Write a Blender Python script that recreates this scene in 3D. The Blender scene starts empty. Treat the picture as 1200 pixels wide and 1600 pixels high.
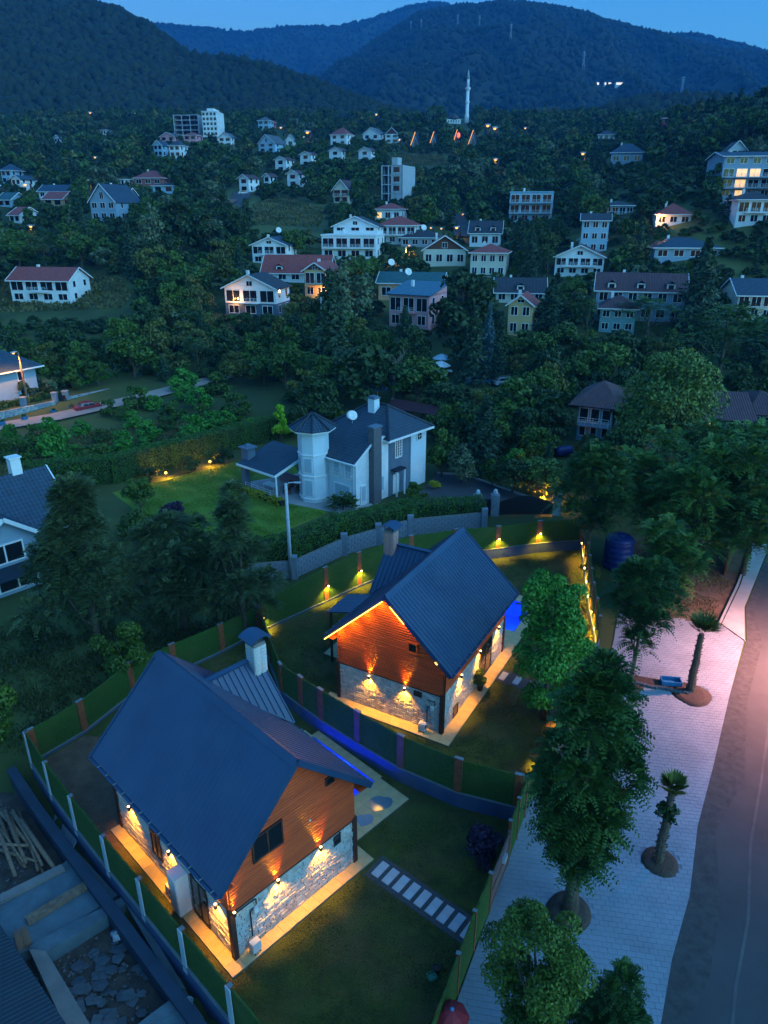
import bpy, bmesh, math, random
import numpy as np
from mathutils import Vector, Matrix, noise as mnoise
R = math.radians
random.seed(7)
rng = np.random.default_rng(11)
SC = bpy.context.scene
COL = SC.collection

# ------------------------------------------------------------------ camera
CAM_H, FPX = 27.0, 1109.0          # drone height in metres, focal length in photo pixels (1200 x 1600)
PITCH = math.atan((800 - 335) / FPX)
cam_d = bpy.data.cameras.new('camera'); cam = bpy.data.objects.new('camera', cam_d); COL.objects.link(cam)
cam.location = (0, 0, CAM_H); cam.rotation_euler = (R(90) - PITCH, 0, 0)
cam_d.sensor_fit = 'VERTICAL'; cam_d.sensor_height = 24; cam_d.lens = 24 * FPX / 1600
cam_d.clip_start = 0.1; cam_d.clip_end = 20000
SC.camera = cam

# ------------------------------------------------------------------ sky, sun, exposure
SUN_AZ, SUN_EL = R(118), R(-1.5)      # dusk: sun just below the horizon, behind and right of the drone (azimuth clockwise from +Y)
world = bpy.data.worlds.new('World'); SC.world = world; world.use_nodes = True
wn = world.node_tree.nodes; wl = world.node_tree.links; wn.clear()
sky = wn.new('ShaderNodeTexSky'); sky.sky_type = 'NISHITA'; sky.sun_disc = False
sky.sun_elevation = SUN_EL; sky.sun_rotation = SUN_AZ
sky.altitude = 200; sky.air_density = 1.0; sky.dust_density = 0.6; sky.ozone_density = 3.0
tint = wn.new('ShaderNodeMix'); tint.data_type = 'RGBA'; tint.blend_type = 'MULTIPLY'
tint.inputs[0].default_value = 1.0; tint.inputs[7].default_value = (0.40, 1.10, 0.93, 1)   # cool white balance of the photograph
bg = wn.new('ShaderNodeBackground'); bg.inputs[1].default_value = 0.15
wo = wn.new('ShaderNodeOutputWorld')
wl.new(sky.outputs[0], tint.inputs[6]); wl.new(tint.outputs[2], bg.inputs[0]); wl.new(bg.outputs[0], wo.inputs[0])
sun_d = bpy.data.lights.new('sun', 'SUN'); sun = bpy.data.objects.new('sun', sun_d); COL.objects.link(sun)
sun_d.energy = 0.05; sun_d.angle = R(80); sun_d.color = (0.36, 0.74, 1.0)
_el = R(30)   # afterglow, a wide soft source
sun.rotation_euler = Vector((-math.sin(SUN_AZ) * math.cos(_el), -math.cos(SUN_AZ) * math.cos(_el), -math.sin(_el))).to_track_quat('-Z', 'Y').to_euler()
SC.view_settings.view_transform = 'Standard'; SC.view_settings.look = 'None'
SC.view_settings.exposure = 5.5; SC.view_settings.gamma = 1.0
SC.cycles.use_denoising = True
SC.cycles.max_bounces = 5; SC.cycles.diffuse_bounces = 2; SC.cycles.glossy_bounces = 2
SC.cycles.transmission_bounces = 2; SC.cycles.transparent_max_bounces = 6; SC.cycles.volume_bounces = 0
SC.cycles.use_light_tree = True; SC.cycles.sample_clamp_indirect = 3.0
SC.cycles.caustics_reflective = False; SC.cycles.caustics_refractive = False

# ------------------------------------------------------------------ pixel <-> place
CT, ST = math.cos(PITCH), math.sin(PITCH)
def ray(px, py):
    a, c = (px - 600) / FPX, -(py - 800) / FPX
    return (a, CT + c * ST, -ST + c * CT)
def at(px, py, z=0.0):                  # the point seen at a photo pixel on the level plane z
    r = ray(px, py); s = (z - CAM_H) / r[2]
    return Vector((r[0] * s, r[1] * s, z))
def proj(x, y, z):
    d = z - CAM_H
    Y = y * CT - d * ST; Z = y * ST + d * CT
    return 600 + FPX * x / Y, 800 - FPX * Z / Y, Y

# ------------------------------------------------------------------ terrain
KY = [-200, 0, 95, 130, 155, 200, 270, 440, 620, 680, 760, 1000, 1400, 3000]
KZ = [0, 0, 0, 2.5, 6.5, 15, 28, 59, 93, 100, 94, 70, 40, 0]
def sstep(a, b, v):
    t = min(1, max(0, (v - a) / (b - a))); return t * t * (3 - 2 * t)
FA, FB = Vector((-19.2, 29.6, 0)), Vector((-1.0, 12.2, 0))     # line of cabin A's left fence
def pit_side(x, y):                                          # metres outside that fence
    d = FB - FA; n = Vector((-d.y, d.x, 0)).normalized()
    return -((x - FA.x) * n.x + (y - FA.y) * n.y)
def T(x, y):
    z = float(np.interp(y, KY, KZ))
    s = sstep(120, 200, y)
    z += s * 0.26 * max(0, x - 45 - max(0, y - 260) * 0.25) * (1 - sstep(330, 620, y))
    z += s * (mnoise.noise(Vector((x * 0.012, y * 0.012, 3.1))) * 3.5 + mnoise.noise(Vector((x * 0.04, y * 0.04, 9.7))) * 0.8)
    if y < 34 and x < 2:
        z -= 1.5 * sstep(-0.9, 0.2, pit_side(x, y)) * (1 - sstep(30.0, 31.0, y))
    return z
def tp(px, py):                          # first terrain point seen at a photo pixel
    r = ray(px, py); s, last = 12.0, 12.0
    while s < 2500:
        x, y, z = r[0] * s, r[1] * s, CAM_H + r[2] * s
        if z <= T(x, y):
            lo, hi = last, s
            for _ in range(14):
                m = (lo + hi) / 2
                if CAM_H + r[2] * m <= T(r[0] * m, r[1] * m): hi = m
                else: lo = m
            return Vector((r[0] * hi, r[1] * hi, T(r[0] * hi, r[1] * hi)))
        last = s; s += 0.5 + s * 0.006
    return Vector((r[0] * 650, r[1] * 650, T(r[0] * 650, r[1] * 650)))

# ------------------------------------------------------------------ materials
MATS = {}
def mat(name, c1, rough=0.7, c2=None, scale=3.0, bump=0.0, bscale=None, metal=0.0, emit=None, estr=0.0, detail=5.0, spec=0.4, stretch=None, coord='Object', wear=None):
    if name in MATS: return MATS[name]
    m = bpy.data.materials.new(name); m.use_nodes = True; MATS[name] = m
    n, l = m.node_tree.nodes, m.node_tree.links
    b = n['Principled BSDF']; b.inputs['Roughness'].default_value = rough; b.inputs['Metallic'].default_value = metal
    b.inputs['Specular IOR Level'].default_value = spec
    c1 = (*c1, 1); c2 = (*(c2 if c2 else [v * 0.72 for v in c1[:3]]), 1)
    tc = n.new('ShaderNodeTexCoord'); vec = tc.outputs[coord]
    if coord == 'World': pass
    if stretch:
        mp = n.new('ShaderNodeMapping'); mp.inputs['Scale'].default_value = stretch; l.new(vec, mp.inputs[0]); vec = mp.outputs[0]
    nz = n.new('ShaderNodeTexNoise'); nz.inputs['Scale'].default_value = scale; nz.inputs['Detail'].default_value = detail
    nz.inputs['Roughness'].default_value = 0.62; l.new(vec, nz.inputs['Vector'])
    rp = n.new('ShaderNodeValToRGB'); rp.color_ramp.elements[0].position = 0.33; rp.color_ramp.elements[1].position = 0.67
    rp.color_ramp.elements[0].color = c2; rp.color_ramp.elements[1].color = c1
    l.new(nz.outputs[0], rp.inputs[0]); col = rp.outputs[0]
    if wear:                             # large soft stains: (colour, scale, amount)
        w2 = n.new('ShaderNodeTexNoise'); w2.inputs['Scale'].default_value = wear[1]; w2.inputs['Detail'].default_value = 6; l.new(tc.outputs[coord], w2.inputs['Vector'])
        wr = n.new('ShaderNodeMapRange'); wr.inputs[1].default_value = 0.48; wr.inputs[2].default_value = 0.66; wr.inputs[4].default_value = wear[2]; l.new(w2.outputs[0], wr.inputs[0])
        mx = n.new('ShaderNodeMix'); mx.data_type = 'RGBA'; l.new(wr.outputs[0], mx.inputs[0]); l.new(col, mx.inputs[6]); mx.inputs[7].default_value = (*wear[0], 1); col = mx.outputs[2]
    l.new(col, b.inputs['Base Color'])
    if bump:
        bz = n.new('ShaderNodeTexNoise'); bz.inputs['Scale'].default_value = bscale or scale * 4; bz.inputs['Detail'].default_value = 6; l.new(vec, bz.inputs['Vector'])
        bp = n.new('ShaderNodeBump'); bp.inputs['Strength'].default_value = bump; bp.inputs['Distance'].default_value = 0.05
        l.new(bz.outputs[0], bp.inputs['Height']); l.new(bp.outputs[0], b.inputs['Normal'])
    if emit:
        b.inputs['Emission Color'].default_value = (*emit, 1); b.inputs['Emission Strength'].default_value = estr
    return m
def tile_mat(name, c1, c2, rough=0.55, sx=1.0, sy=0.85):     # small roof tiles seen from afar: courses and laps as fine relief
    if name in MATS: return MATS[name]
    m = mat(name, c1, rough, c2, scale=1.5)
    n, l = m.node_tree.nodes, m.node_tree.links; b = n['Principled BSDF']
    uv = n.new('ShaderNodeTexCoord')
    w1 = n.new('ShaderNodeTexWave'); w1.wave_type = 'BANDS'; w1.bands_direction = 'X'; w1.inputs['Scale'].default_value = sx
    w2 = n.new('ShaderNodeTexWave'); w2.wave_type = 'BANDS'; w2.bands_direction = 'Y'; w2.wave_profile = 'SAW'; w2.inputs['Scale'].default_value = sy
    l.new(uv.outputs['UV'], w1.inputs[0]); l.new(uv.outputs['UV'], w2.inputs[0])
    ad = n.new('ShaderNodeMath'); ad.operation = 'ADD'; l.new(w1.outputs[1], ad.inputs[0]); l.new(w2.outputs[1], ad.inputs[1])
    mr = n.new('ShaderNodeMapRange'); mr.inputs[1].default_value = 0.0; mr.inputs[2].default_value = 1.6; mr.inputs[3].default_value = 0.42; mr.inputs[4].default_value = 1.25; l.new(ad.outputs[0], mr.inputs[0])
    src = b.inputs['Base Color'].links[0].from_socket; mx = n.new('ShaderNodeMix'); mx.data_type = 'RGBA'; mx.blend_type = 'MULTIPLY'; mx.inputs[0].default_value = 1.0
    l.new(src, mx.inputs[6]); l.new(mr.outputs[0], mx.inputs[7]); l.new(mx.outputs[2], b.inputs['Base Color'])
    bp = n.new('ShaderNodeBump'); bp.inputs['Strength'].default_value = 0.9; bp.inputs['Distance'].default_value = 0.05
    l.new(ad.outputs[0], bp.inputs['Height']); l.new(bp.outputs[0], b.inputs['Normal'])
    return m
def leaf_mat(name, dark, light, rough=0.55):
    if name in MATS: return MATS[name]
    m = bpy.data.materials.new(name); m.use_nodes = True; MATS[name] = m
    n, l = m.node_tree.nodes, m.node_tree.links; b = n['Principled BSDF']
    b.inputs['Roughness'].default_value = rough; b.inputs['Specular IOR Level'].default_value = 0.25
    a = n.new('ShaderNodeAttribute'); a.attribute_name = 'tint'
    oi = n.new('ShaderNodeObjectInfo')
    ad = n.new('ShaderNodeMath'); ad.operation = 'MULTIPLY_ADD'; ad.inputs[1].default_value = 0.35; l.new(oi.outputs['Random'], ad.inputs[0]); l.new(a.outputs['Fac'], ad.inputs[2])
    sb = n.new('ShaderNodeMath'); sb.operation = 'SUBTRACT'; sb.inputs[1].default_value = 0.17; l.new(ad.outputs[0], sb.inputs[0])
    rp = n.new('ShaderNodeValToRGB'); rp.color_ramp.elements[0].color = (*dark, 1); rp.color_ramp.elements[1].color = (*light, 1)
    l.new(sb.outputs[0], rp.inputs[0]); l.new(rp.outputs[0], b.inputs['Base Color'])
    return m

# ------------------------------------------------------------------ mesh helpers
class MB:
    def __init__(s): s.v = []; s.f = []; s.uv = None
    def add(s, vs, fs):
        o = len(s.v); s.v += [tuple(p) for p in vs]; s.f += [tuple(i + o for i in f) for f in fs]; return s
    def box(s, x0, x1, y0, y1, z0, z1):
        return s.add([(x0, y0, z0), (x1, y0, z0), (x1, y1, z0), (x0, y1, z0), (x0, y0, z1), (x1, y0, z1), (x1, y1, z1), (x0, y1, z1)],
                     [(0, 3, 2, 1), (4, 5, 6, 7), (0, 1, 5, 4), (1, 2, 6, 5), (2, 3, 7, 6), (3, 0, 4, 7)])
    def bar(s, a, b, w, h, up=(0, 0, 1)):   # box beam from a to b
        a, b = Vector(a), Vector(b); d = (b - a).normalized(); u = Vector(up)
        x = d.cross(u)
        if x.length < 1e-4: x = Vector((1, 0, 0))
        x.normalize(); u = x.cross(d)
        vs = [p + x * sx * w / 2 + u * sz * h / 2 for p in (a, b) for sx, sz in ((-1, -1), (1, -1), (1, 1), (-1, 1))]
        return s.add(vs, [(0, 1, 2, 3), (7, 6, 5, 4), (0, 4, 5, 1), (1, 5, 6, 2), (2, 6, 7, 3), (3, 7, 4, 0)])
    def tube(s, pts, rad, n=8, cap=True):
        pts = [Vector(p) for p in pts]
        if not hasattr(rad, '__len__'): rad = [rad] * len(pts)
        o = len(s.v); prev = None
        for i, p in enumerate(pts):
            d = (pts[min(i + 1, len(pts) - 1)] - pts[max(i - 1, 0)]).normalized()
            if prev is None:
                x = d.cross(Vector((0, 0, 1)));
                if x.length < 1e-3: x = Vector((1, 0, 0))
            else: x = prev - d * prev.dot(d)
            x.normalize(); prev = x; y = d.cross(x)
            for k in range(n):
                a = 2 * math.pi * k / n; s.v.append(tuple(p + (x * math.cos(a) + y * math.sin(a)) * rad[i]))
        for i in range(len(pts) - 1):
            for k in range(n):
                a, b = o + i * n + k, o + i * n + (k + 1) % n; s.f.append((a, b, b + n, a + n))
        if cap:
            s.f.append(tuple(o + k for k in range(n))[::-1]); e = o + (len(pts) - 1) * n; s.f.append(tuple(e + k for k in range(n)))
        return s
    def lathe(s, prof, n=12, c=(0, 0)):      # (radius, z) rings
        o = len(s.v)
        for r, z in prof:
            for k in range(n):
                a = 2 * math.pi * k / n; s.v.append((c[0] + r * math.cos(a), c[1] + r * math.sin(a), z))
        for i in range(len(prof) - 1):
            for k in range(n):
                a, b = o + i * n + k, o + i * n + (k + 1) % n; s.f.append((a, b, b + n, a + n))
        s.f.append(tuple(o + k for k in range(n))[::-1]); e = o + (len(prof) - 1) * n; s.f.append(tuple(e + k for k in range(n)))
        return s
    def prism(s, poly, z0, z1):              # plan polygon (counter-clockwise) extruded upward
        n = len(poly); zz0 = z0 if hasattr(z0, '__len__') else [z0] * n; zz1 = z1 if hasattr(z1, '__len__') else [z1] * n
        return s.add([(p[0], p[1], zz0[i]) for i, p in enumerate(poly)] + [(p[0], p[1], zz1[i]) for i, p in enumerate(poly)],
                     [tuple(range(n))[::-1], tuple(range(n, 2 * n))] + [(i, (i + 1) % n, (i + 1) % n + n, i + n) for i in range(n)])
    def slab(s, quad, t):                    # a planar polygon in space given a thickness downward along its normal
        q = [Vector(p) for p in quad]; nrm = (q[1] - q[0]).cross(q[2] - q[0]).normalized(); n = len(q)
        lo = [p - nrm * t for p in q]
        return s.add(lo + q, [tuple(range(n))[::-1], tuple(range(n, 2 * n))] + [(i, (i + 1) % n, (i + 1) % n + n, i + n) for i in range(n)])
    def extr(s, prof, axis, a, b):           # profile in two axes extruded along 'x' or 'y'
        n = len(prof)
        if axis == 'y': vs = [(p[0], a, p[1]) for p in prof] + [(p[0], b, p[1]) for p in prof]
        else: vs = [(a, p[0], p[1]) for p in prof] + [(b, p[0], p[1]) for p in prof]
        return s.add(vs, [tuple(range(n)), tuple(range(n, 2 * n))[::-1]] + [(i, i + n, (i + 1) % n + n, (i + 1) % n) for i in range(n)])
    def mesh(s, name, m, smooth=False):
        me = bpy.data.meshes.new(name); me.from_pydata(s.v, [], s.f)
        bm = bmesh.new(); bm.from_mesh(me); bmesh.ops.recalc_face_normals(bm, faces=bm.faces); bm.to_mesh(me); bm.free()
        if m: me.materials.append(m)
        if smooth: me.polygons.foreach_set('use_smooth', [True] * len(me.polygons))
        return me
def link(name, me, parent=None, loc=None, rz=0.0):
    o = bpy.data.objects.new(name, me); COL.objects.link(o)
    if parent is not None: o.parent = parent
    if loc is not None: o.location = loc
    if rz: o.rotation_euler.z = rz
    return o
def part(name, mb, m, parent=None, smooth=False, loc=None, rz=0.0):
    return link(name, mb.mesh(name, m, smooth), parent, loc, rz)
def tag(o, label, cat, group=None):
    o['label'] = label; o['category'] = cat
    if group: o['group'] = group
    return o
def thing(name, label, cat, loc=(0, 0, 0), rz=0.0, group=None):
    o = bpy.data.objects.new(name, None); COL.objects.link(o); o.location = loc; o.rotation_euler.z = rz
    o.empty_display_size = 0.3
    return tag(o, label, cat, group)
def struct(name, mb, m, smooth=False, parent=None):
    o = part(name, mb, m, parent, smooth)
    if parent is None: o['kind'] = 'structure'
    return o
def copy_tree(o, parent=None):
    c = o.copy(); COL.objects.link(c); c.parent = parent
    for ch in list(o.children): copy_tree(ch, c)
    return c
def roof_uv(me):                             # lay tile courses along each slope
    uvl = me.uv_layers.new(name='UVMap'); 
    for p in me.polygons:
        n = p.normal; h = Vector((-n.y, n.x, 0))
        if h.length < 1e-4: h = Vector((1, 0, 0))
        h.normalize(); d = n.cross(h)
        for li in p.loop_indices:
            v = me.vertices[me.loops[li].vertex_index].co; uvl.data[li].uv = (v.dot(h), v.dot(d))
def part_uv(name, mb, m, parent):
    me = mb.mesh(name, m); roof_uv(me); return link(name, me, parent)
LK = 0.225
WARM = (1.0, 0.40, 0.012); AMBER = (1.0, 0.56, 0.03)
def lamp(kind, parent, loc, watts, color=WARM, direction=(0, 0, -1), size=110, blend=0.7, rad=0.04, name='light'):
    d = bpy.data.lights.new(name, kind); d.energy = watts * LK; d.color = color; d.shadow_soft_size = rad
    if kind == 'SPOT': d.spot_size = R(size); d.spot_blend = blend
    o = bpy.data.objects.new(name, d); COL.objects.link(o); o.parent = parent; o.location = loc
    o.rotation_euler = Vector(direction).to_track_quat('-Z', 'Y').to_euler()
    return o
CLEAR = []                                   # what the scattered trees must not hide: photo box + distance
# ------------------------------------------------------------------ materials of the setting
M_ground = mat('forest_floor', (0.060, 0.085, 0.018), 0.95, (0.026, 0.042, 0.011), 0.06, 0.6, 0.9, wear=((0.105, 0.12, 0.03), 0.03, 0.8))
M_lawn = mat('lawn_grass', (0.11, 0.20, 0.012), 0.95, (0.07, 0.14, 0.010), 0.7, 1.0, 14.0, wear=((0.16, 0.19, 0.02), 0.25, 0.5))
M_grassA = mat('rough_lawn', (0.070, 0.090, 0.012), 0.95, (0.028, 0.044, 0.009), 0.9, 1.0, 16.0, wear=((0.12, 0.09, 0.035), 0.35, 0.65))
M_dirt = mat('bare_soil', (0.16, 0.105, 0.065), 0.95, (0.085, 0.055, 0.036), 1.1, 1.0, 9.0)
M_asph = mat('asphalt', (0.055, 0.058, 0.066), 0.85, (0.042, 0.044, 0.050), 0.5, 0.5, 40.0, wear=((0.075, 0.078, 0.085), 0.12, 0.6))
M_paver = mat('concrete_paver', (0.235, 0.275, 0.335), 0.85, (0.19, 0.225, 0.28), 1.1, 0.4, 25.0, wear=((0.155, 0.18, 0.22), 0.25, 0.7))
M_joint = mat('paver_sand', (0.185, 0.215, 0.265), 0.95, (0.16, 0.19, 0.23), 4.0)
M_conc = mat('concrete', (0.36, 0.36, 0.36), 0.85, (0.26, 0.26, 0.27), 0.7, 0.4, 12.0, wear=((0.19, 0.18, 0.17), 0.35, 0.6))
M_lane = mat('pink_lane', (0.42, 0.30, 0.25), 0.9, (0.33, 0.24, 0.20), 0.8, 0.3, 8.0)
M_forest = mat('far_forest', (0.020, 0.036, 0.014), 0.95, (0.008, 0.017, 0.008), 0.028, 1.0, 0.16, detail=9, wear=((0.045, 0.062, 0.028), 0.006, 0.7))
M_forest.node_tree.nodes['Bump'].inputs['Distance'].default_value = 6.0

# ------------------------------------------------------------------ ground sheet
HOLES = []                                   # plan rectangles (centre x, y, half sizes, angle) left open for the two pools
def in_hole(x, y):
    for cx, cy, hx, hy, a in HOLES:
        dx, dy = x - cx, y - cy
        u, v = dx * math.cos(a) + dy * math.sin(a), -dx * math.sin(a) + dy * math.cos(a)
        if abs(u) < hx and abs(v) < hy: return True
    return False
CAB_A, ANG_A = at(369, 1499), R(45.5)        # cabin corners on the ground
CAB_B, ANG_B = at(531, 1090), R(-29.5)
def loc2w(o, a, u, v, z=0.0):
    return Vector((o.x + u * math.cos(a) - v * math.sin(a), o.y + u * math.sin(a) + v * math.cos(a), z))
POOL_A = (7.6, 10.4, 2.9, 7.6)               # u0 u1 v0 v1 beside cabin A
POOL_B = (2.8, 6.6, 12.2, 16.2)              # behind cabin B
for o, a, (u0, u1, v0, v1) in ((CAB_A, ANG_A, POOL_A), (CAB_B, ANG_B, POOL_B)):
    c = loc2w(o, a, (u0 + u1) / 2, (v0 + v1) / 2); HOLES.append((c.x, c.y, (u1 - u0) / 2 + 0.15, (v1 - v0) / 2 + 0.15, a))
ys = [-60, -20] + list(np.arange(4, 60, 0.8)) + list(np.arange(60, 130, 2.0)) + list(np.arange(130, 330, 4.0)) + list(np.arange(330, 800, 9.0)) + [800, 850, 900, 1000, 1150, 1400, 2000, 3000, 6000]
ss = np.linspace(-1, 1, 181)
mb = MB(); n = len(ss)
for y in ys:
    hw = 62 + 0.80 * max(0, y)
    for s in ss: mb.v.append((s * hw, float(y), T(s * hw, y)))
for j in range(len(ys) - 1):
    for i in range(n - 1):
        a = j * n + i
        cx = (mb.v[a][0] + mb.v[a + n + 1][0]) / 2; cy = (mb.v[a][1] + mb.v[a + n + 1][1]) / 2
        if cy < 60 and in_hole(cx, cy): continue
        mb.f.append((a, a + 1, a + n + 1, a + n))
struct('ground', mb, M_ground, True)

def sheet(name, poly, m, z=0.02, thick=0.015, follow=False, hole=None):
    mb = MB()
    if follow:                               # a strip of quads laid over the slope: poly = [(left, right), ...]
        for l, r in poly:
            for q in (l, r): mb.v.append((q[0], q[1], max(T(q[0], q[1]), T(*l), T(*r)) + z))
        for i in range(len(poly) - 1): mb.f.append((2 * i, 2 * i + 1, 2 * i + 3, 2 * i + 2))
    elif hole:                               # a level sheet with a rectangular opening
        from mathutils.geometry import tessellate_polygon
        rings = [[Vector((p[0], p[1], z)) for p in poly], [Vector((p[0], p[1], z)) for p in hole]]
        mb.v = [tuple(v) for r_ in rings for v in r_]; mb.f = [tuple(t) for t in tessellate_polygon(rings)]
    else: mb.prism([(p[0], p[1]) for p in poly], z - thick, z)
    return struct(name, mb, m)
def pool_ring(o, a, q): return [loc2w(o, a, q[0] - .1, q[2] - .1), loc2w(o, a, q[1] + .1, q[2] - .1), loc2w(o, a, q[1] + .1, q[3] + .1), loc2w(o, a, q[0] - .1, q[3] + .1)]
def strip(line, w):
    out = []
    for i, p in enumerate(line):
        a, b = line[max(0, i - 1)], line[min(len(line) - 1, i + 1)]
        d = (Vector(b[:2]) - Vector(a[:2])).normalized(); k = Vector((-d.y, d.x)) * w / 2
        out.append(((p[0] + k.x, p[1] + k.y), (p[0] - k.x, p[1] - k.y)))
    return out
def dense(line, step=6.0):
    out = []
    for a, b in zip(line[:-1], line[1:]):
        a, b = Vector(a[:2]), Vector(b[:2]); k = max(1, int((b - a).length / step))
        out += [tuple(a.lerp(b, i / k)) for i in range(k)]
    return out + [tuple(line[-1][:2])]

# street, forecourt and footway on the right
road_edge = [(4.0, 5.0), (8.2, 13.0), (10.0, 16.5), (11.3, 18.9), (13.1, 21.7), (15.0, 25.5), (17.4, 29.4), (20.9, 35.3), (25.0, 41.7), (26.9, 45.9), (33.0, 55.0), (45.0, 73.0)]
sheet('road', road_edge + [(54, 70), (34, 39), (24, 21), (15, 5)], M_asph, 0.02)
verge = mat('worn_tarmac', (0.068, 0.068, 0.072), 0.95, (0.04, 0.041, 0.045), 2.2, 0.8, 30.0)
mb = MB(); k = len(road_edge)                  # crumbling strip of older tarmac along the forecourt
for i, p in enumerate(road_edge):
    w = 1.0 + 0.35 * math.sin(i * 2.3) if i < 9 else 0.5
    mb.v += [(p[0], p[1], 0.026), (p[0] + w, p[1] - w * 0.55, 0.026)]
mb.f = [(2 * i, 2 * i + 1, 2 * i + 3, 2 * i + 2) for i in range(k - 1)]
struct('road_shoulder', mb, verge)
mb = MB(); M_line = mat('worn_road_line', (0.10, 0.10, 0.105), 0.9, (0.055, 0.056, 0.06), 0.5, 0, detail=8)
ln = [(p[0] + 2.0, p[1] - 1.1) for p in road_edge]
for a, b in zip(ln[:-1], ln[1:]):
    o = len(mb.v); d = (Vector(b) - Vector(a)).normalized(); kx = Vector((-d.y, d.x)) * 0.06
    mb.v += [(a[0] + kx.x, a[1] + kx.y, 0.026), (a[0] - kx.x, a[1] - kx.y, 0.026), (b[0] - kx.x, b[1] - kx.y, 0.026), (b[0] + kx.x, b[1] + kx.y, 0.026)]
    mb.f.append((o, o + 1, o + 2, o + 3))
struct('road_line', mb, M_line)
FENCE_OUT = [(0.8, 13.2), (2.2, 16.2), (2.9, 17.7), (4.5, 21.1), (5.5, 23.4), (6.9, 26.3), (8.2, 28.7), (10.8, 31.9), (13.9, 37.2), (15.8, 41.6), (17.1, 45.0)]
PAVE = FENCE_OUT[::-1] + [(4.0, 6.0), (8.2, 13.0), (10.0, 16.5), (11.3, 18.9), (13.1, 21.7), (15.0, 25.5), (17.4, 29.4), (20.9, 35.3), (24.6, 41.3), (24.0, 43.4), (19.8, 44.6)]
pave_ground = sheet('forecourt', PAVE, M_joint, 0.03)
def inside(p, poly):
    c = False; j = len(poly) - 1
    for i in range(len(poly)):
        if (poly[i][1] > p[1]) != (poly[j][1] > p[1]) and p[0] < (poly[j][0] - poly[i][0]) * (p[1] - poly[i][1]) / (poly[j][1] - poly[i][1]) + poly[i][0]: c = not c
        j = i
    return c
BEDS = [(*at(890, 1425).xy, 0.95), (*at(1031, 1348).xy, 0.85), (*at(1080, 1086).xy, 1.15), (*at(985, 1072).xy, 0.8)]    # round soil beds left open in the paving
pa = R(-9); pw, ph, gap = 0.36, 0.24, 0.012
spots = []
def clip(poly, p, q):                        # keep what lies left of the line p -> q
    out = []; sd = lambda v: (q[0] - p[0]) * (v[1] - p[1]) - (q[1] - p[1]) * (v[0] - p[0])
    for i in range(len(poly)):
        a, b = poly[i], poly[(i + 1) % len(poly)]; sa, sb = sd(a), sd(b)
        if sa >= 0: out.append(a)
        if (sa >= 0) != (sb >= 0): t = sa / (sa - sb); out.append((a[0] + (b[0] - a[0]) * t, a[1] + (b[1] - a[1]) * t))
    return out
def seg_at(line, y):                         # the piece of an edge line that passes height y
    for p, q in zip(line[:-1], line[1:]):
        if min(p[1], q[1]) <= y <= max(p[1], q[1]): return p, q
PE = [(4.0, 6.0)] + road_edge[1:8] + [(24.6, 41.3)]; CORN = [(-1, -1), (1, -1), (1, 1), (-1, 1)]
rest = MB(); rr = random.Random(5); ca, sa_ = math.cos(pa), math.sin(pa)
for r in range(-20, 215):
    for c in range(-70, 120):
        u = (c + 0.5 * (r % 2)) * pw; v = r * ph
        x = u * ca - v * sa_; y = u * sa_ + v * ca
        if not 6 < y < 46 or any((x - b[0]) ** 2 + (y - b[1]) ** 2 < b[2] ** 2 for b in BEDS): continue
        poly = [(x + sx * (pw - gap) / 2 * ca - sy * (ph - gap) / 2 * sa_, y + sx * (pw - gap) / 2 * sa_ + sy * (ph - gap) / 2 * ca) for sx, sy in CORN]
        if all(inside(p, PAVE) for p in poly): spots.append((x, y)); continue
        if not any(inside(p, PAVE) for p in poly): continue
        for line, fl in ((PE, 0), (FENCE_OUT, 1)):
            sg = seg_at(line, y)
            if sg: poly = clip(poly, *(sg if not fl else sg[::-1]))
            if len(poly) < 3: break
        if len(poly) >= 3: rest.prism(poly, 0.031, 0.053)
vis = [(x * x + y * y, x, y) for x, y in spots if 700 < proj(x, y, 0)[0] < 1200 and proj(x, y, 0)[1] < 1600]
vis.sort(); near_p = set((x, y) for _, x, y in vis[:300])
one = MB().box(-pw / 2 + gap / 2, pw / 2 - gap / 2, -ph / 2 + gap / 2, ph / 2 - gap / 2, 0, 0.022)
pm = one.mesh('paver', M_paver)
for x, y in spots:
    dz = rr.uniform(-0.003, 0.004); a = pa + rr.gauss(0, 0.008)
    if (x, y) in near_p: link('paver', pm, pave_ground, (x, y, 0.031 + dz), a)
    else:
        c1, s1 = math.cos(a), math.sin(a)
        rest.add([(x + px * c1 - py * s1, y + px * s1 + py * c1, 0.031 + dz + pz) for px, py, pz in one.v], one.f[1:])
o = part('paving', rest, M_paver, pave_ground); o['kind'] = 'stuff'
sheet('footway', [(24.05, 43.5), (24.7, 41.4), (26.8, 45.95), (32.9, 55.0), (44.8, 73.0), (40.0, 73.0), (32.0, 55.6), (28.0, 49.2)], M_conc, 0.13, 0.12)
kerb = MB(); ke = [(24.0, 43.45), (28.0, 49.3), (32.0, 55.7), (40.0, 73.1)]
for a, b in zip(ke[:-1], ke[1:]): kerb.bar((a[0] - 0.12, a[1] + 0.05, 0.1), (b[0] - 0.12, b[1] + 0.05, 0.1), 0.14, 0.26)
struct('kerb', kerb, M_conc)
sheet('bare_plot', [(17.6, 45.6), (19.8, 44.75), (23.8, 43.55), (28.0, 49.6), (31.5, 56.0), (27, 60), (20, 58)], M_dirt, 0.024)
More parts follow.
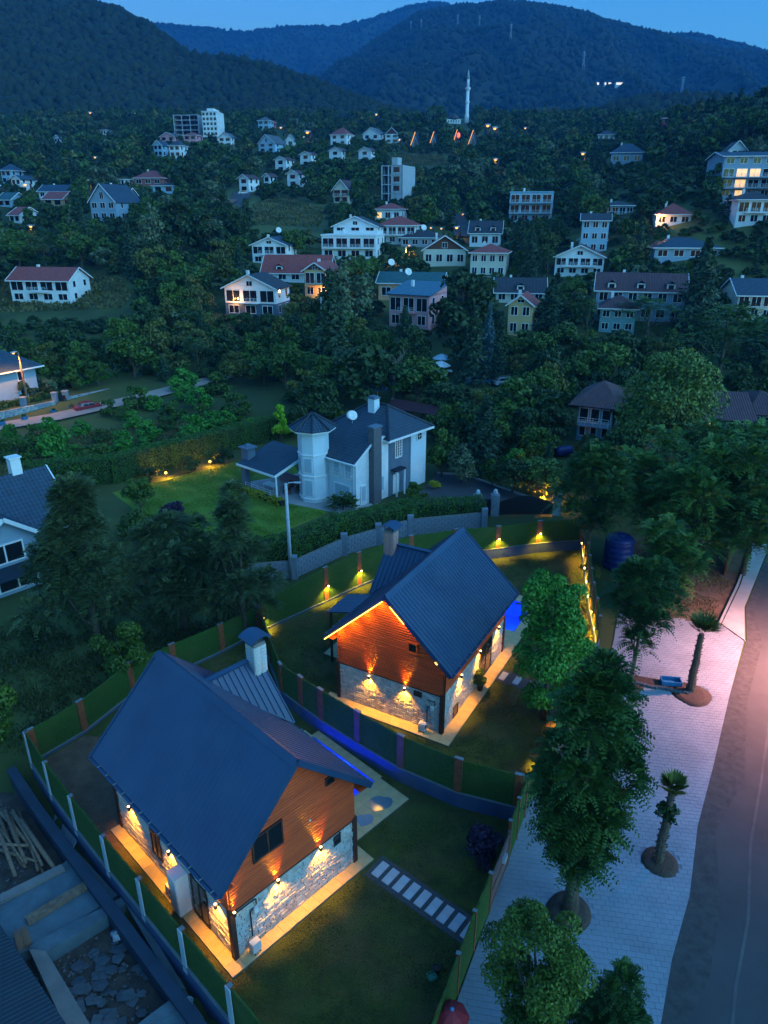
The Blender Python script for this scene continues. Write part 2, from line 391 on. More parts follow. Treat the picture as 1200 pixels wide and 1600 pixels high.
# plots of the two cabins
FENCE_IN = [(0.2, 13.6), (1.7, 16.6), (4.0, 21.3), (5.1, 23.6), (6.4, 26.2)]
sheet('lawn', [(-18.6, 29.8), (-5.6, 17.3), (0.2, 11.4)] + FENCE_IN + [(3.5, 27.2), (0.8, 28.9), (-6.2, 35.4), (-9.0, 42.4), (-13.6, 37.9), (-17.0, 32.2)], M_grassA, 0.014, 0.01, hole=pool_ring(CAB_A, ANG_A, POOL_A))
sheet('lawn', [(-8.3, 42.4), (-6.0, 35.2), (0.9, 29.2), (3.6, 27.4), (6.7, 26.5), (10.2, 31.9), (13.0, 36.9), (14.3, 41.0), (15.4, 46.2), (17.4, 56.4), (9.6, 55.6), (2.3, 52.5), (-2.0, 49.5), (-4.4, 47.2)], M_grassA, 0.014, 0.01, hole=pool_ring(CAB_B, ANG_B, POOL_B))
sheet('bare_soil', [(-18.3, 29.8), (-12.4, 24.0), (-9.6, 26.6), (-11.0, 29.0), (-14.5, 31.5), (-16.8, 31.9)], M_dirt, 0.024)
sheet('bare_soil', [(8.0, 30.0), (10.4, 32.2), (13.2, 37.0), (14.4, 41.2), (12.2, 41.5), (11.0, 37.0), (9.4, 33.0)], M_dirt, 0.024)
# white villa: lawn, drive and terrace
sheet('lawn', [(-28.6, 69.6), (-17.8, 79.5), (-12.0, 82.0), (-8.0, 72.0), (-4.6, 65.2), (-8.5, 60.5), (-12.0, 56.0), (-19.0, 58.0)], M_lawn, 0.02, 0.015)
sheet('driveway', [(-1.0, 63.4), (4.0, 70.0), (6.0, 75.4), (9.0, 75.0), (16.6, 66.0), (15.6, 64.2), (6, 63.2)], M_asph, 0.03)
mb = MB(); ke = [(6.0, 75.6), (9.0, 75.2), (16.8, 66.1)]
for a, b in zip(ke[:-1], ke[1:]): mb.bar((*a, 0.07), (*b, 0.07), 0.25, 0.16)
struct('kerb', mb, M_conc)
sheet('terrace', [(-11.8, 67.6), (-4.2, 63.9), (-2.6, 64.8), (-0.6, 66.4), (-5, 72.0), (-9, 76.0), (-15.6, 72.4)], M_conc, 0.04)
# lane on the left, orchard path, paths up the hillside
lane = [(-72, 82), (-60, 90), (-47, 98.5), (-38, 107), (-29, 117), (-18, 131), (-6, 141)]
sheet('lane', strip(dense(lane, 3), 4.2), M_lane, 0.05, follow=True)
for l, w, m in (([(345, 338), (372, 318), (380, 302)], 7, M_asph), ([(722, 372), (718, 350), (716, 335)], 5, M_asph), ([(860, 590), (880, 575), (905, 570)], 6, M_dirt)):
    pts = [tp(*p) for p in l]
    sheet('hill_road', strip(dense([(p.x, p.y) for p in pts], 4), w), m, 0.5, follow=True)
for px in ([(318, 335), (340, 338), (372, 316), (330, 312)], ):
    pts = [tp(*p) for p in px]; mb = MB()
    mb.add([(p.x, p.y, p.z + 0.9) for p in pts], [(0, 1, 2, 3)]); struct('bare_slope', mb, mat('red_earth', (0.24, 0.13, 0.09), 0.95, (0.17, 0.09, 0.06), 0.3))
MEADOW = []
for px in ([(0, 490), (190, 482), (205, 462), (190, 436), (120, 430), (0, 440)], [(395, 352), (500, 356), (510, 328), (440, 306), (395, 320)], [(620, 258), (700, 258), (690, 242), (620, 240)]):
    pts = [tp(*p) for p in px]; c = sum(pts, Vector()) / len(pts)      # open grass left clear of trees
    CLEAR.append((min(q[0] for q in px), min(q[1] for q in px), max(q[0] for q in px), max(q[1] for q in px), proj(*c)[2])); MEADOW.append(px)

# ------------------------------------------------------------------ mountains
def ico(n=1):
    bm = bmesh.new(); bmesh.ops.create_icosphere(bm, subdivisions=n, radius=1.0)
    v = np.array([p.co[:] for p in bm.verts]); bm.verts.index_update(); f = np.array([[q.index for q in p.verts] for p in bm.faces]); bm.free(); return v, f
ICO_V, ICO_F = ico(1)
def crowns_mesh(name, pts, sizes, m, seed=0, flat=0.95):
    r = np.random.default_rng(seed); N = len(pts); nv, nf = len(ICO_V), len(ICO_F)
    j = 1 + r.uniform(-0.32, 0.32, (N, nv, 1))
    a = r.uniform(0, 6.28, N); ca, sa = np.cos(a)[:, None], np.sin(a)[:, None]
    b = ICO_V[None] * j
    x = b[..., 0] * ca - b[..., 1] * sa; y = b[..., 0] * sa + b[..., 1] * ca; z = b[..., 2] * flat * r.uniform(0.8, 1.5, (N, 1))
    V = np.stack([x, y, z], -1) * np.asarray(sizes)[:, None, None] + np.asarray(pts)[:, None, :]
    F = (ICO_F[None] + (np.arange(N) * nv)[:, None, None]).reshape(-1, 3)
    me = bpy.data.meshes.new(name); me.vertices.add(N * nv); me.vertices.foreach_set('co', V.astype(np.float32).ravel())
    me.loops.add(len(F) * 3); me.loops.foreach_set('vertex_index', F.astype(np.int32).ravel())
    me.polygons.add(len(F)); me.polygons.foreach_set('loop_start', np.arange(0, len(F) * 3, 3, dtype=np.int32))
    t = me.attributes.new('tint', 'FLOAT', 'FACE'); t.data.foreach_set('value', np.repeat(r.uniform(0, 1, N), nf).astype(np.float32))
    me.update(); me.materials.append(m); return me
M_fleaf = leaf_mat('hill_canopy', (0.010, 0.020, 0.009), (0.020, 0.034, 0.012), 0.8)
def mountain(name, ridge, base_r, base_z, amp, ncrown=0, csize=6, seed=0, power=1.25, label=None):
    xs = [p[0] for p in ridge]; S = np.linspace(xs[0], xs[-1], 150); nq = 46; mb = MB()
    yy = np.interp(S, xs, [p[1] for p in ridge]); dd = np.interp(S, xs, [p[2] for p in ridge])
    k = np.ones(5) / 5; yy = np.concatenate([yy[:2], np.convolve(yy, k, 'valid'), yy[-2:]])
    def P(i, q):
        r = ray(S[i], yy[i]); hr = math.hypot(r[0], r[1]); az = (r[0] / hr, r[1] / hr)
        zr = CAM_H + r[2] / hr * dd[i]
        if q <= 1: rg = dd[i] + (base_r - dd[i]) * q; z = base_z + (zr - base_z) * (1 - q) ** power
        else: rg = dd[i] * (1 + (q - 1)); z = zr - (q - 1) * dd[i] * 0.6
        x, y = az[0] * rg, az[1] * rg
        w = math.sin(min(q, 1) * math.pi) ** 0.7 if q <= 1 else 0
        v = Vector((x * 0.004, y * 0.0016, seed * 3.3))
        z += amp * w * (abs(mnoise.noise(v)) * -2.2 + 0.7 + 0.5 * mnoise.noise(v * 4))
        z += amp * 0.05 * mnoise.noise(Vector((x * 0.03, y * 0.03, 1.0)))
        return (x, y, z)
    qs = list(np.linspace(0, 1, nq)) + [1.12, 1.3]
    qs = [1.3, 1.12] + list(np.linspace(0, 1, nq))
    for q in qs:
        for i in range(len(S)): mb.v.append(P(i, q))
    n = len(S)
    for j in range(len(qs) - 1):
        for i in range(n - 1): a = j * n + i; mb.f.append((a, a + n, a + n + 1, a + 1))
    o = struct(name, mb, M_forest, True)
    if ncrown:
        r = random.Random(seed); pts = []; sz = []
        for c in range(ncrown):
            fi = r.uniform(0, n - 1.01); i = int(fi); q = r.random() ** 1.3 * 0.97 if c % 5 else r.uniform(0, 0.02)
            a, b = Vector(P(i, q)), Vector(P(i + 1, q)); p = a.lerp(b, fi - i); s = csize * r.uniform(0.6, 1.35)
            pts.append((p.x, p.y, p.z + s * 0.25)); sz.append(s)
        w = link(label or 'distant_wood', crowns_mesh('distant_wood', pts, sz, M_fleaf, seed), None)
        w['kind'] = 'stuff'; w['label'] = 'dark wooded slope of ' + name.replace('_', ' '); w['category'] = 'forest'
    return o
hill_l = mountain('left_hill', [(-260, -190, 1150), (-120, -110, 1150), (0, -34, 1120), (90, 0, 1080), (140, 10, 1070), (190, 22, 1060), (235, 44, 1020), (268, 72, 980), (288, 90, 960), (330, 96, 940), (400, 104, 900), (470, 126, 860), (530, 149, 830), (600, 176, 800), (700, 205, 780)], 610, 70, 14, 11000, 4.6, 1)
mountain('right_hill', [(820, 215, 780), (900, 195, 780), (960, 172, 780), (1020, 161, 790), (1100, 158, 800), (1160, 164, 800), (1250, 168, 800), (1420, 175, 800)], 560, 66, 5, 4000, 4.6, 2)
hill_c = mountain('centre_mountain', [(380, 190, 2100), (480, 135, 2150), (560, 84, 2200), (610, 50, 2250), (660, 22, 2300), (720, 12, 2300), (800, 5, 2300), (870, 12, 2300), (940, 32, 2300), (1000, 50, 2300), (1060, 62, 2300), (1120, 78, 2300), (1200, 87, 2300), (1400, 110, 2300)], 900, 40, 60, 14000, 6.0, 3)
mountain('far_mountain', [(60, 70, 3700), (200, 46, 3700), (250, 40, 3700), (330, 46, 3700), (390, 51, 3700), (450, 43, 3700), (530, 42, 3700), (590, 28, 3800), (640, 10, 3800), (690, 4, 3800), (730, 20, 3800), (800, 60, 3800), (880, 110, 3800)], 2300, 200, 60, 6000, 7, 4)
mountain('far_ridge', [(930, 110, 3200), (1000, 62, 3200), (1040, 56, 3200), (1080, 53, 3200), (1110, 58, 3200), (1140, 66, 3200), (1200, 82, 3200), (1400, 120, 3200)], 2300, 200, 40, 2500, 6.5, 5)
bpy.context.view_layer.update()
def on_hill(o, px, py):                      # where a photo pixel meets a mountain's own surface
    ok, p, n_, i_ = o.ray_cast(Vector((0, 0, CAM_H)), Vector(ray(px, py)).normalized())
    return p if ok else tp(px, py)
# ------------------------------------------------------------------ the two cabins
M_stone = mat('split_stone', (0.64, 0.62, 0.60), 0.85, (0.42, 0.40, 0.39), 2.6, 0.9, 18.0, wear=((0.42, 0.33, 0.26), 1.2, 0.5))
M_mortar = mat('stone_joint', (0.20, 0.19, 0.18), 0.95)
M_board = mat('stained_boards', (0.60, 0.085, 0.014), 0.6, (0.40, 0.050, 0.009), 1.6, 0.5, 10.0, stretch=(0.25, 3, 3))
M_post = mat('dark_stained_post', (0.085, 0.030, 0.018), 0.6, (0.05, 0.02, 0.012), 3.0, stretch=(3, 3, 0.4))
M_roof = mat('coated_steel_roof', (0.014, 0.052, 0.120), 0.40, (0.010, 0.038, 0.092), 0.35, 0.08, 6.0, spec=0.6, wear=((0.03, 0.07, 0.12), 0.5, 0.35))
M_zinc = mat('zinc_trim', (0.16, 0.19, 0.21), 0.45, spec=0.6)
M_frame = mat('dark_window_frame', (0.035, 0.025, 0.022), 0.5)
M_glass = mat('dark_glass', (0.012, 0.016, 0.022), 0.08, spec=0.8)
M_white = mat('white_enamel', (0.72, 0.72, 0.72), 0.5, (0.62, 0.62, 0.62), 1.5)
M_tile = mat('travertine', (0.55, 0.41, 0.21), 0.7, (0.43, 0.32, 0.165), 1.3, 0.3, 14.0)
M_brick = mat('chimney_brick', (0.55, 0.29, 0.24), 0.85, (0.38, 0.19, 0.16), 5.0, 0.5)
M_brickw = mat('pale_chimney_stone', (0.62, 0.60, 0.57), 0.85, (0.42, 0.40, 0.38), 5.0, 0.5)
M_black = mat('black_metal', (0.02, 0.02, 0.022), 0.4)
M_glow = mat('warm_lens', (0.9, 0.6, 0.3), 0.5, emit=(1.0, 0.55, 0.12), estr=0.9)
M_led = mat('led_strip', (0.9, 0.6, 0.2), 0.5, emit=(1.0, 0.50, 0.06), estr=0.16)
def onwall(o, a, px, py, axis='v', k=0.0):   # (along, z) of a photo pixel on a cabin's own wall plane
    r = Vector(ray(px, py)); nv = Vector((-math.sin(a), math.cos(a), 0)) if axis == 'v' else Vector((math.cos(a), math.sin(a), 0))
    p0 = o + nv * k; c = Vector((0, 0, CAM_H)); s = (p0 - c).dot(nv) / r.dot(nv); p = c + r * s - o
    return (p.x * math.cos(a) + p.y * math.sin(a), -p.x * math.sin(a) + p.y * math.cos(a), p.z)
def stones(L, h, seed):
    r = random.Random(seed); mb = MB(); z = 0.0
    while z < h - 0.03:
        hh = min(r.uniform(0.10, 0.17), h - z); x = 0.0
        while x < L - 0.02:
            w = min(r.uniform(0.18, 0.52), L - x)
            if L - x - w < 0.1: w = L - x
            d = r.uniform(0.015, 0.065); e = r.uniform(0.002, 0.008)
            mb.add([(x + 0.008, 0.02, z + 0.006), (x + w - 0.008, 0.02, z + 0.006), (x + w - 0.008, 0.02, z + hh - 0.006), (x + 0.008, 0.02, z + hh - 0.006),
                    (x + 0.014 + e, -d, z + 0.012), (x + w - 0.016, -d - r.uniform(-0.01, 0.012), z + 0.014 + e), (x + w - 0.014 - e, -d, z + hh - 0.014), (x + 0.016, -d - r.uniform(-0.01, 0.012), z + hh - 0.012)],
                   [(4, 5, 6, 7), (0, 1, 5, 4), (1, 2, 6, 5), (2, 3, 7, 6), (3, 0, 4, 7)])
            x += w
        z += hh
    return mb
def corr(o, along, down, nrm, L, D, pitch=0.23, rib=0.016, thick=0.07):   # ribbed sheet: ribs run down the slope
    o, al, dn, nr = Vector(o), Vector(along), Vector(down), Vector(nrm); prof = []; x = 0.0
    while x < L - 0.01:
        for dx, h in ((0, 0), (pitch * 0.70, 0), (pitch * 0.78, rib), (pitch * 0.92, rib)):
            if x + dx <= L: prof.append((x + dx, h))
        x += pitch
    prof.append((L, 0)); n = len(prof); mb = MB()
    for e in (0, D):
        mb.v += [tuple(o + al * p[0] + dn * e + nr * p[1]) for p in prof]
    for e in (0, D):
        mb.v += [tuple(o + al * p[0] + dn * e - nr * thick) for p in (prof[0], prof[-1])]
    mb.f = [(i, i + 1, n + i + 1, n + i) for i in range(n - 1)]
    b = 2 * n
    mb.f += [(b, b + 1, b + 3, b + 2), tuple(range(n))[::-1] + (b, b + 1), tuple(range(n, 2 * n)) + (b + 3, b + 2), (0, n, b + 2, b), (n - 1, b + 1, b + 3, 2 * n - 1)]
    return mb
def window(parent, u0, u1, z0, z1, wall, k, panes=2, fw=0.07, proud=0.09, fm=None, name='window'):
    """frame and panes on a wall: wall 'v' faces -v (or +v) at v = k, wall 'u' faces along u at u = k"""
    def bx(mb, a0, a1, b0, b1, d0, d1):
        if wall == 'v': mb.box(a0, a1, k - d1, k - d0, b0, b1)
        elif wall == 'V': mb.box(a0, a1, k + d0, k + d1, b0, b1)
        elif wall == 'u': mb.box(k - d1, k - d0, a0, a1, b0, b1)
        else: mb.box(k + d0, k + d1, a0, a1, b0, b1)
    mb = MB(); bx(mb, u0, u1, z1 - fw, z1, 0, proud); bx(mb, u0, u1, z0, z0 + fw, 0, proud)
    for i in range(panes + 1):
        x = u0 + (u1 - u0 - fw) * i / panes; bx(mb, x, x + fw, z0 + fw, z1 - fw, 0, proud - 0.004)
    w = part(name, mb, fm or M_frame, parent)
    for i in range(panes):
        x0 = u0 + (u1 - u0 - fw) * i / panes + fw; x1 = u0 + (u1 - u0 - fw) * (i + 1) / panes
        g = MB(); bx(g, x0 + 0.002, x1 - 0.002, z0 + fw + 0.002, z1 - fw - 0.002, 0, proud * 0.72); part('pane', g, M_glass, w)
    return w
def sconce(parent, p, nrm, up=26, down=60, name='wall_lamp'):
    up *= 1.9; down *= 0.8
    p, nr = Vector(p), Vector(nrm); t = Vector((-nr.y, nr.x, 0)); mb = MB()
    c = p + nr * 0.13
    mb.bar(p + nr * 0.0 + Vector((0, 0, 0)), p + nr * 0.10, 0.06, 0.06)
    mb.bar(c - Vector((0, 0, 0.11)), c + Vector((0, 0, 0.11)), 0.10, 0.10, up=nr)
    b = part(name, mb, M_black, parent)
    l = MB()
    for s in (-1, 1):
        q = c + Vector((0, 0, s * 0.116)); l.bar(q - Vector((0, 0, 0.006)), q + Vector((0, 0, 0.006)), 0.075, 0.075, up=nr)
    part('lens', l, M_glow, b)
    if down: lamp('SPOT', b, c + Vector((0, 0, -0.14)) , down, WARM, tuple(-nr * 0.28 + Vector((0, 0, -1))), 105, 0.8, 0.03)
    if up: lamp('SPOT', b, c + Vector((0, 0, 0.14)), up, WARM, tuple(-nr * 0.10 + Vector((0, 0, 1))), 54, 0.7, 0.02)
    return b
def cabin(name, label, o, a, W, D, dorm, chim_mat, seed, ribs=(.02, .02)):
    h = thing(name, label, 'house', o, a); HS, ZR, ZE, ov, of = 2.62, 8.2, 4.46, 0.66, 0.45
    ur = W / 2; s = (ZR - ZE) / (ur + ov); zw = ZE + ov * s - 0.1             # slope, wall plate height
    wall = MB().extr([(0, 0), (W, 0), (W, zw), (ur, ZR - 0.12), (0, zw)], 'y', 0.0, D); wp = part('wall', wall, M_frame, h)  # dark core colour stands in for shade in the gaps between boards
    # stone cladding, a coat of small split stones on each side
    sf = part('stone_cladding', stones(W, HS, seed), M_stone, h); sf['kind'] = 'stuff'
    for nm, L, loc, rz in (('stone_cladding', D, (0, D, 0), R(-90)), ('stone_cladding', D, (W, 0, 0), R(90)), ('stone_cladding', W, (W, D, 0), R(180))):
        q = part(nm, stones(L, HS, seed + int(L * 7) + int(math.degrees(rz))), M_stone, h, loc=loc, rz=rz); q['kind'] = 'stuff'
    # lap boards, one by one
    bh = 0.15; z = HS; r = random.Random(seed)
    while z < ZR - 0.35:
        top = z + bh
        for face in (0, 1):
            u0, u1 = 0.0, W
            if top > zw: u0 = max(0, ur - (ZR - 0.12 - top) / s * 1.0); u1 = W - u0
            if u1 - u0 < 0.25: continue
            j = r.uniform(0, 0.008); prof = [(0.0, z + .016), (-0.045 - j, z + .018), (-0.075 - j, z + .05), (-0.075 - j, z + .095), (-0.045 - j, top - .018), (0.0, top - .016)]
            if face: prof = [(D - y, zz) for y, zz in prof][::-1]
            part('board', MB().extr(prof, 'x', u0, u1), M_board, h)
        if top < zw:
            for side in (0, 1):
                j = r.uniform(0, 0.008); prof = [(0.0, z + .016), (-0.045 - j, z + .018), (-0.075 - j, z + .05), (-0.075 - j, z + .095), (-0.045 - j, top - .018), (0.0, top - .016)]
                if side: prof = [(W - x, zz) for x, zz in prof][::-1]
                part('board', MB().extr(prof, 'y', 0, D), M_board, h)
        z += bh
    for u, v in ((0, 0), (W, 0), (0, D), (W, D)):
        part('corner_post', MB().box(u - 0.11, u + 0.11, v - 0.11, v + 0.11, 0, HS + 0.12), M_post, h)
    # roof slopes
    sl = math.hypot(ur + ov, ZR - ZE); dz = -(ZR - ZE) / sl; dx = (ur + ov) / sl; L = D + 2 * of
    rl = part('roof', corr((ur, -of, ZR), (0, 1, 0), (-dx, 0, dz), (dz, 0, dx), L, sl, .26, ribs[0]), M_roof, h)
    rr_ = part('roof', corr((ur, -of, ZR), (0, 1, 0), (dx, 0, dz), (-dz, 0, dx), L, sl, .30, ribs[1]), M_roof, h)
    part('ridge_cap', MB().slab([(ur - 0.24, -of, ZR - 0.24 * s + 0.045), (ur, -of, ZR + 0.05), (ur, D + of, ZR + 0.05), (ur - 0.24, D + of, ZR - 0.24 * s + 0.045)][::-1], 0.01)
         .slab([(ur, -of, ZR + 0.05), (ur + 0.24, -of, ZR - 0.24 * s + 0.045), (ur + 0.24, D + of, ZR - 0.24 * s + 0.045), (ur, D + of, ZR + 0.05)][::-1], 0.01), M_zinc if False else M_roof, h)
    for v in (-of - 0.03, D + of + 0.03):
        for sg in (-1, 1):
            part('bargeboard', MB().bar((ur, v, ZR - 0.10), (ur + sg * (ur + ov), v, ZE - 0.10), 0.06, 0.26), M_roof, h)
    for sg in (-1, 1):
        ue = ur + sg * (ur + ov + 0.06)
        prof = [(ue + 0.075 * math.cos(t), ZE - 0.06 + 0.075 * math.sin(t)) for t in np.linspace(math.pi, 2 * math.pi, 7)] + [(ue + 0.055, ZE - 0.06), (ue - 0.055, ZE - 0.06)]
        gtr = part('gutter', MB().extr(prof, 'y', -of, D + of), M_roof, h)
        bme = MB().box(-0.085, 0.085, -0.02, 0.02, -0.02, 0.02).mesh('gutter_bracket', M_zinc)
        for k in range(int(L / 0.75)): link('gutter_bracket', bme, gtr, (ue, -of + 0.3 + k * 0.75, ZE + 0.0))
        # eave boarding closing the overhang
        part('soffit', MB().box(min(ue, ur + sg * ur), max(ue, ur + sg * ur), -of, D + of, ZE - 0.10, ZE - 0.07), M_board, h)
    # cross gable with its chimney
    sd, vd = dorm; zd = 7.25; hw = 2.55; uo = ur + sd * (ur + 0.75); ui = ur + sd * ((ZR - zd) / s - 0.3); ze2 = zd - hw * 1.02
    def q3(u, v, z): return (u, v, z)
    for sg in (-1, 1):
        quad = [q3(ui, vd, zd), q3(uo, vd, zd), q3(uo, vd + sg * hw, ze2), q3(uo - sd * 0.12, vd + sg * hw, ze2)]
        if sg * sd > 0: quad = quad[::-1]
        nrm = (Vector(quad[1]) - Vector(quad[0])).cross(Vector(quad[2]) - Vector(quad[0]))
        if nrm.z < 0: quad = quad[::-1]
        pn = part('cross_gable_roof', MB().slab(quad, 0.06), M_roof, h)
        k = 0; u = uo - sd * 0.06
        while (u - ui) * sd > 0.25:
            f = (u - ui) / (uo - ui)          # each standing seam runs from the ridge down to the valley
            st, en = Vector((u, vd, zd)), Vector((u, vd + sg * hw * f, zd - hw * 1.02 * f)); up = Vector((0, sg * 1.02, 1)).normalized() * 0.03
            part('seam', MB().bar(st + up, en + up, 0.035, 0.06, up=tuple(up)), M_roof, pn); u -= sd * 0.30; k += 1
    part('ridge_cap', MB().bar((ui, vd, zd + 0.02), (uo, vd, zd + 0.02), 0.30, 0.07), M_roof, h)
    gu = uo - sd * 0.32; part('cross_gable_wall', MB().extr([(vd - 2.1, 2.62), (vd + 2.1, 2.62), (vd + 2.1, ze2 + 0.35), (vd, zd - 0.12), (vd - 2.1, ze2 + 0.35)], 'x', min(gu, ur), max(gu, ur)), M_board, h)
    sw = part('stone_base', MB().box(min(gu, ur), max(gu, ur), vd - 2.1, vd + 2.1, 0, 2.6), M_stone, h)
    # chimney of separate blocks with a curved steel hood
    cu, cv, cz0, cz1, cw = uo - sd * 0.35, vd - 0.25, 6.2, 8.35, 0.36
    ch = part('chimney', MB().box(cu - cw + 0.03, cu + cw - 0.03, cv - cw + 0.03, cv + cw - 0.03, cz0, cz1 - 0.02), M_mortar, h)
    bm_ = MB().box(-0.2, 0.2, -0.09, 0.09, 0.008, 0.172).mesh('brick', chim_mat); nC = int((cz1 - cz0) / 0.18)
    for c in range(nC):
        for q in range(4):
            an = R(90) * q; off = 0.15 if c % 2 else -0.15
            for half in (-1, 1):
                x, y = half * 0.17 * 1.0 + (0.0), -cw + 0.09
                link('brick', bm_, ch, (cu + x * math.cos(an) - y * math.sin(an), cv + x * math.sin(an) + y * math.cos(an), cz0 + c * 0.18 + (0.0 if half < 0 else 0.0)), an).scale = (0.85 if (half * off > 0) else 0.80, 1, 1)
    hood = MB(); N = 8
    for i in range(N + 1):
        t = -1 + 2 * i / N; z = cz1 + 0.42 - 0.22 * t * t
        hood.v += [(cu + t * 0.58, cv - 0.56, z), (cu + t * 0.58, cv + 0.56, z), (cu + t * 0.58, cv - 0.56, z - 0.03), (cu + t * 0.58, cv + 0.56, z - 0.03)]
    for i in range(N):
        b = 4 * i; hood.f += [(b, b + 4, b + 5, b + 1), (b + 2, b + 3, b + 7, b + 6), (b, b + 2, b + 6, b + 4), (b + 1, b + 5, b + 7, b + 3)]
    hood.f += [(0, 1, 3, 2), (4 * N, 4 * N + 2, 4 * N + 3, 4 * N + 1)]
    hd = part('chimney_hood', hood, M_roof, ch)
    for x in (-1, 1):
        for y in (-1, 1): part('hood_leg', MB().box(cu + x * 0.28 - 0.02, cu + x * 0.28 + 0.02, cv + y * 0.28 - 0.02, cv + y * 0.28 + 0.02, cz1 - 0.04, cz1 + 0.33), M_black, ch)
    return h, dict(ur=ur, s=s, ZR=ZR, ZE=ZE, ov=ov, of=of, zw=zw, HS=HS)

WA, DA, WB, DB = 6.38, 9.3, 6.76, 9.4
ca, GA = cabin('wooden_cabin', 'wooden cabin with stone base whose plain dark blue roof slope faces the building site', CAB_A, ANG_A, WA, DA, (1, 7.35), M_brickw, 21, (.007, .04))
cb, GB = cabin('wooden_cabin', 'wooden cabin with stone base and glowing light strip under its gable roof edge', CAB_B, ANG_B, WB, DB, (-1, 7.3), M_brick, 44, (.04, .05))
# cabin A: windows, lamps, pipes
window(ca, 1.12, 2.56, 4.28, 5.50, 'v', 0.0, 2, proud=.14); window(ca, 4.80, 5.28, 5.55, 5.95, 'v', 0.0, 1, 0.06, .14); window(ca, 5.15, 5.55, 1.95, 2.50, 'v', 0.0, 1, 0.06)
window(ca, 5.25, 6.10, 1.0, 2.45, 'u', 0.0, 2); window(ca, 1.65, 2.85, 0.2, 2.35, 'u', 0.0, 2, name='door')
part('crossbeam', MB().box(0.1, WA - 0.1, -0.075, -0.01, 2.57, 2.66), M_post, ca)
for u in (2.11, 4.34): sconce(ca, (u, -0.05, 2.56), (0, -1, 0), 30, 75)
for v in (0.75, 4.25, 7.70): sconce(ca, (-0.06, v, 2.45), (-1, 0, 0), 22, 75)
sconce(ca, (0.05, -0.05, 2.62), (0, -1, 0), 22, 0)
pip = MB().tube([(0.13, -0.10, 2.52), (1.02, -0.10, 2.50), (1.08, -0.10, 2.46), (1.08, -0.10, 2.2)], 0.028).tube([(1.0, -0.10, 2.05), (0.83, -0.10, 2.08), (0.78, -0.10, 2.0), (0.78, -0.10, 0.7)], 0.03)
part('drain_pipe', pip, M_black, ca); part('junction_box', MB().box(0.92, 1.10, -0.20, -0.07, 1.85, 2.08), M_white, ca)
part('junction_box', MB().box(3.9, 3.96, -0.12, -0.05, 4.35, 4.41), M_white, ca)
def ac_unit(name, label, o, a, u, v, rz, grp=None):
    c = thing(name, label, 'air conditioner', loc2w(o, a, u, v, 0.11), a + rz, grp)
    part('casing', MB().box(-0.19, 0.19, -0.14, 0.14, 0.06, 0.54), M_white, c)
    g = MB().lathe([(0.15, 0), (0.15, 0.01), (0.13, 0.018), (0.05, 0.018), (0.04, 0.025)], 16); g.v = [(0.19 + p[2], p[0] * .8, p[1] * .8 + 0.32) for p in g.v]
    part('fan_grille', g, M_black, c)
    for x in (-0.13, 0.13): part('foot', MB().box(x - 0.03, x + 0.03, -0.17, 0.17, 0.0, 0.06), M_black, c)
    return c
ac_unit('air_conditioner', 'small white air conditioner at the foot of the black pipe below a gable window', CAB_A, ANG_A, 0.72, -0.32, 0)
ac_unit('air_conditioner', 'grey air conditioner beside the tall white cabinet', CAB_A, ANG_A, -0.30, 4.35, R(-90))
c = thing('utility_cabinet', 'tall white metal utility cabinet standing against a stone wall by the turf fence', 'cabinet', loc2w(CAB_A, ANG_A, -0.34, 3.35, 0.11), ANG_A)
part('body', MB().box(-0.30, 0.26, -0.34, 0.34, 0.06, 2.15), M_white, c); part('door', MB().box(-0.325, -0.30, -0.30, 0.30, 0.12, 2.1), M_white, c)
part('door_handle', MB().box(-0.36, -0.325, 0.20, 0.24, 1.0, 1.2), M_black, c); part('plinth', MB().box(-0.27, 0.23, -0.31, 0.31, 0.0, 0.06), M_black, c)
# cabin B: window ledge, door, low hatch, meter, light strip, side canopy
wu = onwall(CAB_B, ANG_B, 657, 1010); window(cb, wu[0] - 0.75, wu[0] - 0.1, wu[2] - 0.55, wu[2] + 0.15, 'v', 0.0, 1, 0.1, .14, fm=M_board)
window(cb, 5.3, 7.25, 0.25, 2.65, 'U', WB, 2, name='door'); window(cb, 1.5, 2.15, 0.1, 0.85, 'U', WB, 1, name='hatch')
part('crossbeam', MB().box(0.1, WB - 0.1, -0.075, -0.01, 2.57, 2.66), M_post, cb)
for u in (2.18, 4.49): sconce(cb, (u, -0.05, 2.35), (0, -1, 0), 34, 75)
for v in (2.2, 5.0, 8.1): sconce(cb, (WB + 0.06, v, 2.62), (1, 0, 0), 14, 75)
part('drain_pipe', MB().tube([(5.9, -0.10, 2.1), (5.98, -0.10, 2.15), (6.35, -0.10, 2.15), (6.35, -0.10, 1.9)], 0.028).tube([(6.0, -0.1, 1.7), (5.9, -0.10, 1.65), (5.9, -0.10, 0.6)], 0.03), M_black, cb)
part('meter_box', MB().box(5.05, 5.55, -0.14, -0.05, 2.15, 2.48), M_frame, cb); part('junction_box', MB().box(6.12, 6.30, -0.18, -0.06, 1.55, 1.8), M_white, cb)
part('downpipe', MB().tube([(WB + 0.5, -0.25, 4.35), (WB + 0.14, -0.02, 4.0), (WB + 0.14, -0.02, 0.2)], 0.045), M_black, cb)
ac_unit('air_conditioner', 'small white air conditioner under the meter box of the cabin with the light strip', CAB_B, ANG_B, 5.75, -0.32, 0)
ur, s, ZR, ZE, ov, of = (GB[k] for k in ('ur', 's', 'ZR', 'ZE', 'ov', 'of'))
def verge(t, sg): return Vector((ur + sg * (ur + ov) * t, -of - 0.085, ZR - (ZR - ZE) * t - 0.25))
part('light_strip', MB().bar(verge(0.03, -1), verge(0.985, -1), 0.05, 0.05), M_led, cb)
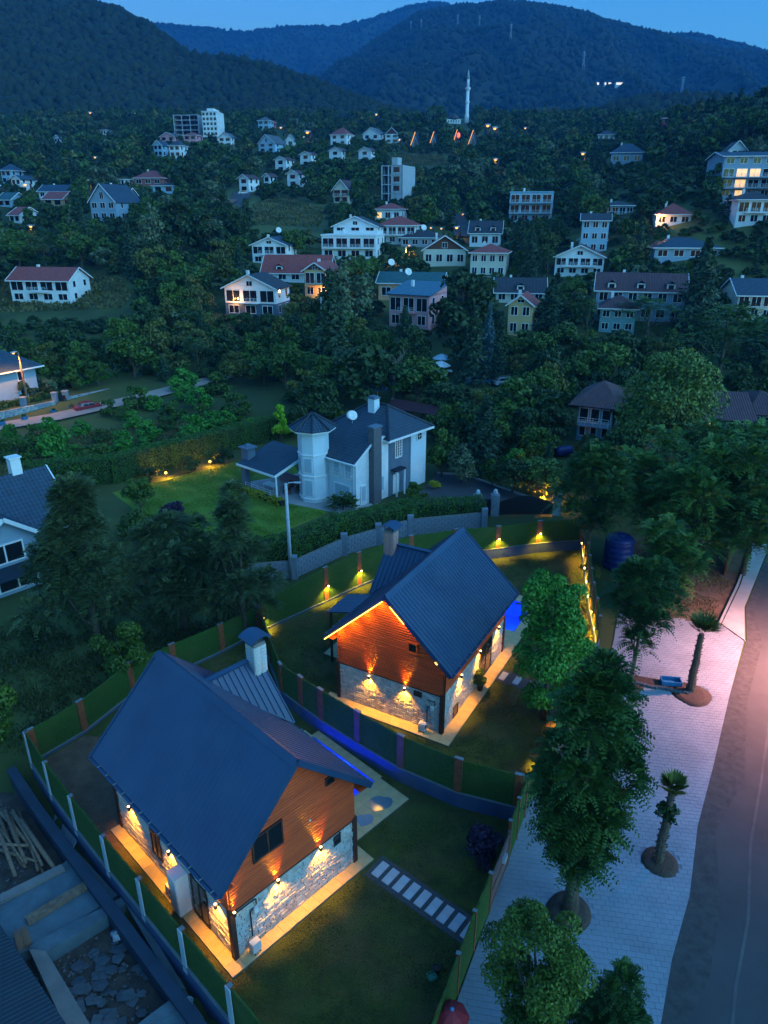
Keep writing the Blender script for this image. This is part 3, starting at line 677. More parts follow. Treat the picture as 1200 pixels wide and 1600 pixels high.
part('light_strip', MB().bar(verge(0.08, 1), verge(0.30, 1), 0.035, 0.03), M_led, cb); part('light_strip', MB().bar(verge(0.77, 1), verge(0.80, 1), 0.04, 0.04), M_led, cb)
for t, sg in ((0.12, -1), (0.35, -1), (0.58, -1), (0.8, -1), (0.14, 1), (0.27, 1)):
    lamp('POINT', cb, verge(t, sg) + Vector((0, 0.16, -0.10)), 5.0, AMBER, rad=0.08)
cn = MB(); cq = [(-2.75, 2.9, 3.45), (-0.02, 2.9, 3.95), (-0.02, 5.4, 3.95), (-2.75, 5.4, 3.45)]
part('side_canopy', corr((-0.02, 2.8, 4.5), (0, 1, 0), Vector((-2.7, 0, -0.75)).normalized(), Vector((-0.75, 0, 2.7)).normalized(), 2.6, 2.8, 0.3), M_roof, cb)
for v in (2.95, 5.25): part('canopy_post', MB().box(-2.55, -2.43, v - 0.06, v + 0.06, 0, 3.72), M_post, cb)
part('flood_lamp', MB().box(-0.16, 0.0, 0.28, 0.42, 2.5, 2.6), M_white, cb)
# aprons of travertine tiles round the cabins
def apron(label, o, a, rects, skip=None):
    t = bpy.data.objects.new('paved_apron', None); COL.objects.link(t); t.location = o; t.rotation_euler.z = a; t['kind'] = 'structure'
    me = {}
    for (u0, u1, v0, v1) in rects:
        part('bed', MB().box(u0, u1, v0, v1, 0.0, 0.085), M_mortar, t)
        nu, nv = max(1, round((u1 - u0) / 0.62)), max(1, round((v1 - v0) / 0.62)); du, dv = (u1 - u0) / nu, (v1 - v0) / nv
        k = (round(du, 3), round(dv, 3))
        if k not in me: me[k] = MB().box(-du / 2 + 0.004, du / 2 - 0.004, -dv / 2 + 0.004, dv / 2 - 0.004, 0, 0.02).mesh('tile', M_tile)
        for i in range(nu):
            for j in range(nv): link('tile', me[k], t, (u0 + (i + 0.5) * du, v0 + (j + 0.5) * dv, 0.0855 + random.uniform(0, 0.004)))
    return t
apron('a', CAB_A, ANG_A, [(-0.55, 7.05, -0.58, -0.02), (-0.55, -0.02, -0.02, 9.5), (6.4, 7.05, -0.02, 0.62), (7.15, 10.8, 0.72, 2.75), (6.5, 7.55, 2.75, 7.8), (10.45, 10.95, 2.75, 7.8), (7.55, 10.45, 7.65, 8.4)])
apron('b', CAB_B, ANG_B, [(-0.1, 7.55, -0.75, -0.02), (6.80, 7.55, -0.02, 9.5), (0.0, 7.4, 9.5, 12.1), (6.7, 7.4, 12.1, 16.3), (2.0, 2.7, 12.1, 16.3), (2.0, 7.4, 16.3, 17.2), (-3.4, -0.05, 3.3, 4.9), (-0.75, -0.05, -0.75, 0.1)])
# pools: open basins with a blue underwater lamp
M_pool = mat('blue_pool_tile', (0.10, 0.20, 0.75), 0.4, (0.06, 0.14, 0.6), 1.5)
M_water = bpy.data.materials.new('pool_water'); M_water.use_nodes = True
nn, ll = M_water.node_tree.nodes, M_water.node_tree.links; nn.clear()
tr = nn.new('ShaderNodeBsdfTransparent'); tr.inputs[0].default_value = (0.55, 0.75, 1, 1); gl = nn.new('ShaderNodeBsdfGlossy'); gl.inputs['Roughness'].default_value = 0.05
mxs = nn.new('ShaderNodeMixShader'); mxs.inputs[0].default_value = 0.06; out = nn.new('ShaderNodeOutputMaterial')
ll.new(tr.outputs[0], mxs.inputs[1]); ll.new(gl.outputs[0], mxs.inputs[2]); ll.new(mxs.outputs[0], out.inputs[0])
def pool(label, o, a, u0, u1, v0, v1, lw):
    t = thing('swimming_pool', label, 'pool', o, a)
    b = MB(); d = -1.3
    for bx in ((u0 - .12, u0, v0 - .12, v1 + .12), (u1, u1 + .12, v0 - .12, v1 + .12), (u0, u1, v0 - .12, v0), (u0, u1, v1, v1 + .12)): b.box(*bx, d, 0.08)
    b.box(u0, u1, v0, v1, d - 0.1, d); part('basin', b, M_pool, t)
    w = MB(); w.add([(u0, v0, -0.06), (u1, v0, -0.06), (u1, v1, -0.06), (u0, v1, -0.06)], [(0, 1, 2, 3)]); part('water', w, M_water, t)
    for k in (0.3, 0.7): lamp('POINT', t, (u0 + 0.25, v0 + (v1 - v0) * k, -0.75), lw, (0.01, 0.06, 1.0), rad=0.12, name='underwater_light')
    lamp('POINT', t, (u1 - 0.25, (v0 + v1) / 2, -0.6), lw, (0.01, 0.06, 1.0), rad=0.12, name='underwater_light')
pool('blue lit swimming pool beside the cabin with the plain dark blue roof slope', CAB_A, ANG_A, *POOL_A, 30)
pool('blue lit swimming pool behind the cabin with the light strip', CAB_B, ANG_B, *POOL_B, 48)
# damp patches on the deck where swimmers stood
M_wet = mat('wet_tile', (0.16, 0.22, 0.27), 0.12, (0.12, 0.17, 0.22), 1.0, spec=0.9)
mb = MB()
for (cu, cv, ru, rv) in ((9.6, 1.55, 0.55, 0.5), (8.3, 1.35, 0.42, 0.40)):
    pts = [(cu + ru * math.cos(t) * (1 + 0.22 * math.sin(3 * t + cu)), cv + rv * math.sin(t) * (1 + 0.2 * math.cos(2 * t + cv))) for t in np.linspace(0, 2 * math.pi, 18, endpoint=False)]
    ww = [loc2w(CAB_A, ANG_A, *p, 0.114) for p in pts]; mb.add([w[:] for w in ww], [tuple(range(18))])
struct('puddle', mb, M_wet)
# stepping stone paths
M_slab = mat('pale_step', (0.50, 0.52, 0.55), 0.8, (0.40, 0.42, 0.45), 2.0); M_grav = mat('dark_gravel', (0.10, 0.11, 0.125), 0.95, (0.05, 0.055, 0.06), 18.0, 1.0, 40.0)
def steps(p, q, n, w, lab):
    p, q = Vector((*p, 0)), Vector((*q, 0)); d = (q - p); L = d.length; d.normalize(); a = math.atan2(d.y, d.x)
    t = bpy.data.objects.new('garden_path', None); COL.objects.link(t); t.location = p; t.rotation_euler.z = a; t['kind'] = 'structure'
    part('gravel_bed', MB().box(0, L, -w / 2 - 0.22, w / 2 + 0.22, 0.0, 0.03), M_grav, t)
    me = MB().box(-0.19, 0.19, -w / 2, w / 2, 0, 0.05).mesh('step', M_slab)
    for i in range(n): link('step', me, t, (0.42 + i * (L - 0.7) / max(1, n - 1), 0, 0.02))
steps(at(583, 1352).xy, at(742, 1462).xy, 9, 0.85, 'a'); steps(at(777, 1054).xy, at(905, 1097).xy, 6, 0.85, 'b')
# ------------------------------------------------------------------ fences faced with artificial turf
M_turf = mat('artificial_turf', (0.045, 0.125, 0.012), 0.95, (0.022, 0.065, 0.008), 9.0, 1.0, 60.0, wear=((0.09, 0.12, 0.03), 0.6, 0.5))
M_fpost = mat('rust_brown_post', (0.27, 0.085, 0.035), 0.6, (0.17, 0.05, 0.02), 3.0)
M_galv = mat('galvanised_post', (0.46, 0.52, 0.58), 0.5, (0.36, 0.42, 0.48), 2.0)
M_plinth = mat('painted_plinth', (0.055, 0.095, 0.20), 0.7, (0.035, 0.065, 0.15), 0.8, 0.3, 10.0, wear=((0.13, 0.15, 0.18), 0.5, 0.4))
def fence(label, pts, zb, zt, post_m=None, lit=(), inner=1, plinth_m=None, extra_back=None, ground=0.0, pw=0.40, lw=10, fringe=True):
    """pts: post positions; zb/zt: bottom and top of the turf (number or list); inner=+1: lamps on the left of the walking direction"""
    f = thing('turf_fence', label, 'fence', (0, 0, 0)); n = len(pts); rr = random.Random(n * 7 + int(pts[0][0] * 10))
    zbs = zb if hasattr(zb, '__len__') else [zb] * n; zts = zt if hasattr(zt, '__len__') else [zt] * n
    for i in range(n - 1):
        a, b = Vector((*pts[i], 0)), Vector((*pts[i + 1], 0)); d = (b - a).normalized(); k = Vector((-d.y, d.x, 0)) * 0.035
        mb = MB(); e = d * 0.02; ns = max(2, int((b - a).length / 0.16)); top = []
        ring = [a + e + k, b - e + k, b - e - k, a + e - k]
        m = (zbs[i] + zbs[i + 1]) / 2
        # face grid with an uneven clipped top edge
        for side in (1, -1):
            o = len(mb.v)
            for j in range(ns + 1):
                p = (a + e).lerp(b - e, j / ns) + k * side; z = zts[i] + (zts[i + 1] - zts[i]) * j / ns + (rr.uniform(-0.03, 0.03) if fringe else 0)
                mb.v += [(p.x, p.y, zbs[i] + (zbs[i + 1] - zbs[i]) * j / ns), (p.x, p.y, z)]
            mb.f += [(o + 2 * j, o + 2 * j + 2, o + 2 * j + 3, o + 2 * j + 1) for j in range(ns)]
        h = 2 * (ns + 1); mb.f += [(2 * j + 1, 2 * j + 3, h + 2 * j + 3, h + 2 * j + 1) for j in range(ns)] + [(0, 1, h + 1, h), (2 * ns, 2 * ns + 1, h + 2 * ns + 1, h + 2 * ns)]
        part('turf_panel', mb, M_turf, f)
        if m > 0.08:
            q = part('plinth', MB().bar((a - d * 0.02 + Vector((0, 0, (zbs[i] + ground) / 2)))[:], (b + d * 0.02 + Vector((0, 0, (zbs[i + 1] + ground) / 2)))[:], 0.24, m - ground), plinth_m or M_plinth, f)
            part('coping', MB().bar((a + Vector((0, 0, zbs[i] + 0.02)))[:], (b + Vector((0, 0, zbs[i + 1] + 0.02)))[:], 0.30, 0.035), M_zinc, f)
    for i, p in enumerate(pts):
        a = Vector((*pts[max(0, i - 1)], 0)); b = Vector((*pts[min(n - 1, i + 1)], 0)); d = (b - a).normalized(); k = Vector((-d.y, d.x, 0)); c = Vector((*p, 0))
        z0, z1 = zbs[i] + 0.04, zts[i] + 0.07
        mb = MB().bar((c + Vector((0, 0, z0)))[:], (c + Vector((0, 0, z1)))[:], pw, 0.15, up=tuple(k)); po = part('post', mb, post_m or M_fpost, f)
        part('post_cap', MB().bar((c + Vector((0, 0, z1)))[:], (c + Vector((0, 0, z1 + 0.025)))[:], pw + 0.03, 0.18, up=tuple(k)), M_zinc, po)
        if extra_back is not None:
            q = c + k * extra_back * 0.10
            part('post_back', MB().bar((q + Vector((0, 0, -.25)))[:], (q + Vector((0, 0, z1 - 0.03)))[:], 0.30, 0.05, up=tuple(k)), M_galv, po)
        if i in lit:
            zl = z0 + (z1 - z0) * 0.46; q = c + k * inner * 0.075
            lf = part('post_lamp', MB().bar((q + Vector((0, 0, zl)))[:], (q + k * inner * 0.20 + Vector((0, 0, zl)))[:], 0.10, 0.07), M_black, po)
            part('lens', MB().bar((q + k * inner * 0.21 + Vector((0, 0, zl)))[:], (q + k * inner * 0.25 + Vector((0, 0, zl)))[:], 0.12, 0.09), M_glow, lf)
            lamp('SPOT', po, q + k * inner * 0.30 + Vector((0, 0, zl - 0.06)), lw * 3.6, AMBER, tuple(Vector((0, 0, -1)) - k * inner * 0.30), 118, 0.8, 0.04)
    return f
BACK_B = [(-8.6, 42.8), (-4.35, 46.9), (-1.95, 49.3), (2.2, 52.4), (6.0, 53.7), (9.6, 54.3), (13.3, 55.4), (17.2, 56.0)]
fence('turf fence with lamp lit posts closing the plot below the block wall', BACK_B, [0.12, 0.12, 0.12, 0.3, 0.7, 0.9, 0.9, 0.9], [2.2, 2.85, 2.9, 2.9, 2.9, 2.9, 2.9, 2.9], lit=(0, 1, 2, 3, 5, 6), inner=-1, lw=16)
fence('unlit turf fence with rust brown posts in front of the dark trees', [(-18.6, 29.9), (-16.9, 32.2), (-15.3, 35.7), (-13.3, 37.7), (-10.8, 40.2), (-8.75, 42.6)], 0.15, [2.05, 2.1, 2.2, 2.2, 2.1, 2.1])
fence('curved turf fence on a blue plinth dividing the two cabin plots', [(-8.5, 42.4), (-7.3, 38.6), (-6.15, 35.2), (-4.75, 33.5), (-3.5, 32.2), (-1.4, 30.35), (0.85, 28.45), (3.6, 26.8), (6.35, 25.85)], [0.15, 0.2, 0.6, 0.85, 0.9, 0.9, 0.9, 0.9, 0.9], [2.1, 2.2, 2.5, 2.8, 2.9, 2.9, 2.9, 2.9, 2.8])
rp = [(17.2, 55.6), (16.75, 53.4), (16.3, 51.2), (15.85, 49.0), (15.4, 46.8), (14.95, 44.6), (14.6, 42.4), (14.25, 40.4), (13.2, 37.4), (11.8, 34.6), (10.2, 32.0), (8.5, 29.1), (6.75, 26.05)]
fence('turf fence lit by a row of amber post lamps along the paved forecourt', rp, [0.8, 0.8, 0.75, 0.7, 0.7, 0.7, 0.7, 0.7, 0.3, 0.15, 0.15, 0.15, 0.2], [2.8] * 7 + [2.6, 2.3, 2.2, 2.2, 2.2, 2.3], lit=tuple(range(1, 13)), inner=-1, pw=0.22, lw=13)
fence('bright green turf fence between the paved forecourt and the gate', [(6.75, 26.0), (6.15, 24.7), (5.55, 23.4)], 0.06, 2.5, pw=0.12)
fence('turf fence beyond the gate towards the red parasol', [(4.35, 20.9), (3.5, 19.2), (2.7, 17.5), (1.2, 14.2), (-0.8, 12.0)], 0.06, 2.3, pw=0.12)
fence('turf fence above the building site with pale posts on its outer face', [(-18.7, 29.7), (-16.7, 27.5), (-14.55, 25.3), (-12.2, 23.0), (-9.95, 20.85), (-7.65, 18.65), (-5.4, 16.5), (-3.0, 14.2), (-0.8, 12.0)], 0.10, 2.05, extra_back=-1, ground=-1.55, pw=0.16)
g_ = thing('garden_gate', 'brown boarded metal gate open onto the forecourt at the end of the step path', 'gate', (0, 0, 0))
ga, gb = Vector((5.5, 23.25, 0)), Vector((4.4, 21.0, 0)); gd = (gb - ga).normalized(); gk = Vector((-gd.y, gd.x, 0))
M_gate = mat('brown_gate_paint', (0.20, 0.115, 0.10), 0.5, (0.14, 0.08, 0.07), 2.0)
for i in range(11):
    p = ga.lerp(gb, (i + 0.5) / 11); part('board', MB().bar((p + Vector((0, 0, 0.12)))[:], (p + Vector((0, 0, 2.0)))[:], (gb - ga).length / 11 - 0.012, 0.035, up=tuple(gk)), M_gate, g_)
for z in (0.2, 1.1, 1.95): part('rail', MB().bar((ga + gk * 0.04 + Vector((0, 0, z)))[:], (gb + gk * 0.04 + Vector((0, 0, z)))[:], 0.04, 0.09), M_gate, g_)
for p in (ga, gb): part('gate_post', MB().bar(p[:], (p + Vector((0, 0, 2.15)))[:], 0.12, 0.12), M_gate, g_)
part('handle', MB().bar((ga.lerp(gb, 0.82) - gk * 0.09 + Vector((0, 0, 0.95)))[:], (ga.lerp(gb, 0.82) - gk * 0.09 + Vector((0, 0, 1.25)))[:], 0.03, 0.03), M_zinc, g_)
part('letter_box', MB().bar((ga.lerp(gb, 0.35) + gk * 0.10 + Vector((0, 0, 1.3)))[:], (ga.lerp(gb, 0.35) + gk * 0.10 + Vector((0, 0, 1.55)))[:], 0.4, 0.14, up=tuple(gk)), M_galv, g_)
fence('turf fence standing alone at the far end of the footway', [(27.6, 51.0), (29.2, 53.6), (30.6, 55.8)], 0.05, 2.6, pw=0.1)

# ------------------------------------------------------------------ building site below the left fence
ZS = -1.5
M_oldb = mat('dusty_concrete', (0.22, 0.21, 0.20), 0.85, (0.15, 0.15, 0.15), 0.9, 0.4, 9.0)
M_rwall = mat('bitumen_coat', (0.030, 0.050, 0.085), 0.6, (0.018, 0.03, 0.055), 0.8)
M_oldconc = mat('wet_concrete', (0.11, 0.17, 0.205), 0.7, (0.07, 0.11, 0.14), 0.9, 0.5, 9.0, wear=((0.07, 0.09, 0.10), 0.6, 0.7))
M_timber = mat('weathered_timber', (0.27, 0.19, 0.13), 0.85, (0.15, 0.10, 0.07), 2.0, 0.6, 12.0, stretch=(3, 3, 0.5))
M_slate = mat('broken_slate', (0.085, 0.105, 0.125), 0.7, (0.05, 0.065, 0.08), 2.0, 0.5)
M_rubble = mat('rubble_ground', (0.085, 0.07, 0.06), 0.95, (0.04, 0.034, 0.03), 1.6, 1.0, 7.0)
sheet('site_ground', [at(x, y, ZS)[:2] for x, y in ((-220, 1240), (30, 1240), (330, 1620), (-60, 1900), (-300, 1600))], M_rubble, ZS + 0.06, 0.03)
rw = MB(); wl_ = [(-19.9, 29.6), (-17.3, 26.9), (-12.9, 22.6), (-8.3, 18.1), (-3.7, 13.7), (-1.6, 11.6)]
rwt = thing('retaining_wall', 'low dark blue retaining wall running along the foot of the left turf fence', 'wall', (0, 0, 0))
for a, b in zip(wl_[:-1], wl_[1:]):
    part('wall_section', MB().bar((a[0], a[1], ZS / 2 - 0.15), (b[0], b[1], ZS / 2 - 0.15), 0.30, -ZS - 0.25), M_rwall, rwt)
    part('coping', MB().bar((a[0], a[1], -0.24), (b[0], b[1], -0.24), 0.46, 0.10), M_rwall, rwt)
fnd = thing('concrete_foundation', 'grey concrete foundation with raised beams on the building site', 'foundation', (0, 0, 0))
def pslab(name, px, z0, z1, m, par): return part(name, MB().prism([at(x, y, z1)[:2] for x, y in px], z0, z1), m, par)
pslab('slab', [(0, 1412), (22, 1404), (122, 1332), (183, 1398), (178, 1402), (60, 1478), (0, 1500)][::-1], ZS, -0.85, M_oldconc, fnd)
pslab('beam', [(-10, 1415), (-10, 1402), (95, 1350), (101, 1357)][::-1], -0.85, -0.68, M_oldb, fnd)
pslab('beam', [(38, 1432), (150, 1366), (154, 1374), (44, 1442)][::-1], -0.85, -0.66, M_timber, fnd)
pslab('beam', [(45, 1480), (62, 1468), (190, 1402), (196, 1412), (70, 1490)][::-1], ZS, -0.74, M_oldconc, fnd)
pslab('beam', [(45, 1482), (72, 1486), (140, 1600), (150, 1640), (118, 1640)][::-1], ZS, -0.60, M_oldb, fnd)
pslab('pit_wall', [(196, 1412), (206, 1408), (290, 1545), (275, 1548)][::-1], ZS, -0.70, M_oldconc, fnd)
pslab('slab', [(215, 1600), (288, 1545), (318, 1590), (310, 1640), (200, 1640)][::-1], ZS, -0.75, M_oldconc, fnd)
br = thing('brick_pier', 'short brick pier at the corner of the concrete foundation', 'pier', at(38, 1478, -0.85), R(40))
pm_ = MB().box(-0.13, 0.13, -0.065, 0.065, 0.004, 0.076).mesh('brick', mat('pier_brick', (0.22, 0.14, 0.10), 0.9, (0.15, 0.09, 0.07), 5.0, 0.5))
for c in range(11):
    for i in range(2):
        for j in range(2):
            q = link('brick', pm_, br, ((i - 0.5) * 0.27, (j - 0.5) * 0.14, c * 0.08), 0)
            q.rotation_euler.z = 0
bk = thing('insulation_board', 'pale blue insulation board leaning against the retaining wall', 'board', (0, 0, 0))
a, b = at(72, 1262, ZS), at(108, 1340, ZS); k = Vector((0.55, 0.60, 0))
part('panel', MB().slab([a[:], b[:], (b + k * 0.9 + Vector((0, 0, 1.15)))[:], (a + k * 0.9 + Vector((0, 0, 1.15)))[:]], 0.06), mat('insulation_foam', (0.32, 0.42, 0.55), 0.7), bk)
part('batten', MB().bar(((a + b) / 2)[:], ((a + b) / 2 + k * 0.85 + Vector((0, 0, 1.1)))[:], 0.08, 0.04), M_timber, bk)
rr = random.Random(3)
for i in range(17):                               # each log lies in the heap on its own
    x0, y0 = rr.uniform(-12, 38), rr.uniform(1262, 1290); x1, y1 = x0 + rr.uniform(20, 62), y0 + rr.uniform(52, 92)
    if i > 13: x0, y0, x1, y1 = rr.uniform(-20, 0), rr.uniform(1300, 1340), rr.uniform(25, 60), rr.uniform(1320, 1372)
    zz = ZS + 0.2 + (i % 4) * 0.17; p, q = at(x0, y0, zz), at(x1, y1, zz - 0.08); r0 = rr.uniform(0.055, 0.12)
    m = (p + q) / 2 + Vector((rr.uniform(-.06, .06), rr.uniform(-.06, .06), 0.02))
    o = thing('log', 'long weathered pole lying in the timber heap on the building site', 'log', p, 0, 'poles of the timber heap')
    part('trunk', MB().tube([(0, 0, 0), m - p, q - p], [r0, r0 * 0.9, r0 * 0.7], 7), M_timber, o, True)
for i in range(90):
    x, y = rr.uniform(95, 235), rr.uniform(1462, 1640)
    if not inside((x, y), [(100, 1520), (178, 1458), (262, 1556), (215, 1600), (150, 1640), (130, 1600)]): continue
    c = at(x, y, ZS + 0.12 + rr.uniform(0, 0.12)); k = rr.randint(5, 6); s = rr.uniform(0.16, 0.42)
    pl = [(math.cos(t) * s * rr.uniform(0.8, 1.1), math.sin(t) * s * rr.uniform(0.65, 0.95)) for t in (6.283 * (q_ + rr.uniform(-.25, .25)) / k for q_ in range(k))]
    if len(pl) < 4: continue
    o = part('slate_piece', MB().prism(pl, 0, 0.04), M_slate, None); o.location = c; o.rotation_euler = (rr.uniform(-.3, .3), rr.uniform(-.3, .3), 0)
    tag(o, 'broken flat slate piece lying in the foundation pit', 'slate', 'slate pieces in the pit')
rub = MB(); rq = random.Random(12)                   # loose rubble over the site floor
for i in range(900):
    p = at(rq.uniform(-60, 300), rq.uniform(1250, 1640), ZS + .06); s = rq.uniform(.03, .10)
    if pit_side(p.x, p.y) < 1.2: continue
    pts = [(p.x + math.cos(t) * s * rq.uniform(.6, 1.2), p.y + math.sin(t) * s * rq.uniform(.6, 1.2)) for t in (0.2, 1.7, 3.3, 4.9)]; rub.prism(pts, ZS + .05, [ZS + .06 + s * rq.uniform(.3, 1.1) for _ in range(4)])
o = part('rubble', rub, mat('rubble_stone', (.16, .16, .17), .9, (.06, .06, .065), 6.0)); o['kind'] = 'stuff'; o['label'] = 'loose rubble scattered over the building site'; o['category'] = 'rubble'
bg_ = thing('cement_bag', 'crumpled pale plastic bag at the rim of the slate pit', 'bag', at(186, 1465, ZS + 0.1))
v_ = MB().lathe([(0.02, 0), (0.30, 0.05), (0.36, 0.16), (0.25, 0.3), (0.10, 0.36), (0.13, 0.42)], 10); v_.v = [(x * (1 + .25 * math.sin(9 * y + 4 * z)), y * 0.8 + .05 * math.sin(14 * x), z) for x, y, z in v_.v]
part('sack', v_, mat('pale_plastic', (0.42, 0.47, 0.55), 0.4), bg_, True); part('tie', MB().lathe([(0.11, 0.355), (0.125, 0.365), (0.11, 0.375)], 8), M_black, bg_)
bk_ = thing('bucket', 'pale round bucket on the small concrete slab of the building site', 'bucket', at(296, 1572, -0.75))
part('body', MB().lathe([(0.12, 0), (0.16, 0.3), (0.175, 0.31), (0.15, 0.3), (0.11, 0.02)], 14), mat('pale_blue_plastic', (0.45, 0.58, 0.68), 0.4), bk_, True)
part('handle', MB().tube([(0.16 * math.cos(t), 0.03, 0.29 + 0.1 * math.sin(t)) for t in np.linspace(0, math.pi, 9)], 0.008, 5), M_black, bk_)
# corner of the neighbouring roof at the bottom left
nr_ = thing('workshop', 'workshop with a dark corrugated roof and wooden eave at the edge of the building site', 'building', (0, 0, 0))
ra, rb = at(-8, 1432, 1.6), at(118, 1622, 1.6); al = (rb - ra).normalized(); dn = Vector((-0.60, -0.72, 0.30)).normalized(); dn = (dn - al * dn.dot(al)).normalized(); nm = al.cross(dn); nm = nm if nm.z > 0 else -nm
part('roof', corr(ra - al * 2.5, al, dn, nm, (rb - ra).length + 5.5, 6.0, 0.18, 0.012), mat('dark_sheet_roof', (0.018, 0.035, 0.05), 0.55, (0.012, 0.025, 0.038), 0.6), nr_)
part('eave_board', MB().bar(tuple(ra - al * 2.5 - nm * 0.12), tuple(rb + al * 3.0 - nm * 0.12), 0.06, 0.14), M_timber, nr_)
hz = Vector((dn.x, dn.y, 0)).normalized(); wa, wb = ra - al * 2.3 + hz * 0.7, rb + al * 2.8 + hz * 0.7
part('wall', MB().prism([(wa.x, wa.y), (wb.x, wb.y), (wb.x + hz.x * 5, wb.y + hz.y * 5), (wa.x + hz.x * 5, wa.y + hz.y * 5)], ZS, [1.55, 1.55, 3.2, 3.2]), M_conc, nr_)

# ------------------------------------------------------------------ things on the forecourt
M_soil = mat('planting_soil', (0.075, 0.05, 0.04), 0.95, (0.045, 0.03, 0.025), 4.0, 1.0)
M_bark = mat('bark', (0.13, 0.095, 0.07), 0.9, (0.06, 0.045, 0.035), 3.0, 1.0, 9.0, stretch=(4, 4, 0.7))
for i, (x, y, r) in enumerate(BEDS):
    mb = MB().lathe([(r * 0.98, 0.02), (r * 0.98, 0.055), (r * 0.6, 0.09), (0.1, 0.11)], 22); mb.v = [(px * (1 + .06 * math.sin(px * 5 + i)), py * (1 + .06 * math.cos(py * 6)), z) for px, py, z in mb.v]
    o = struct('planting_bed', mb, M_soil, True); o.location = (x, y, 0.01)
mbp = MB(); rr = random.Random(9)                       # planting strip with edging behind the palm
pa_, pb_ = at(985, 1062), at(1070, 1078)
sheet('planting_strip', [(pa_.x, pa_.y + .5), (pa_.x, pa_.y - .45), (pb_.x, pb_.y - .5), (pb_.x, pb_.y + .6)], M_soil, 0.066)
for i in range(15):
    p = pa_.lerp(pb_, i / 14); o = part('edging_stone', MB().box(-0.13, 0.13, -0.09, 0.09, 0, 0.16), M_slate, None); o.location = (p.x, p.y - 0.5 + 0.05 * math.sin(i), 0.05); o.rotation_euler.z = rr.uniform(-.4, .4)
    tag(o, 'dark edging stone of the planting strip behind the palm', 'stone', 'edging stones of the planting strip')
tb = thing('water_trough', 'bright blue plastic trough behind the palm trunk', 'trough', at(1048, 1068, 0.06), R(-8))
t_ = MB(); t_.box(-0.6, 0.6, -0.3, -0.26, 0, 0.3).box(-0.6, 0.6, 0.26, 0.3, 0, 0.3).box(-0.6, -0.56, -0.26, 0.26, 0, 0.3).box(0.56, 0.6, -0.26, 0.26, 0, 0.3).box(-0.56, 0.56, -0.26, 0.26, 0, 0.05)
M_bluep = mat('blue_plastic', (0.03, 0.20, 0.42), 0.4); part('tub', t_, M_bluep, tb); part('rim', MB().box(-0.63, 0.63, -0.33, -0.28, 0.28, 0.32).box(-0.63, 0.63, 0.28, 0.33, 0.28, 0.32), M_bluep, tb)
M_tank = mat('blue_tank_plastic', (0.010, 0.03, 0.16), 0.45, (0.008, 0.022, 0.12), 1.0)
def tank(label, p, r, h):
    t = thing('water_tank', label, 'tank', p)
    prof = [(r * 0.96, 0)]
    for k in range(5): z = h * (0.05 + k * 0.17); prof += [(r, z), (r, z + h * 0.10), (r * 0.96, z + h * 0.13)]
    prof += [(r, h * 0.88), (r * 0.8, h * 0.95), (r * 0.35, h)]; part('body', MB().lathe(prof, 24), M_tank, t, True)
    part('lid', MB().lathe([(r * 0.33, h), (r * 0.33, h + 0.08), (r * 0.28, h + 0.1)], 16), M_tank, t)
tank('tall ribbed blue water tank beside the lit fence', at(963, 885), 1.15, 2.9)
bx = thing('pallet_tank', 'square blue pallet tank lying next to the tall water tank', 'tank', at(990, 905), R(20))
part('body', MB().box(-0.9, 0.9, -0.6, 0.6, 0.12, 0.75), M_tank, bx); part('pallet', MB().box(-0.95, 0.95, -0.65, 0.65, 0, 0.11), M_timber, bx); part('lid', MB().lathe([(0.16, 0.75), (0.16, 0.8)], 14), M_black, bx)
pr_ = thing('parasol', 'red parasol folded open at the bottom end of the turf fence', 'parasol', at(703, 1640, 0.03)); pc = MB()
pc.lathe([(0.62, 1.75), (0.60, 1.80), (0.3, 2.02), (0.03, 2.16)], 8); part('canopy', pc, mat('red_fabric', (0.30, 0.02, 0.03), 0.7), pr_); part('pole', MB().lathe([(0.02, 0.08), (0.02, 2.1)], 8), M_zinc, pr_)
part('finial', MB().lathe([(0.07, 2.16), (0.07, 2.2), (0.02, 2.26)], 8), M_bluep, pr_); part('base', MB().lathe([(0.25, 0), (0.25, 0.06), (0.05, 0.09)], 14), M_black, pr_)
gx = thing('garden_crate', 'small green crate left on the lawn near the fence', 'crate', at(675, 1528, 0.02), R(25)); 
part('tray', MB().box(-0.16, 0.16, -0.14, 0.14, 0, 0.03).box(-0.16, -0.14, -0.14, 0.14, 0.03, 0.16).box(0.14, 0.16, -0.14, 0.14, 0.03, 0.16), mat('green_plastic', (0.03, 0.28, 0.17), 0.5), gx); part('rim', MB().box(-0.17, 0.17, -0.15, -0.13, 0.12, 0.17).box(-0.17, 0.17, 0.13, 0.15, 0.12, 0.17), MATS['green_plastic'], gx)
gx2 = thing('plant_pot', 'black plant pot beside the green crate', 'pot', at(681, 1518, 0.02)); part('pot', MB().lathe([(0.11, 0), (0.15, 0.24), (0.16, 0.25), (0.13, 0.24), (0.1, 0.05)], 12), M_black, gx2); part('soil', MB().lathe([(0.125, 0.2), (0.02, 0.215)], 12), M_soil, gx2)
ft = thing('garden_tray', 'flat green plastic tray near the step path by the lamp lit fence', 'tray', at(862, 1124, 0.02), R(-20)); part('tray', MB().box(-0.3, 0.3, -0.14, 0.14, 0, 0.03), MATS['green_plastic'], ft); part('rim', MB().box(-0.32, 0.32, -0.16, -0.13, 0.03, 0.06).box(-0.32, 0.32, 0.13, 0.16, 0.03, 0.06), MATS['green_plastic'], ft)
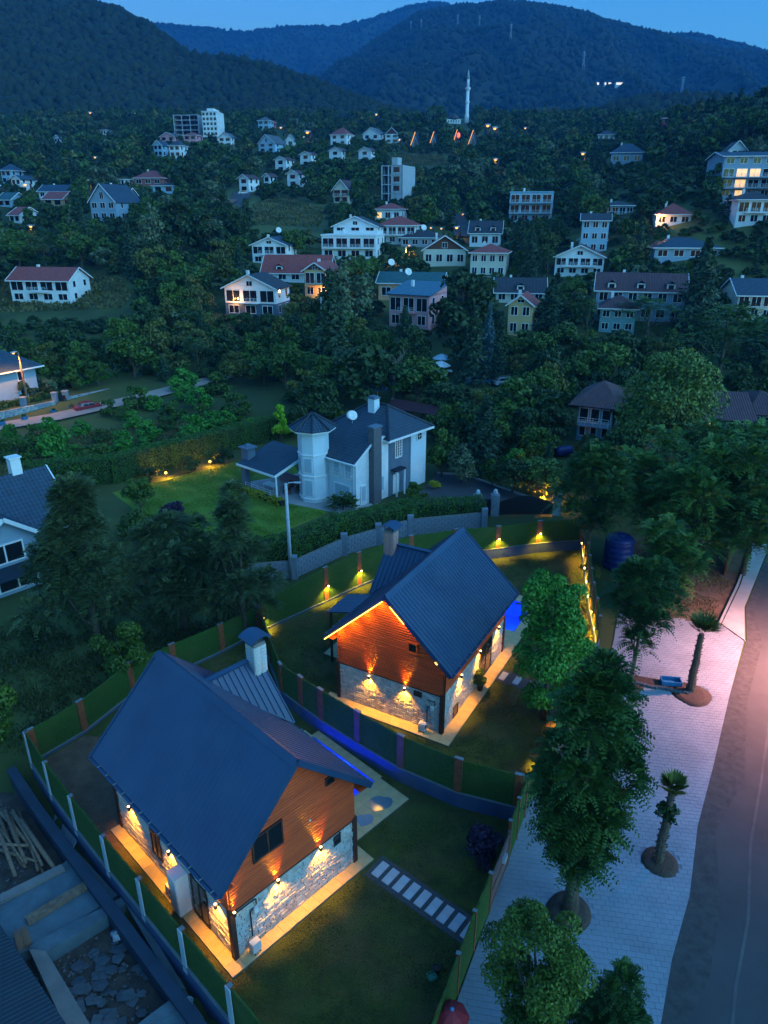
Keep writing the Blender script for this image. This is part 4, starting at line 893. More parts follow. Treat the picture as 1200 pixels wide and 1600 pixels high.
# street lamp on the far side of the street (its light falls on forecourt and carriageway)
def street_lamp(label, p, h, watts=0, face=(0, -1, 0), col=(1.0, 0.45, 0.12), pole_m=None, bulb=6.0, rad=0.2, group=None, reach=0.9, name='street_lamp', glowm=None, size=1.0, aim=(0, 0, -1), cone=150):
    t = thing(name, label, 'street lamp', p, 0, group); fv = Vector(face).normalized()
    part('pole', MB().tube([(0, 0, 0), (0, 0, h * 0.55), (0, 0, h)], [0.11 * size, 0.09 * size, 0.06 * size], 8), pole_m or M_galv, t, True)
    e = fv * reach + Vector((0, 0, h + 0.15))
    part('arm', MB().tube([(0, 0, h - 0.05), fv * reach * 0.5 + Vector((0, 0, h + 0.14)), e], 0.035 * size, 6), pole_m or M_galv, t, True)
    hd = part('lamp_head', MB().bar(tuple(e), tuple(e + fv * 0.55 * size), 0.2 * size, 0.1 * size), M_galv, t)
    q = e + fv * 0.3 * size + Vector((0, 0, -0.09 * size)); b = MB().lathe([(0.03 * size, -0.09 * size), (0.11 * size, -0.05 * size), (0.12 * size, 0.02 * size), (0.05 * size, 0.05 * size)], 8); b.v = [(x + q.x, y + q.y, z + q.z) for x, y, z in b.v]
    part('bulb', b, glowm or M_glow, hd)
    if watts: lamp('SPOT', t, q + Vector((0, 0, -0.15 - 0.12 * size)), watts, col, aim, cone, 0.9, rad)
    return t
street_lamp('tall street lamp on the far side of the main road opposite the forecourt', (31.2, 35.6, 0), 9.0, 5200, (-0.85, 0.5, 0), (1.0, 0.38, 0.30), rad=0.4, reach=1.6, aim=(-0.14, -0.05, -1), cone=132)
# ------------------------------------------------------------------ the white villa
M_vwhite = mat('white_render', (0.80, 0.81, 0.82), 0.85, (0.58, 0.60, 0.63), 0.5, 0.2, 20.0)
M_vblue = mat('pale_blue_render', (0.60, 0.69, 0.75), 0.85, (0.54, 0.63, 0.69), 0.5, 0.2, 20.0)
M_vdark = mat('slate_blue_render', (0.11, 0.16, 0.22), 0.85, (0.085, 0.125, 0.18), 0.6)
M_ledge = mat('split_slate_cladding', (0.17, 0.165, 0.185), 0.9, (0.07, 0.07, 0.085), 7.0, 1.0, 14.0, stretch=(1, 1, 4))
M_tiles = tile_mat('dark_blue_roof_tiles', (0.030, 0.060, 0.095), (0.020, 0.042, 0.070))
M_trim = mat('white_trim', (0.74, 0.75, 0.76), 0.6, (0.66, 0.67, 0.68), 1.0)
M_shut = mat('white_shutter', (0.36, 0.46, 0.54), 0.6, (0.32, 0.41, 0.49), 1.0)
M_rattan = mat('brown_rattan', (0.17, 0.07, 0.04), 0.7)
VO, VA = Vector((-2.8, 65.3, 0)), R(-41)
vl = thing('white_villa', 'white two storey villa with an eight sided tower, dark tiled roofs and slate clad chimney', 'house', VO, VA)
def vp(name, mb, m, par=None): return part(name, mb, m, par or vl)
def vroof(name, mb): return part_uv(name, mb, M_tiles, vl)
# front wing with a single slope
vp('wall', MB().extr([(0, 0), (3.9, 0), (3.9, 7.4), (0, 5.0)], 'x', -5.0, -0.01), M_vblue)
vp('gable_wall', MB().extr([(0.01, 0), (1.9, 0), (1.9, 6.1), (0.01, 4.95)], 'x', 0.0, 0.06), M_vwhite)
vp('gable_wall', MB().extr([(3.0, 0), (4.9, 0), (4.9, 6.6), (3.0, 6.6)], 'x', 0.0, 0.30), M_vwhite)
vroof('roof', MB().slab([(-5.3, -0.5, 4.75), (0.35, -0.5, 4.75), (0.35, 3.95, 7.6), (-5.3, 3.95, 7.6)], 0.16))
vp('eave_trim', MB().bar((-5.2, -0.53, 4.66), (0.4, -0.53, 4.66), 0.08, 0.2), M_trim); vp('verge_trim', MB().bar((0.39, -0.5, 4.66), (0.39, 3.0, 6.9), 0.08, 0.22), M_trim)
vp('gutter', MB().tube([(-5.2, -0.62, 4.72), (0.4, -0.62, 4.72)], 0.07, 6), M_trim); vp('downpipe', MB().tube([(0.0, -0.62, 4.7), (-0.12, -0.12, 4.4), (-0.12, -0.12, 0.1)], 0.05, 6), M_trim)
# slate chimney breast
vp('chimney_breast', MB().box(0.02, 0.75, 1.9, 3.05, 0, 7.9), M_ledge); vp('chimney_cap', MB().box(-0.06, 0.83, 1.82, 3.13, 7.9, 8.06), M_vdark)
# main block, hipped
vp('wall', MB().box(-7.2, 0.35, 4.6, 10.5, 0, 6.35), M_vdark); vp('wall', MB().box(-0.6, 0.5, 8.0, 10.55, 0, 6.34), M_vblue)
e = 0.6; x0, x1, y0, y1, z0, z1 = -7.2 - e, 0.5 + e, 4.3 - e, 10.5 + e, 6.3, 8.7; ym = (y0 + y1) / 2; k = 3.4
hip = MB()
hip.slab([(x0, y0, z0), (x1, y0, z0), (x1 - k, ym, z1), (x0 + k, ym, z1)], 0.12); hip.slab([(x1, y1, z0), (x0, y1, z0), (x0 + k, ym, z1), (x1 - k, ym, z1)], 0.12)
hip.slab([(x1, y0, z0), (x1, y1, z0), (x1 - k, ym, z1)], 0.12); hip.slab([(x0, y1, z0), (x0, y0, z0), (x0 + k, ym, z1)], 0.12)
vroof('roof', hip)
for a, b in (((x0 + k, ym, z1 + .03), (x1 - k, ym, z1 + .03)), ((x1, y0, z0 + .03), (x1 - k, ym, z1 + .03)), ((x1, y1, z0 + .03), (x1 - k, ym, z1 + .03)), ((x0, y0, z0 + .03), (x0 + k, ym, z1 + .03))):
    n_ = max(3, int((Vector(b) - Vector(a)).length / 0.4)); rd = vp('ridge_tiles', MB().tube([Vector(a).lerp(Vector(b), i / n_) for i in range(n_ + 1)], [0.13 + 0.03 * (i % 2) for i in range(n_ + 1)], 6), M_tiles)
for a, b in (((x0, y0), (x1, y0)), ((x1, y0), (x1, y1)), ((x1, y1), (x0, y1)), ((x0, y1), (x0, y0))): vp('eave_trim', MB().bar((*a, z0 - 0.10), (*b, z0 - 0.10), 0.10, 0.22), M_trim)
vp('chimney', MB().box(-3.9, -3.0, 6.2, 7.0, 7.6, 9.4), M_vblue); vp('chimney_cap', MB().box(-4.0, -2.9, 6.1, 7.1, 9.4, 9.5).box(-3.85, -3.05, 6.25, 6.95, 9.5, 9.65), M_vdark)
# tower
tc = (-5.1, -0.65); R8 = 1.55
tw = MB().lathe([(R8, 0), (R8, 7.4)], 8, tc); vp('tower_wall', tw, M_vblue)
for z in (0.35, 2.75, 4.95): vp('string_course', MB().lathe([(R8 + 0.04, z), (R8 + 0.10, z + 0.03), (R8 + 0.10, z + 0.13), (R8 + 0.04, z + 0.16)], 8, tc), M_trim)
vp('tower_fascia', MB().lathe([(R8 + 0.05, 7.3), (R8 + 0.75, 7.4), (R8 + 0.78, 7.62), (R8 + 0.1, 7.62)], 8, tc), M_trim)
tr_ = MB(); 
for q in range(8):
    a0, a1 = math.pi * 2 * q / 8, math.pi * 2 * (q + 1) / 8; rr8 = R8 + 0.85
    tr_.slab([(tc[0] + rr8 * math.cos(a0), tc[1] + rr8 * math.sin(a0), 7.6), (tc[0] + rr8 * math.cos(a1), tc[1] + rr8 * math.sin(a1), 7.6), (tc[0], tc[1], 9.0)], 0.05)
vroof('tower_roof', tr_)
for q in range(8):
    a0 = math.pi * 2 * q / 8; vp('hip_tiles', MB().tube([(tc[0] + rr8 * math.cos(a0), tc[1] + rr8 * math.sin(a0), 7.66), (tc[0], tc[1], 9.05)], 0.10, 6), M_tiles)
for q in (4.5, 5.5, 6.5):
    a0 = math.pi * 2 * q / 8; d = Vector((math.cos(a0), math.sin(a0), 0)); c = Vector((*tc, 0)) + d * R8 * 0.93; up = Vector((0, 0, 1)); sd_ = up.cross(d)
    for z0_, z1_ in ((0.7, 2.5), (3.2, 4.8)):
        fr = MB().bar((c + Vector((0, 0, z0_)))[:], (c + Vector((0, 0, z1_)))[:], 0.95, 0.10, up=tuple(d)); w = vp('window', fr, M_trim); part('shutter', MB().bar((c + d * 0.03 + Vector((0, 0, z0_ + 0.1)))[:], (c + d * 0.03 + Vector((0, 0, z1_ - 0.1)))[:], 0.75, 0.10, up=tuple(d)), M_shut, w)
def vwin(u0, u1, z0, z1, wall, k, sh=True, rail=False):
    w = window(vl, u0, u1, z0, z1, wall, k, 1, 0.12, 0.10, M_trim)
    if sh:
        mb = MB()
        if wall == 'v': mb.box(u0 + 0.13, u1 - 0.13, k - 0.085, k - 0.02, z0 + 0.13, z1 - 0.13)
        else: mb.box(k + 0.02, k + 0.085, u0 + 0.13, u1 - 0.13, z0 + 0.13, z1 - 0.13)
        part('shutter', mb, M_shut, w)
    if rail:
        rl = MB(); 
        for z in (z0 + 0.1, z0 + 0.5, z0 + 0.95): rl.bar((u0 - 0.1, k - 0.42, z), (u1 + 0.1, k - 0.42, z), 0.03, 0.03)
        for i in range(7): x = u0 - 0.1 + (u1 - u0 + 0.2) * i / 6; rl.bar((x, k - 0.42, z0 - 0.1), (x, k - 0.42, z0 + 0.95), 0.025, 0.025)
        for x in (u0 - 0.1, u1 + 0.1): rl.bar((x, k, z0 + 0.5), (x, k - 0.42, z0 + 0.5), 0.03, 0.03)
        part('balcony_rail', rl, M_trim, w)
vwin(-3.0, -2.0, 2.9, 4.6, 'v', 0.0, rail=True); vwin(-1.4, -0.4, 2.9, 4.6, 'v', 0.0, rail=True); vwin(-2.9, -0.6, 0.35, 2.2, 'v', 0.0)
vwin(0.6, 1.4, 0.4, 2.2, 'U', 0.06); vwin(3.2, 3.9, 0.9, 2.6, 'U', 0.30)
wgr = window(vl, 5.5, 6.6, 3.9, 5.9, 'U', 0.35, 3, 0.12, 0.12, M_trim); gr = MB()
for i in range(6): gr.box(0.48, 0.50, 5.5, 6.6, 4.1 + i * 0.3, 4.13 + i * 0.3)
part('grille', gr, M_trim, wgr)
rw_ = MB().lathe([(0.52, 0), (0.52, 0.1), (0.40, 0.12), (0.40, 0.0)], 18); rw_.v = [(0.50 + z, 9.3 + x, 5.5 + y) for x, y, z in rw_.v]; w = vp('round_window', rw_, M_trim)
gp = MB().lathe([(0.40, 0.02), (0.40, 0.06)], 18); gp.v = [(0.50 + z, 9.3 + x, 5.5 + y) for x, y, z in gp.v]; part('pane', gp, M_glass, w); part('glazing_bar', MB().box(0.56, 0.60, 8.9, 9.7, 5.48, 5.52).box(0.56, 0.60, 9.28, 9.32, 5.1, 5.9), M_trim, w)
vp('door', MB().box(0.36, 0.42, 5.2, 6.2, 0.1, 2.2), M_trim); vp('door_canopy', MB().box(0.35, 1.15, 4.9, 6.5, 2.75, 2.9), M_tiles); vp('porch_column', MB().box(0.95, 1.1, 5.0, 5.15, 0, 2.75), M_trim)
vp('porch_column', MB().box(0.95, 1.1, 6.25, 6.4, 0, 2.75), M_trim)
# dishes on the roof
def dish(label, p, az, s=0.45, par=None):
    t = thing('satellite_dish', label, 'satellite dish', p, az) if par is None else None
    b = MB(); N = 14
    prof = [(0.02, 0.0), (s * 0.5, s * 0.07), (s * 0.85, s * 0.2), (s, s * 0.28), (s * 0.98, s * 0.31), (s * 0.5, s * 0.1), (0.02, 0.03)]
    b.lathe(prof, N); ct, st = math.cos(R(65)), math.sin(R(65)); b.v = [(x, y * ct - z * st, y * st + z * ct + s + 0.35) for x, y, z in b.v]
    part('reflector', b, M_white, t, True); part('mast', MB().tube([(0, 0.04, 0), (0, 0.04, s + 0.35)], 0.03, 6), M_galv, t)
    part('feed_arm', MB().tube([(0, 0, 0.35 + s * 0.4), (0, -s * 0.9, 0.35 + s * 1.1)], 0.015, 5), M_galv, t)
dish('white satellite dish on the villa roof nearer the tower cone', loc2w(VO, VA, -4.6, 4.4, 7.0), R(-10), 0.48)
dish('large white satellite dish on the villa roof beside the smaller one', loc2w(VO, VA, -3.6, 3.5, 7.3), R(25), 0.50)
# covered terrace on the left
vroof('terrace_roof', MB().slab([(-13.0, -4.3, 2.95), (-7.0, -4.3, 2.95), (-7.0, 0.7, 4.3), (-13.0, 0.7, 4.3)], 0.16))
vp('terrace_trim', MB().bar((-13.05, -4.34, 2.84), (-6.95, -4.34, 2.84), 0.08, 0.22), M_trim); vp('terrace_trim', MB().bar((-6.95, -4.34, 2.84), (-6.95, 0.7, 4.2), 0.08, 0.26), M_trim)
vp('terrace_column', MB().box(-7.25, -7.1, -4.1, -3.95, 0, 2.8), M_trim); vp('terrace_column', MB().box(-12.9, -12.2, -3.9, -3.3, 0, 2.9), M_vdark)
vp('terrace_column', MB().box(-12.8, -12.6, 0.3, 0.5, 0, 4.1), M_vdark); vp('terrace_pier', MB().box(-8.6, -8.3, -3.0, -2.6, 0, 3.1), M_vdark)
vp('terrace_chimney', MB().box(-13.3, -12.2, -3.4, -2.4, 2.5, 4.4), M_vdark); vp('chimney_cap', MB().box(-13.5, -12.0, -3.6, -2.2, 4.4, 4.52).lathe([(0.3, 4.52), (0.28, 4.7), (0.1, 4.8)], 10, (-12.75, -2.9)), M_vdark)
rl = MB()
for z in (0.5, 0.75, 1.0): rl.bar((-12.2, -4.0, z), (-7.2, -4.0, z), 0.03, 0.03)
for i in range(6): rl.bar((-12.2 + i, -4.0, 0), (-12.2 + i, -4.0, 1.0), 0.03, 0.03)
vp('terrace_rail', rl, M_trim); vp('canopy', MB().box(-7.4, -5.9, 1.4, 3.0, 5.0, 5.12), M_trim)
vp('terrace_back_wall', MB().box(-12.8, -7.2, 0.5, 0.7, 0, 1.1), M_vdark)
tt = thing('terrace_table', 'low white table on the covered terrace of the villa', 'table', loc2w(VO, VA, -10.4, -2.0, 0.05), VA); part('top', MB().box(-0.9, 0.9, -0.5, 0.5, 0.5, 0.56), M_white, tt)
for x in (-.8, .8):
    for y in (-.4, .4): part('leg', MB().box(x - .03, x + .03, y - .03, y + .03, 0, 0.5), M_white, tt)
for i, (u, v, rz) in enumerate(((-8.0, -1.9, R(70)), (-7.5, -0.6, R(20)), (-9.0, -0.7, R(0)))):
    s_ = thing('rattan_armchair', 'brown rattan armchair on the covered terrace of the villa', 'armchair', loc2w(VO, VA, u, v, 0.05), VA + rz, 'armchairs on the villa terrace')
    part('seat', MB().box(-.35, .35, -.35, .35, 0.2, 0.42), M_rattan, s_); part('backrest', MB().box(-.35, .35, .27, .37, 0.42, 0.9), M_rattan, s_)
    for x in (-.35, .29): part('armrest', MB().box(x, x + .06, -.3, .3, 0.42, 0.62), M_rattan, s_)
    for x in (-.3, .3):
        for y in (-.3, .3): part('leg', MB().box(x - .025, x + .025, y - .025, y + .025, 0, 0.2), M_rattan, s_)
# concrete pole in front of the villa, with its lamp arm turned off
pl_ = thing('utility_pole', 'pale concrete pole with a short unlit lamp arm in front of the villa', 'pole', at(455, 905))
part('pole', MB().tube([(0, 0, 0), (0, 0, 8.2)], [0.17, 0.11], 10), mat('pale_concrete_pole', (0.42, 0.46, 0.50), 0.8, (0.34, 0.38, 0.42), 1.0), pl_, True)
part('arm', MB().tube([(0, 0, 8.0), (0.25, -0.15, 8.3), (0.8, -0.3, 8.4)], 0.05, 6), M_galv, pl_); part('lamp_head', MB().bar((0.7, -0.28, 8.38), (1.15, -0.4, 8.42), 0.18, 0.08), M_galv, pl_)
# block wall and its piers
M_block = mat('concrete_block', (0.22, 0.27, 0.33), 0.9, (0.13, 0.17, 0.22), 1.5, 0.6, 8.0, wear=((0.16, 0.18, 0.2), 0.6, 0.6))
bw = thing('block_wall', 'grey concrete block wall with piers below the clipped villa hedge', 'wall', (0, 0, 0))
wpts = [(-10.8, 50.0), (-7.2, 50.7), (-3.4, 55.0), (2.4, 59.0), (9.3, 60.6)]
blk = {}
for a, b in zip(wpts[:-1], wpts[1:]):
    a, b = Vector((*a, 0)), Vector((*b, 0)); d = b - a; L = d.length; an = math.atan2(d.y, d.x); n_ = int(L / 0.6); dl = L / n_
    part('core', MB().bar((a + Vector((0, 0, 0.8)))[:], (b + Vector((0, 0, 0.8)))[:], 0.14, 1.56), M_mortar, bw)
    me = MB().box(-dl / 2 + 0.02, dl / 2 - 0.02, -0.12, 0.12, 0.014, 0.238).mesh('block', M_block)
    for row in range(6):
        for i in range(n_ - (row % 2)):
            p = a + d.normalized() * dl * (i + 0.5 + 0.5 * (row % 2)); link('block', me, bw, (p.x, p.y, row * 0.255 + random.uniform(0, 0.004)), an)
for p in [(-7.2, 50.6), (-3.4, 54.9), (-0.5, 57.0), (2.4, 58.9), (9.3, 60.5)]: part('pier', MB().box(p[0] - .28, p[0] + .28, p[1] - .28, p[1] + .28, 0, 2.0), M_block, bw)
gp_ = thing('entrance_gate', 'dark sheeted double gate between stone piers at the villa driveway', 'gate', (0, 0, 0))
pp = [at(741, 805), at(763, 806), at(870, 805)]
for p in (at(745, 806), at(772, 805), at(868, 804)):
    q = part('pier', MB().box(p.x - .4, p.x + .4, p.y - .35, p.y + .35, 0, 2.2), M_block, gp_); part('pier_lamp', MB().lathe([(0.12, 2.2), (0.12, 2.3), (0.22, 2.32), (0.2, 2.6), (0.05, 2.75)], 8, (p.x, p.y)), M_galv, q)
a, b = at(775, 805), at(862, 805)
N = 12
for half in range(2):
    lf = MB()
    for i in range(N // 2):
        t0, t1 = (half * 6 + i) / N, (half * 6 + i + 1) / N; x0_, x1_ = a.x + (b.x - a.x) * t0, a.x + (b.x - a.x) * t1
        h0, h1 = 1.3 + 0.75 * math.sin(math.pi * t0), 1.3 + 0.75 * math.sin(math.pi * t1)
        lf.add([(x0_, a.y - .03, 0.1), (x1_, a.y - .03, 0.1), (x1_, a.y - .03, h1), (x0_, a.y - .03, h0), (x0_, a.y + .03, 0.1), (x1_, a.y + .03, 0.1), (x1_, a.y + .03, h1), (x0_, a.y + .03, h0)], [(0, 1, 2, 3), (7, 6, 5, 4), (3, 2, 6, 7), (0, 4, 5, 1), (0, 3, 7, 4), (1, 5, 6, 2)])
    part('leaf', lf, M_black, gp_)
part('wicket', MB().box(at(750, 805).x, at(768, 805).x, a.y - .03, a.y + .03, 0.1, 1.7), M_black, gp_)
# garden spot lights
M_globe = mat('amber_globe', (.9, .5, .2), .5, emit=(1.0, 0.40, 0.05), estr=0.07)
def garden_light(label, p, watts, col=(1.0, 0.38, 0.03)):
    t = thing('garden_lamp', label, 'garden lamp', p); part('stake', MB().tube([(0, 0, 0), (0, 0, 0.45)], 0.03, 6), M_black, t)
    part('globe', MB().lathe([(0.03, 0.42), (0.12, 0.48), (0.14, 0.56), (0.10, 0.65), (0.02, 0.68)], 10), M_globe, t, True); lamp('POINT', t, (0, -0.22, 0.62), watts, col, rad=0.15)
garden_light('glowing garden lamp at the hedge between two lawn shrubs', at(260, 746), 42); garden_light('glowing garden lamp at the hedge beside the round shrub row near the terrace', at(329, 728), 42)
garden_light('glowing garden lamp at the planted end of the villa driveway', at(848, 785), 150, (1.0, 0.42, 0.03))
# red roofed shelter with chairs behind the villa
sh = thing('garden_shelter', 'open garden shelter with a dark red gabled sheet roof behind the villa', 'shelter', at(652, 664), R(-32))
M_red = tile_mat('dark_red_roof', (0.16, 0.035, 0.045), (0.10, 0.025, 0.03)); 
part('roof', MB().slab([(-4.0, -1.7, 2.3), (4.0, -1.7, 2.3), (4.0, 0, 3.2), (-4.0, 0, 3.2)], 0.08).slab([(4.0, 1.7, 2.3), (-4.0, 1.7, 2.3), (-4.0, 0, 3.2), (4.0, 0, 3.2)], 0.08), M_red, sh)
for x in (-3.6, 0, 3.6):
    for y in (-1.4, 1.4): part('post', MB().box(x - .07, x + .07, y - .07, y + .07, 0, 2.4), M_rattan, sh)
for i, (x, y) in enumerate(((672, 664), (682, 668), (690, 664))):
    c = thing('garden_chair', 'white plastic garden chair beside the red roofed shelter', 'chair', at(x, y), R(40 * i), 'white chairs by the shelter')
    part('seat', MB().box(-.25, .25, -.25, .25, .4, .45), M_white, c); part('backrest', MB().box(-.25, .25, .2, .26, .45, .95), M_white, c)
    for x_ in (-.22, .22):
        for y_ in (-.22, .22): part('leg', MB().box(x_ - .025, x_ + .025, y_ - .025, y_ + .025, 0, .4), M_white, c)
# ------------------------------------------------------------------ houses of the village
def col_mat(n, c): return mat('render_' + n, c, 0.85, tuple(v * 0.86 for v in c), 0.4)
WALL = {k: col_mat(k, c) for k, c in dict(white=(0.78, 0.79, 0.80), cream=(0.62, 0.58, 0.48), blue=(0.34, 0.50, 0.62), pink=(0.74, 0.33, 0.35), yellow=(0.60, 0.42, 0.20), orange=(0.60, 0.36, 0.20), grey=(0.33, 0.36, 0.40), dark=(0.10, 0.13, 0.18), greyblue=(0.26, 0.36, 0.46), red=(0.40, 0.12, 0.10), teal=(0.20, 0.38, 0.42), raw=(0.46, 0.49, 0.52)).items()}
ROOF = {k: tile_mat('tiles_' + k, c, tuple(v * 0.65 for v in c)) for k, c in dict(red=(0.38, 0.075, 0.06), blue=(0.030, 0.065, 0.11), dark=(0.045, 0.045, 0.055), brown=(0.12, 0.05, 0.05), teal=(0.035, 0.12, 0.13), grey=(0.12, 0.13, 0.15), skyblue=(0.07, 0.19, 0.28)).items()}
M_lit = mat('lit_window', (0.9, 0.7, 0.4), 0.5, emit=(1.0, 0.50, 0.16), estr=0.026)
M_bulb = mat('lamp_bulb', (0.9, 0.6, 0.3), 0.5, emit=(1.0, 0.36, 0.05), estr=0.06)
M_wood = mat('balcony_wood', (0.14, 0.05, 0.03), 0.7)
HOUSES = []; HPOS = []
def house(label, cx, by, wpx, ey, ry, yaw=0, depth=9, wall='white', roof='red', rt='hip', ov=0.6, fl=None, nw=3, bal=(), lit=(), chim=1, frame=False, balw=0.6, trim=True, wood=None, dorm=0, cat='house', name='village_house', side_n=2, base=None, noclear=False, base_col=None, lampat=None, size=None):
    by0 = by
    while base is None and size is None:      # hidden bases: follow the wall down until a storey fits
        p = tp(cx, by)
        if (by - ey) / (FPX / proj(*p)[2]) >= 2.7 * (fl or 1) * 0.95 or by > by0 + 40: break
        by += 1.5
    p = base or tp(cx, by); Y = proj(*p)[2]; sc = FPX / Y; ya = R(yaw)
    if abs(math.sin(ya)) > 0.1: depth = max(4.5, min(depth, 0.5 * wpx / sc / abs(math.sin(ya))))
    w = max(3.0, (wpx / sc - depth * abs(math.sin(ya))) / max(0.35, math.cos(ya))); h = (by - ey) / sc; rise = max(0.3, (ey - ry) / sc); big = wpx > 40
    if size: w, h, rise, depth = size
    t = thing(name, label, cat, p, ya); W = WALL[wall]; RM = ROOF[roof]; x0, x1 = -w / 2, w / 2; y0, y1 = 0.0, depth
    # shift so that the visible front is centred on the pixel
    off = -depth / 2 * math.sin(-ya); 
    def P(n, mb, m, par=None): return part(n, mb, m, par or t)
    fl = fl or max(1, round(h / 3.0)); fh = h / fl
    if frame:                                  # concrete skeleton: slabs, columns, a few walls
        for k in range(fl + 1): P('floor_slab', MB().box(x0, x1, y0, y1, k * fh - (0.3 if k else 3.0), k * fh), W)
        ncol = max(3, int(w / 4))
        for i in range(ncol + 1):
            x = x0 + 0.2 + (w - 0.4) * i / ncol
            for y in (y0 + 0.2, (y0 + y1) / 2, y1 - 0.2):
                for k in range(fl): P('column', MB().box(x - 0.2, x + 0.2, y - 0.2, y + 0.2, k * fh, k * fh + fh - 0.3), W)
        P('core_wall', MB().box(x0 + 0.5, x1 - 0.5, (y0 + y1) / 2 + 0.3, (y0 + y1) / 2 + 0.5, 0, h), WALL['dark'])
        P('side_wall', MB().box(x1 - 0.25, x1 - 0.02, y0 + 0.4, y1, 0, h - 0.3), W); P('side_wall', MB().box(x0 + 0.02, x0 + 0.25, y0 + 2.5, y1, 0, h - 0.3), W)
        if ry < ey - 2: P('stair_tower', MB().box(x0 + w * 0.45, x0 + w * 0.72, y0 + 1, y0 + 5, h, h + rise), W)
        if frame == 2: P('front_wall', MB().box(x0 + w * 0.46, x1, y0, y0 + 0.2, 0.0, h), W); [window(t, x0 + w * 0.58, x0 + w * 0.86, k * fh + fh * .25, k * fh + fh * .8, 'v', y0, 1, 0.1, 0.05) for k in range(1, fl)]
    else:
        P('wall', MB().box(x0, x1, y0, y1, -3.0, h), W)
        if base_col: P('base_storey', MB().box(x0 - 0.03, x1 + 0.03, y0 - 0.03, y1, -3.0, fh * 0.95), WALL[base_col])
        if rt == 'hip':
            a0, a1, b0, b1 = x0 - ov, x1 + ov, y0 - ov, y1 + ov; bm_ = (b0 + b1) / 2; kk = min((a1 - a0), (b1 - b0)) / 2 * 0.95; ix0, ix1 = (a0 + kk, a1 - kk) if a1 - a0 > b1 - b0 else ((a0 + a1) / 2 - .05, (a0 + a1) / 2 + .05)
            m_ = MB(); z, q = h, h + rise
            m_.slab([(a0, b0, z), (a1, b0, z), (ix1, bm_, q), (ix0, bm_, q)], .15); m_.slab([(a1, b1, z), (a0, b1, z), (ix0, bm_, q), (ix1, bm_, q)], .15); m_.slab([(a1, b0, z), (a1, b1, z), (ix1, bm_, q)], .15); m_.slab([(a0, b1, z), (a0, b0, z), (ix0, bm_, q)], .15)
            rf = part_uv('roof', m_, RM, t)
            if trim: P('eave_trim', MB().bar((a0, b0, z - .1), (a1, b0, z - .1), .1, .22).bar((a1, b0, z - .1), (a1, b1, z - .1), .1, .22).bar((a0, b0, z - .1), (a0, b1, z - .1), .1, .22), M_trim)
        elif rt == 'gx':                       # ridge along the front
            b0, b1, bm_ = y0 - ov, y1 + ov, (y0 + y1) / 2; z = h - ov * rise / (depth / 2); q = h + rise
            rf = part_uv('roof', MB().slab([(x0 - ov, b0, z), (x1 + ov, b0, z), (x1 + ov, bm_, q), (x0 - ov, bm_, q)], .15).slab([(x1 + ov, b1, z), (x0 - ov, b1, z), (x0 - ov, bm_, q), (x1 + ov, bm_, q)], .15), RM, t)
            P('gable', MB().extr([(y0, h), (y1, h), (bm_, q - .1)], 'x', x0, x1), W)
            if trim:
                tr = MB()
                for xx in (x0 - ov, x1 + ov): tr.bar((xx, b0, z - .06), (xx, bm_, q - .06), .1, .24).bar((xx, b1, z - .06), (xx, bm_, q - .06), .1, .24)
                tr.bar((x0 - ov, b0 - .03, z - .08), (x1 + ov, b0 - .03, z - .08), .08, .2); P('verge_trim', tr, M_trim)
        elif rt == 'gy':                       # gable turned to the front
            xm = 0.0; z = h - ov * rise / (w / 2); q = h + rise
            rf = part_uv('roof', MB().slab([(x0 - ov, y1 + ov, z), (x0 - ov, y0 - ov, z), (xm, y0 - ov, q), (xm, y1 + ov, q)], .15).slab([(x1 + ov, y0 - ov, z), (x1 + ov, y1 + ov, z), (xm, y1 + ov, q), (xm, y0 - ov, q)], .15), RM, t)
            P('gable', MB().extr([(x0, h), (x1, h), (xm, q - .1)], 'y', y0, y1), W if wood is None else M_wood)
            if trim: P('verge_trim', MB().bar((x0 - ov, y0 - ov - .03, z - .06), (xm, y0 - ov - .03, q - .06), .1, .24).bar((xm, y0 - ov - .03, q - .06), (x1 + ov, y0 - ov - .03, z - .06), .1, .24), M_trim)
            if big: window(t, -0.7, 0.7, h + rise * .08, h + rise * .5, 'v', y0, 2, 0.08, 0.06, M_trim)
        elif rt == 'shed':
            rf = part_uv('roof', MB().slab([(x0 - ov, y0 - ov, h), (x1 + ov, y0 - ov, h), (x1 + ov, y1 + ov, h + rise), (x0 - ov, y1 + ov, h + rise)], .2), RM, t)
            P('gable', MB().extr([(y0, h - .3), (y1, h - .3), (y1, h + rise - .2), (y0, h - .2)], 'x', x0, x1), W)
        else:
            rf = P('roof', MB().box(x0 - .2, x1 + .2, y0 - .2, y1 + .2, h, h + .35), W)
            if rise > 1.5: P('penthouse', MB().box(x0 + w * .3, x0 + w * .75, y0 + 2, y1 - 1, h + .35, h + .35 + rise), W)
        if chim and big or chim > 1:
            cxx = x0 + w * 0.3; P('chimney', MB().box(cxx - .28, cxx + .28, depth * .6 - .28, depth * .6 + .28, h, h + rise + 0.45), WALL['white'], rf); 
        for k in range(dorm):
            dx = x0 + w * (k + 0.5) / dorm; dr = MB().box(dx - .8, dx + .8, y0 + .6, y0 + depth * .35, h - .2, h + 1.2); dd = P('dormer', dr, WALL['white'])
            part_uv('dormer_roof', MB().slab([(dx - 1.1, y0 + depth * .4, h + 1.1), (dx - 1.1, y0 + .3, h + 1.1), (dx, y0 + .3, h + 1.8), (dx, y0 + depth * .4, h + 1.8)], .08).slab([(dx + 1.1, y0 + .3, h + 1.1), (dx + 1.1, y0 + depth * .4, h + 1.1), (dx, y0 + depth * .4, h + 1.8), (dx, y0 + .3, h + 1.8)], .08), RM, dd)
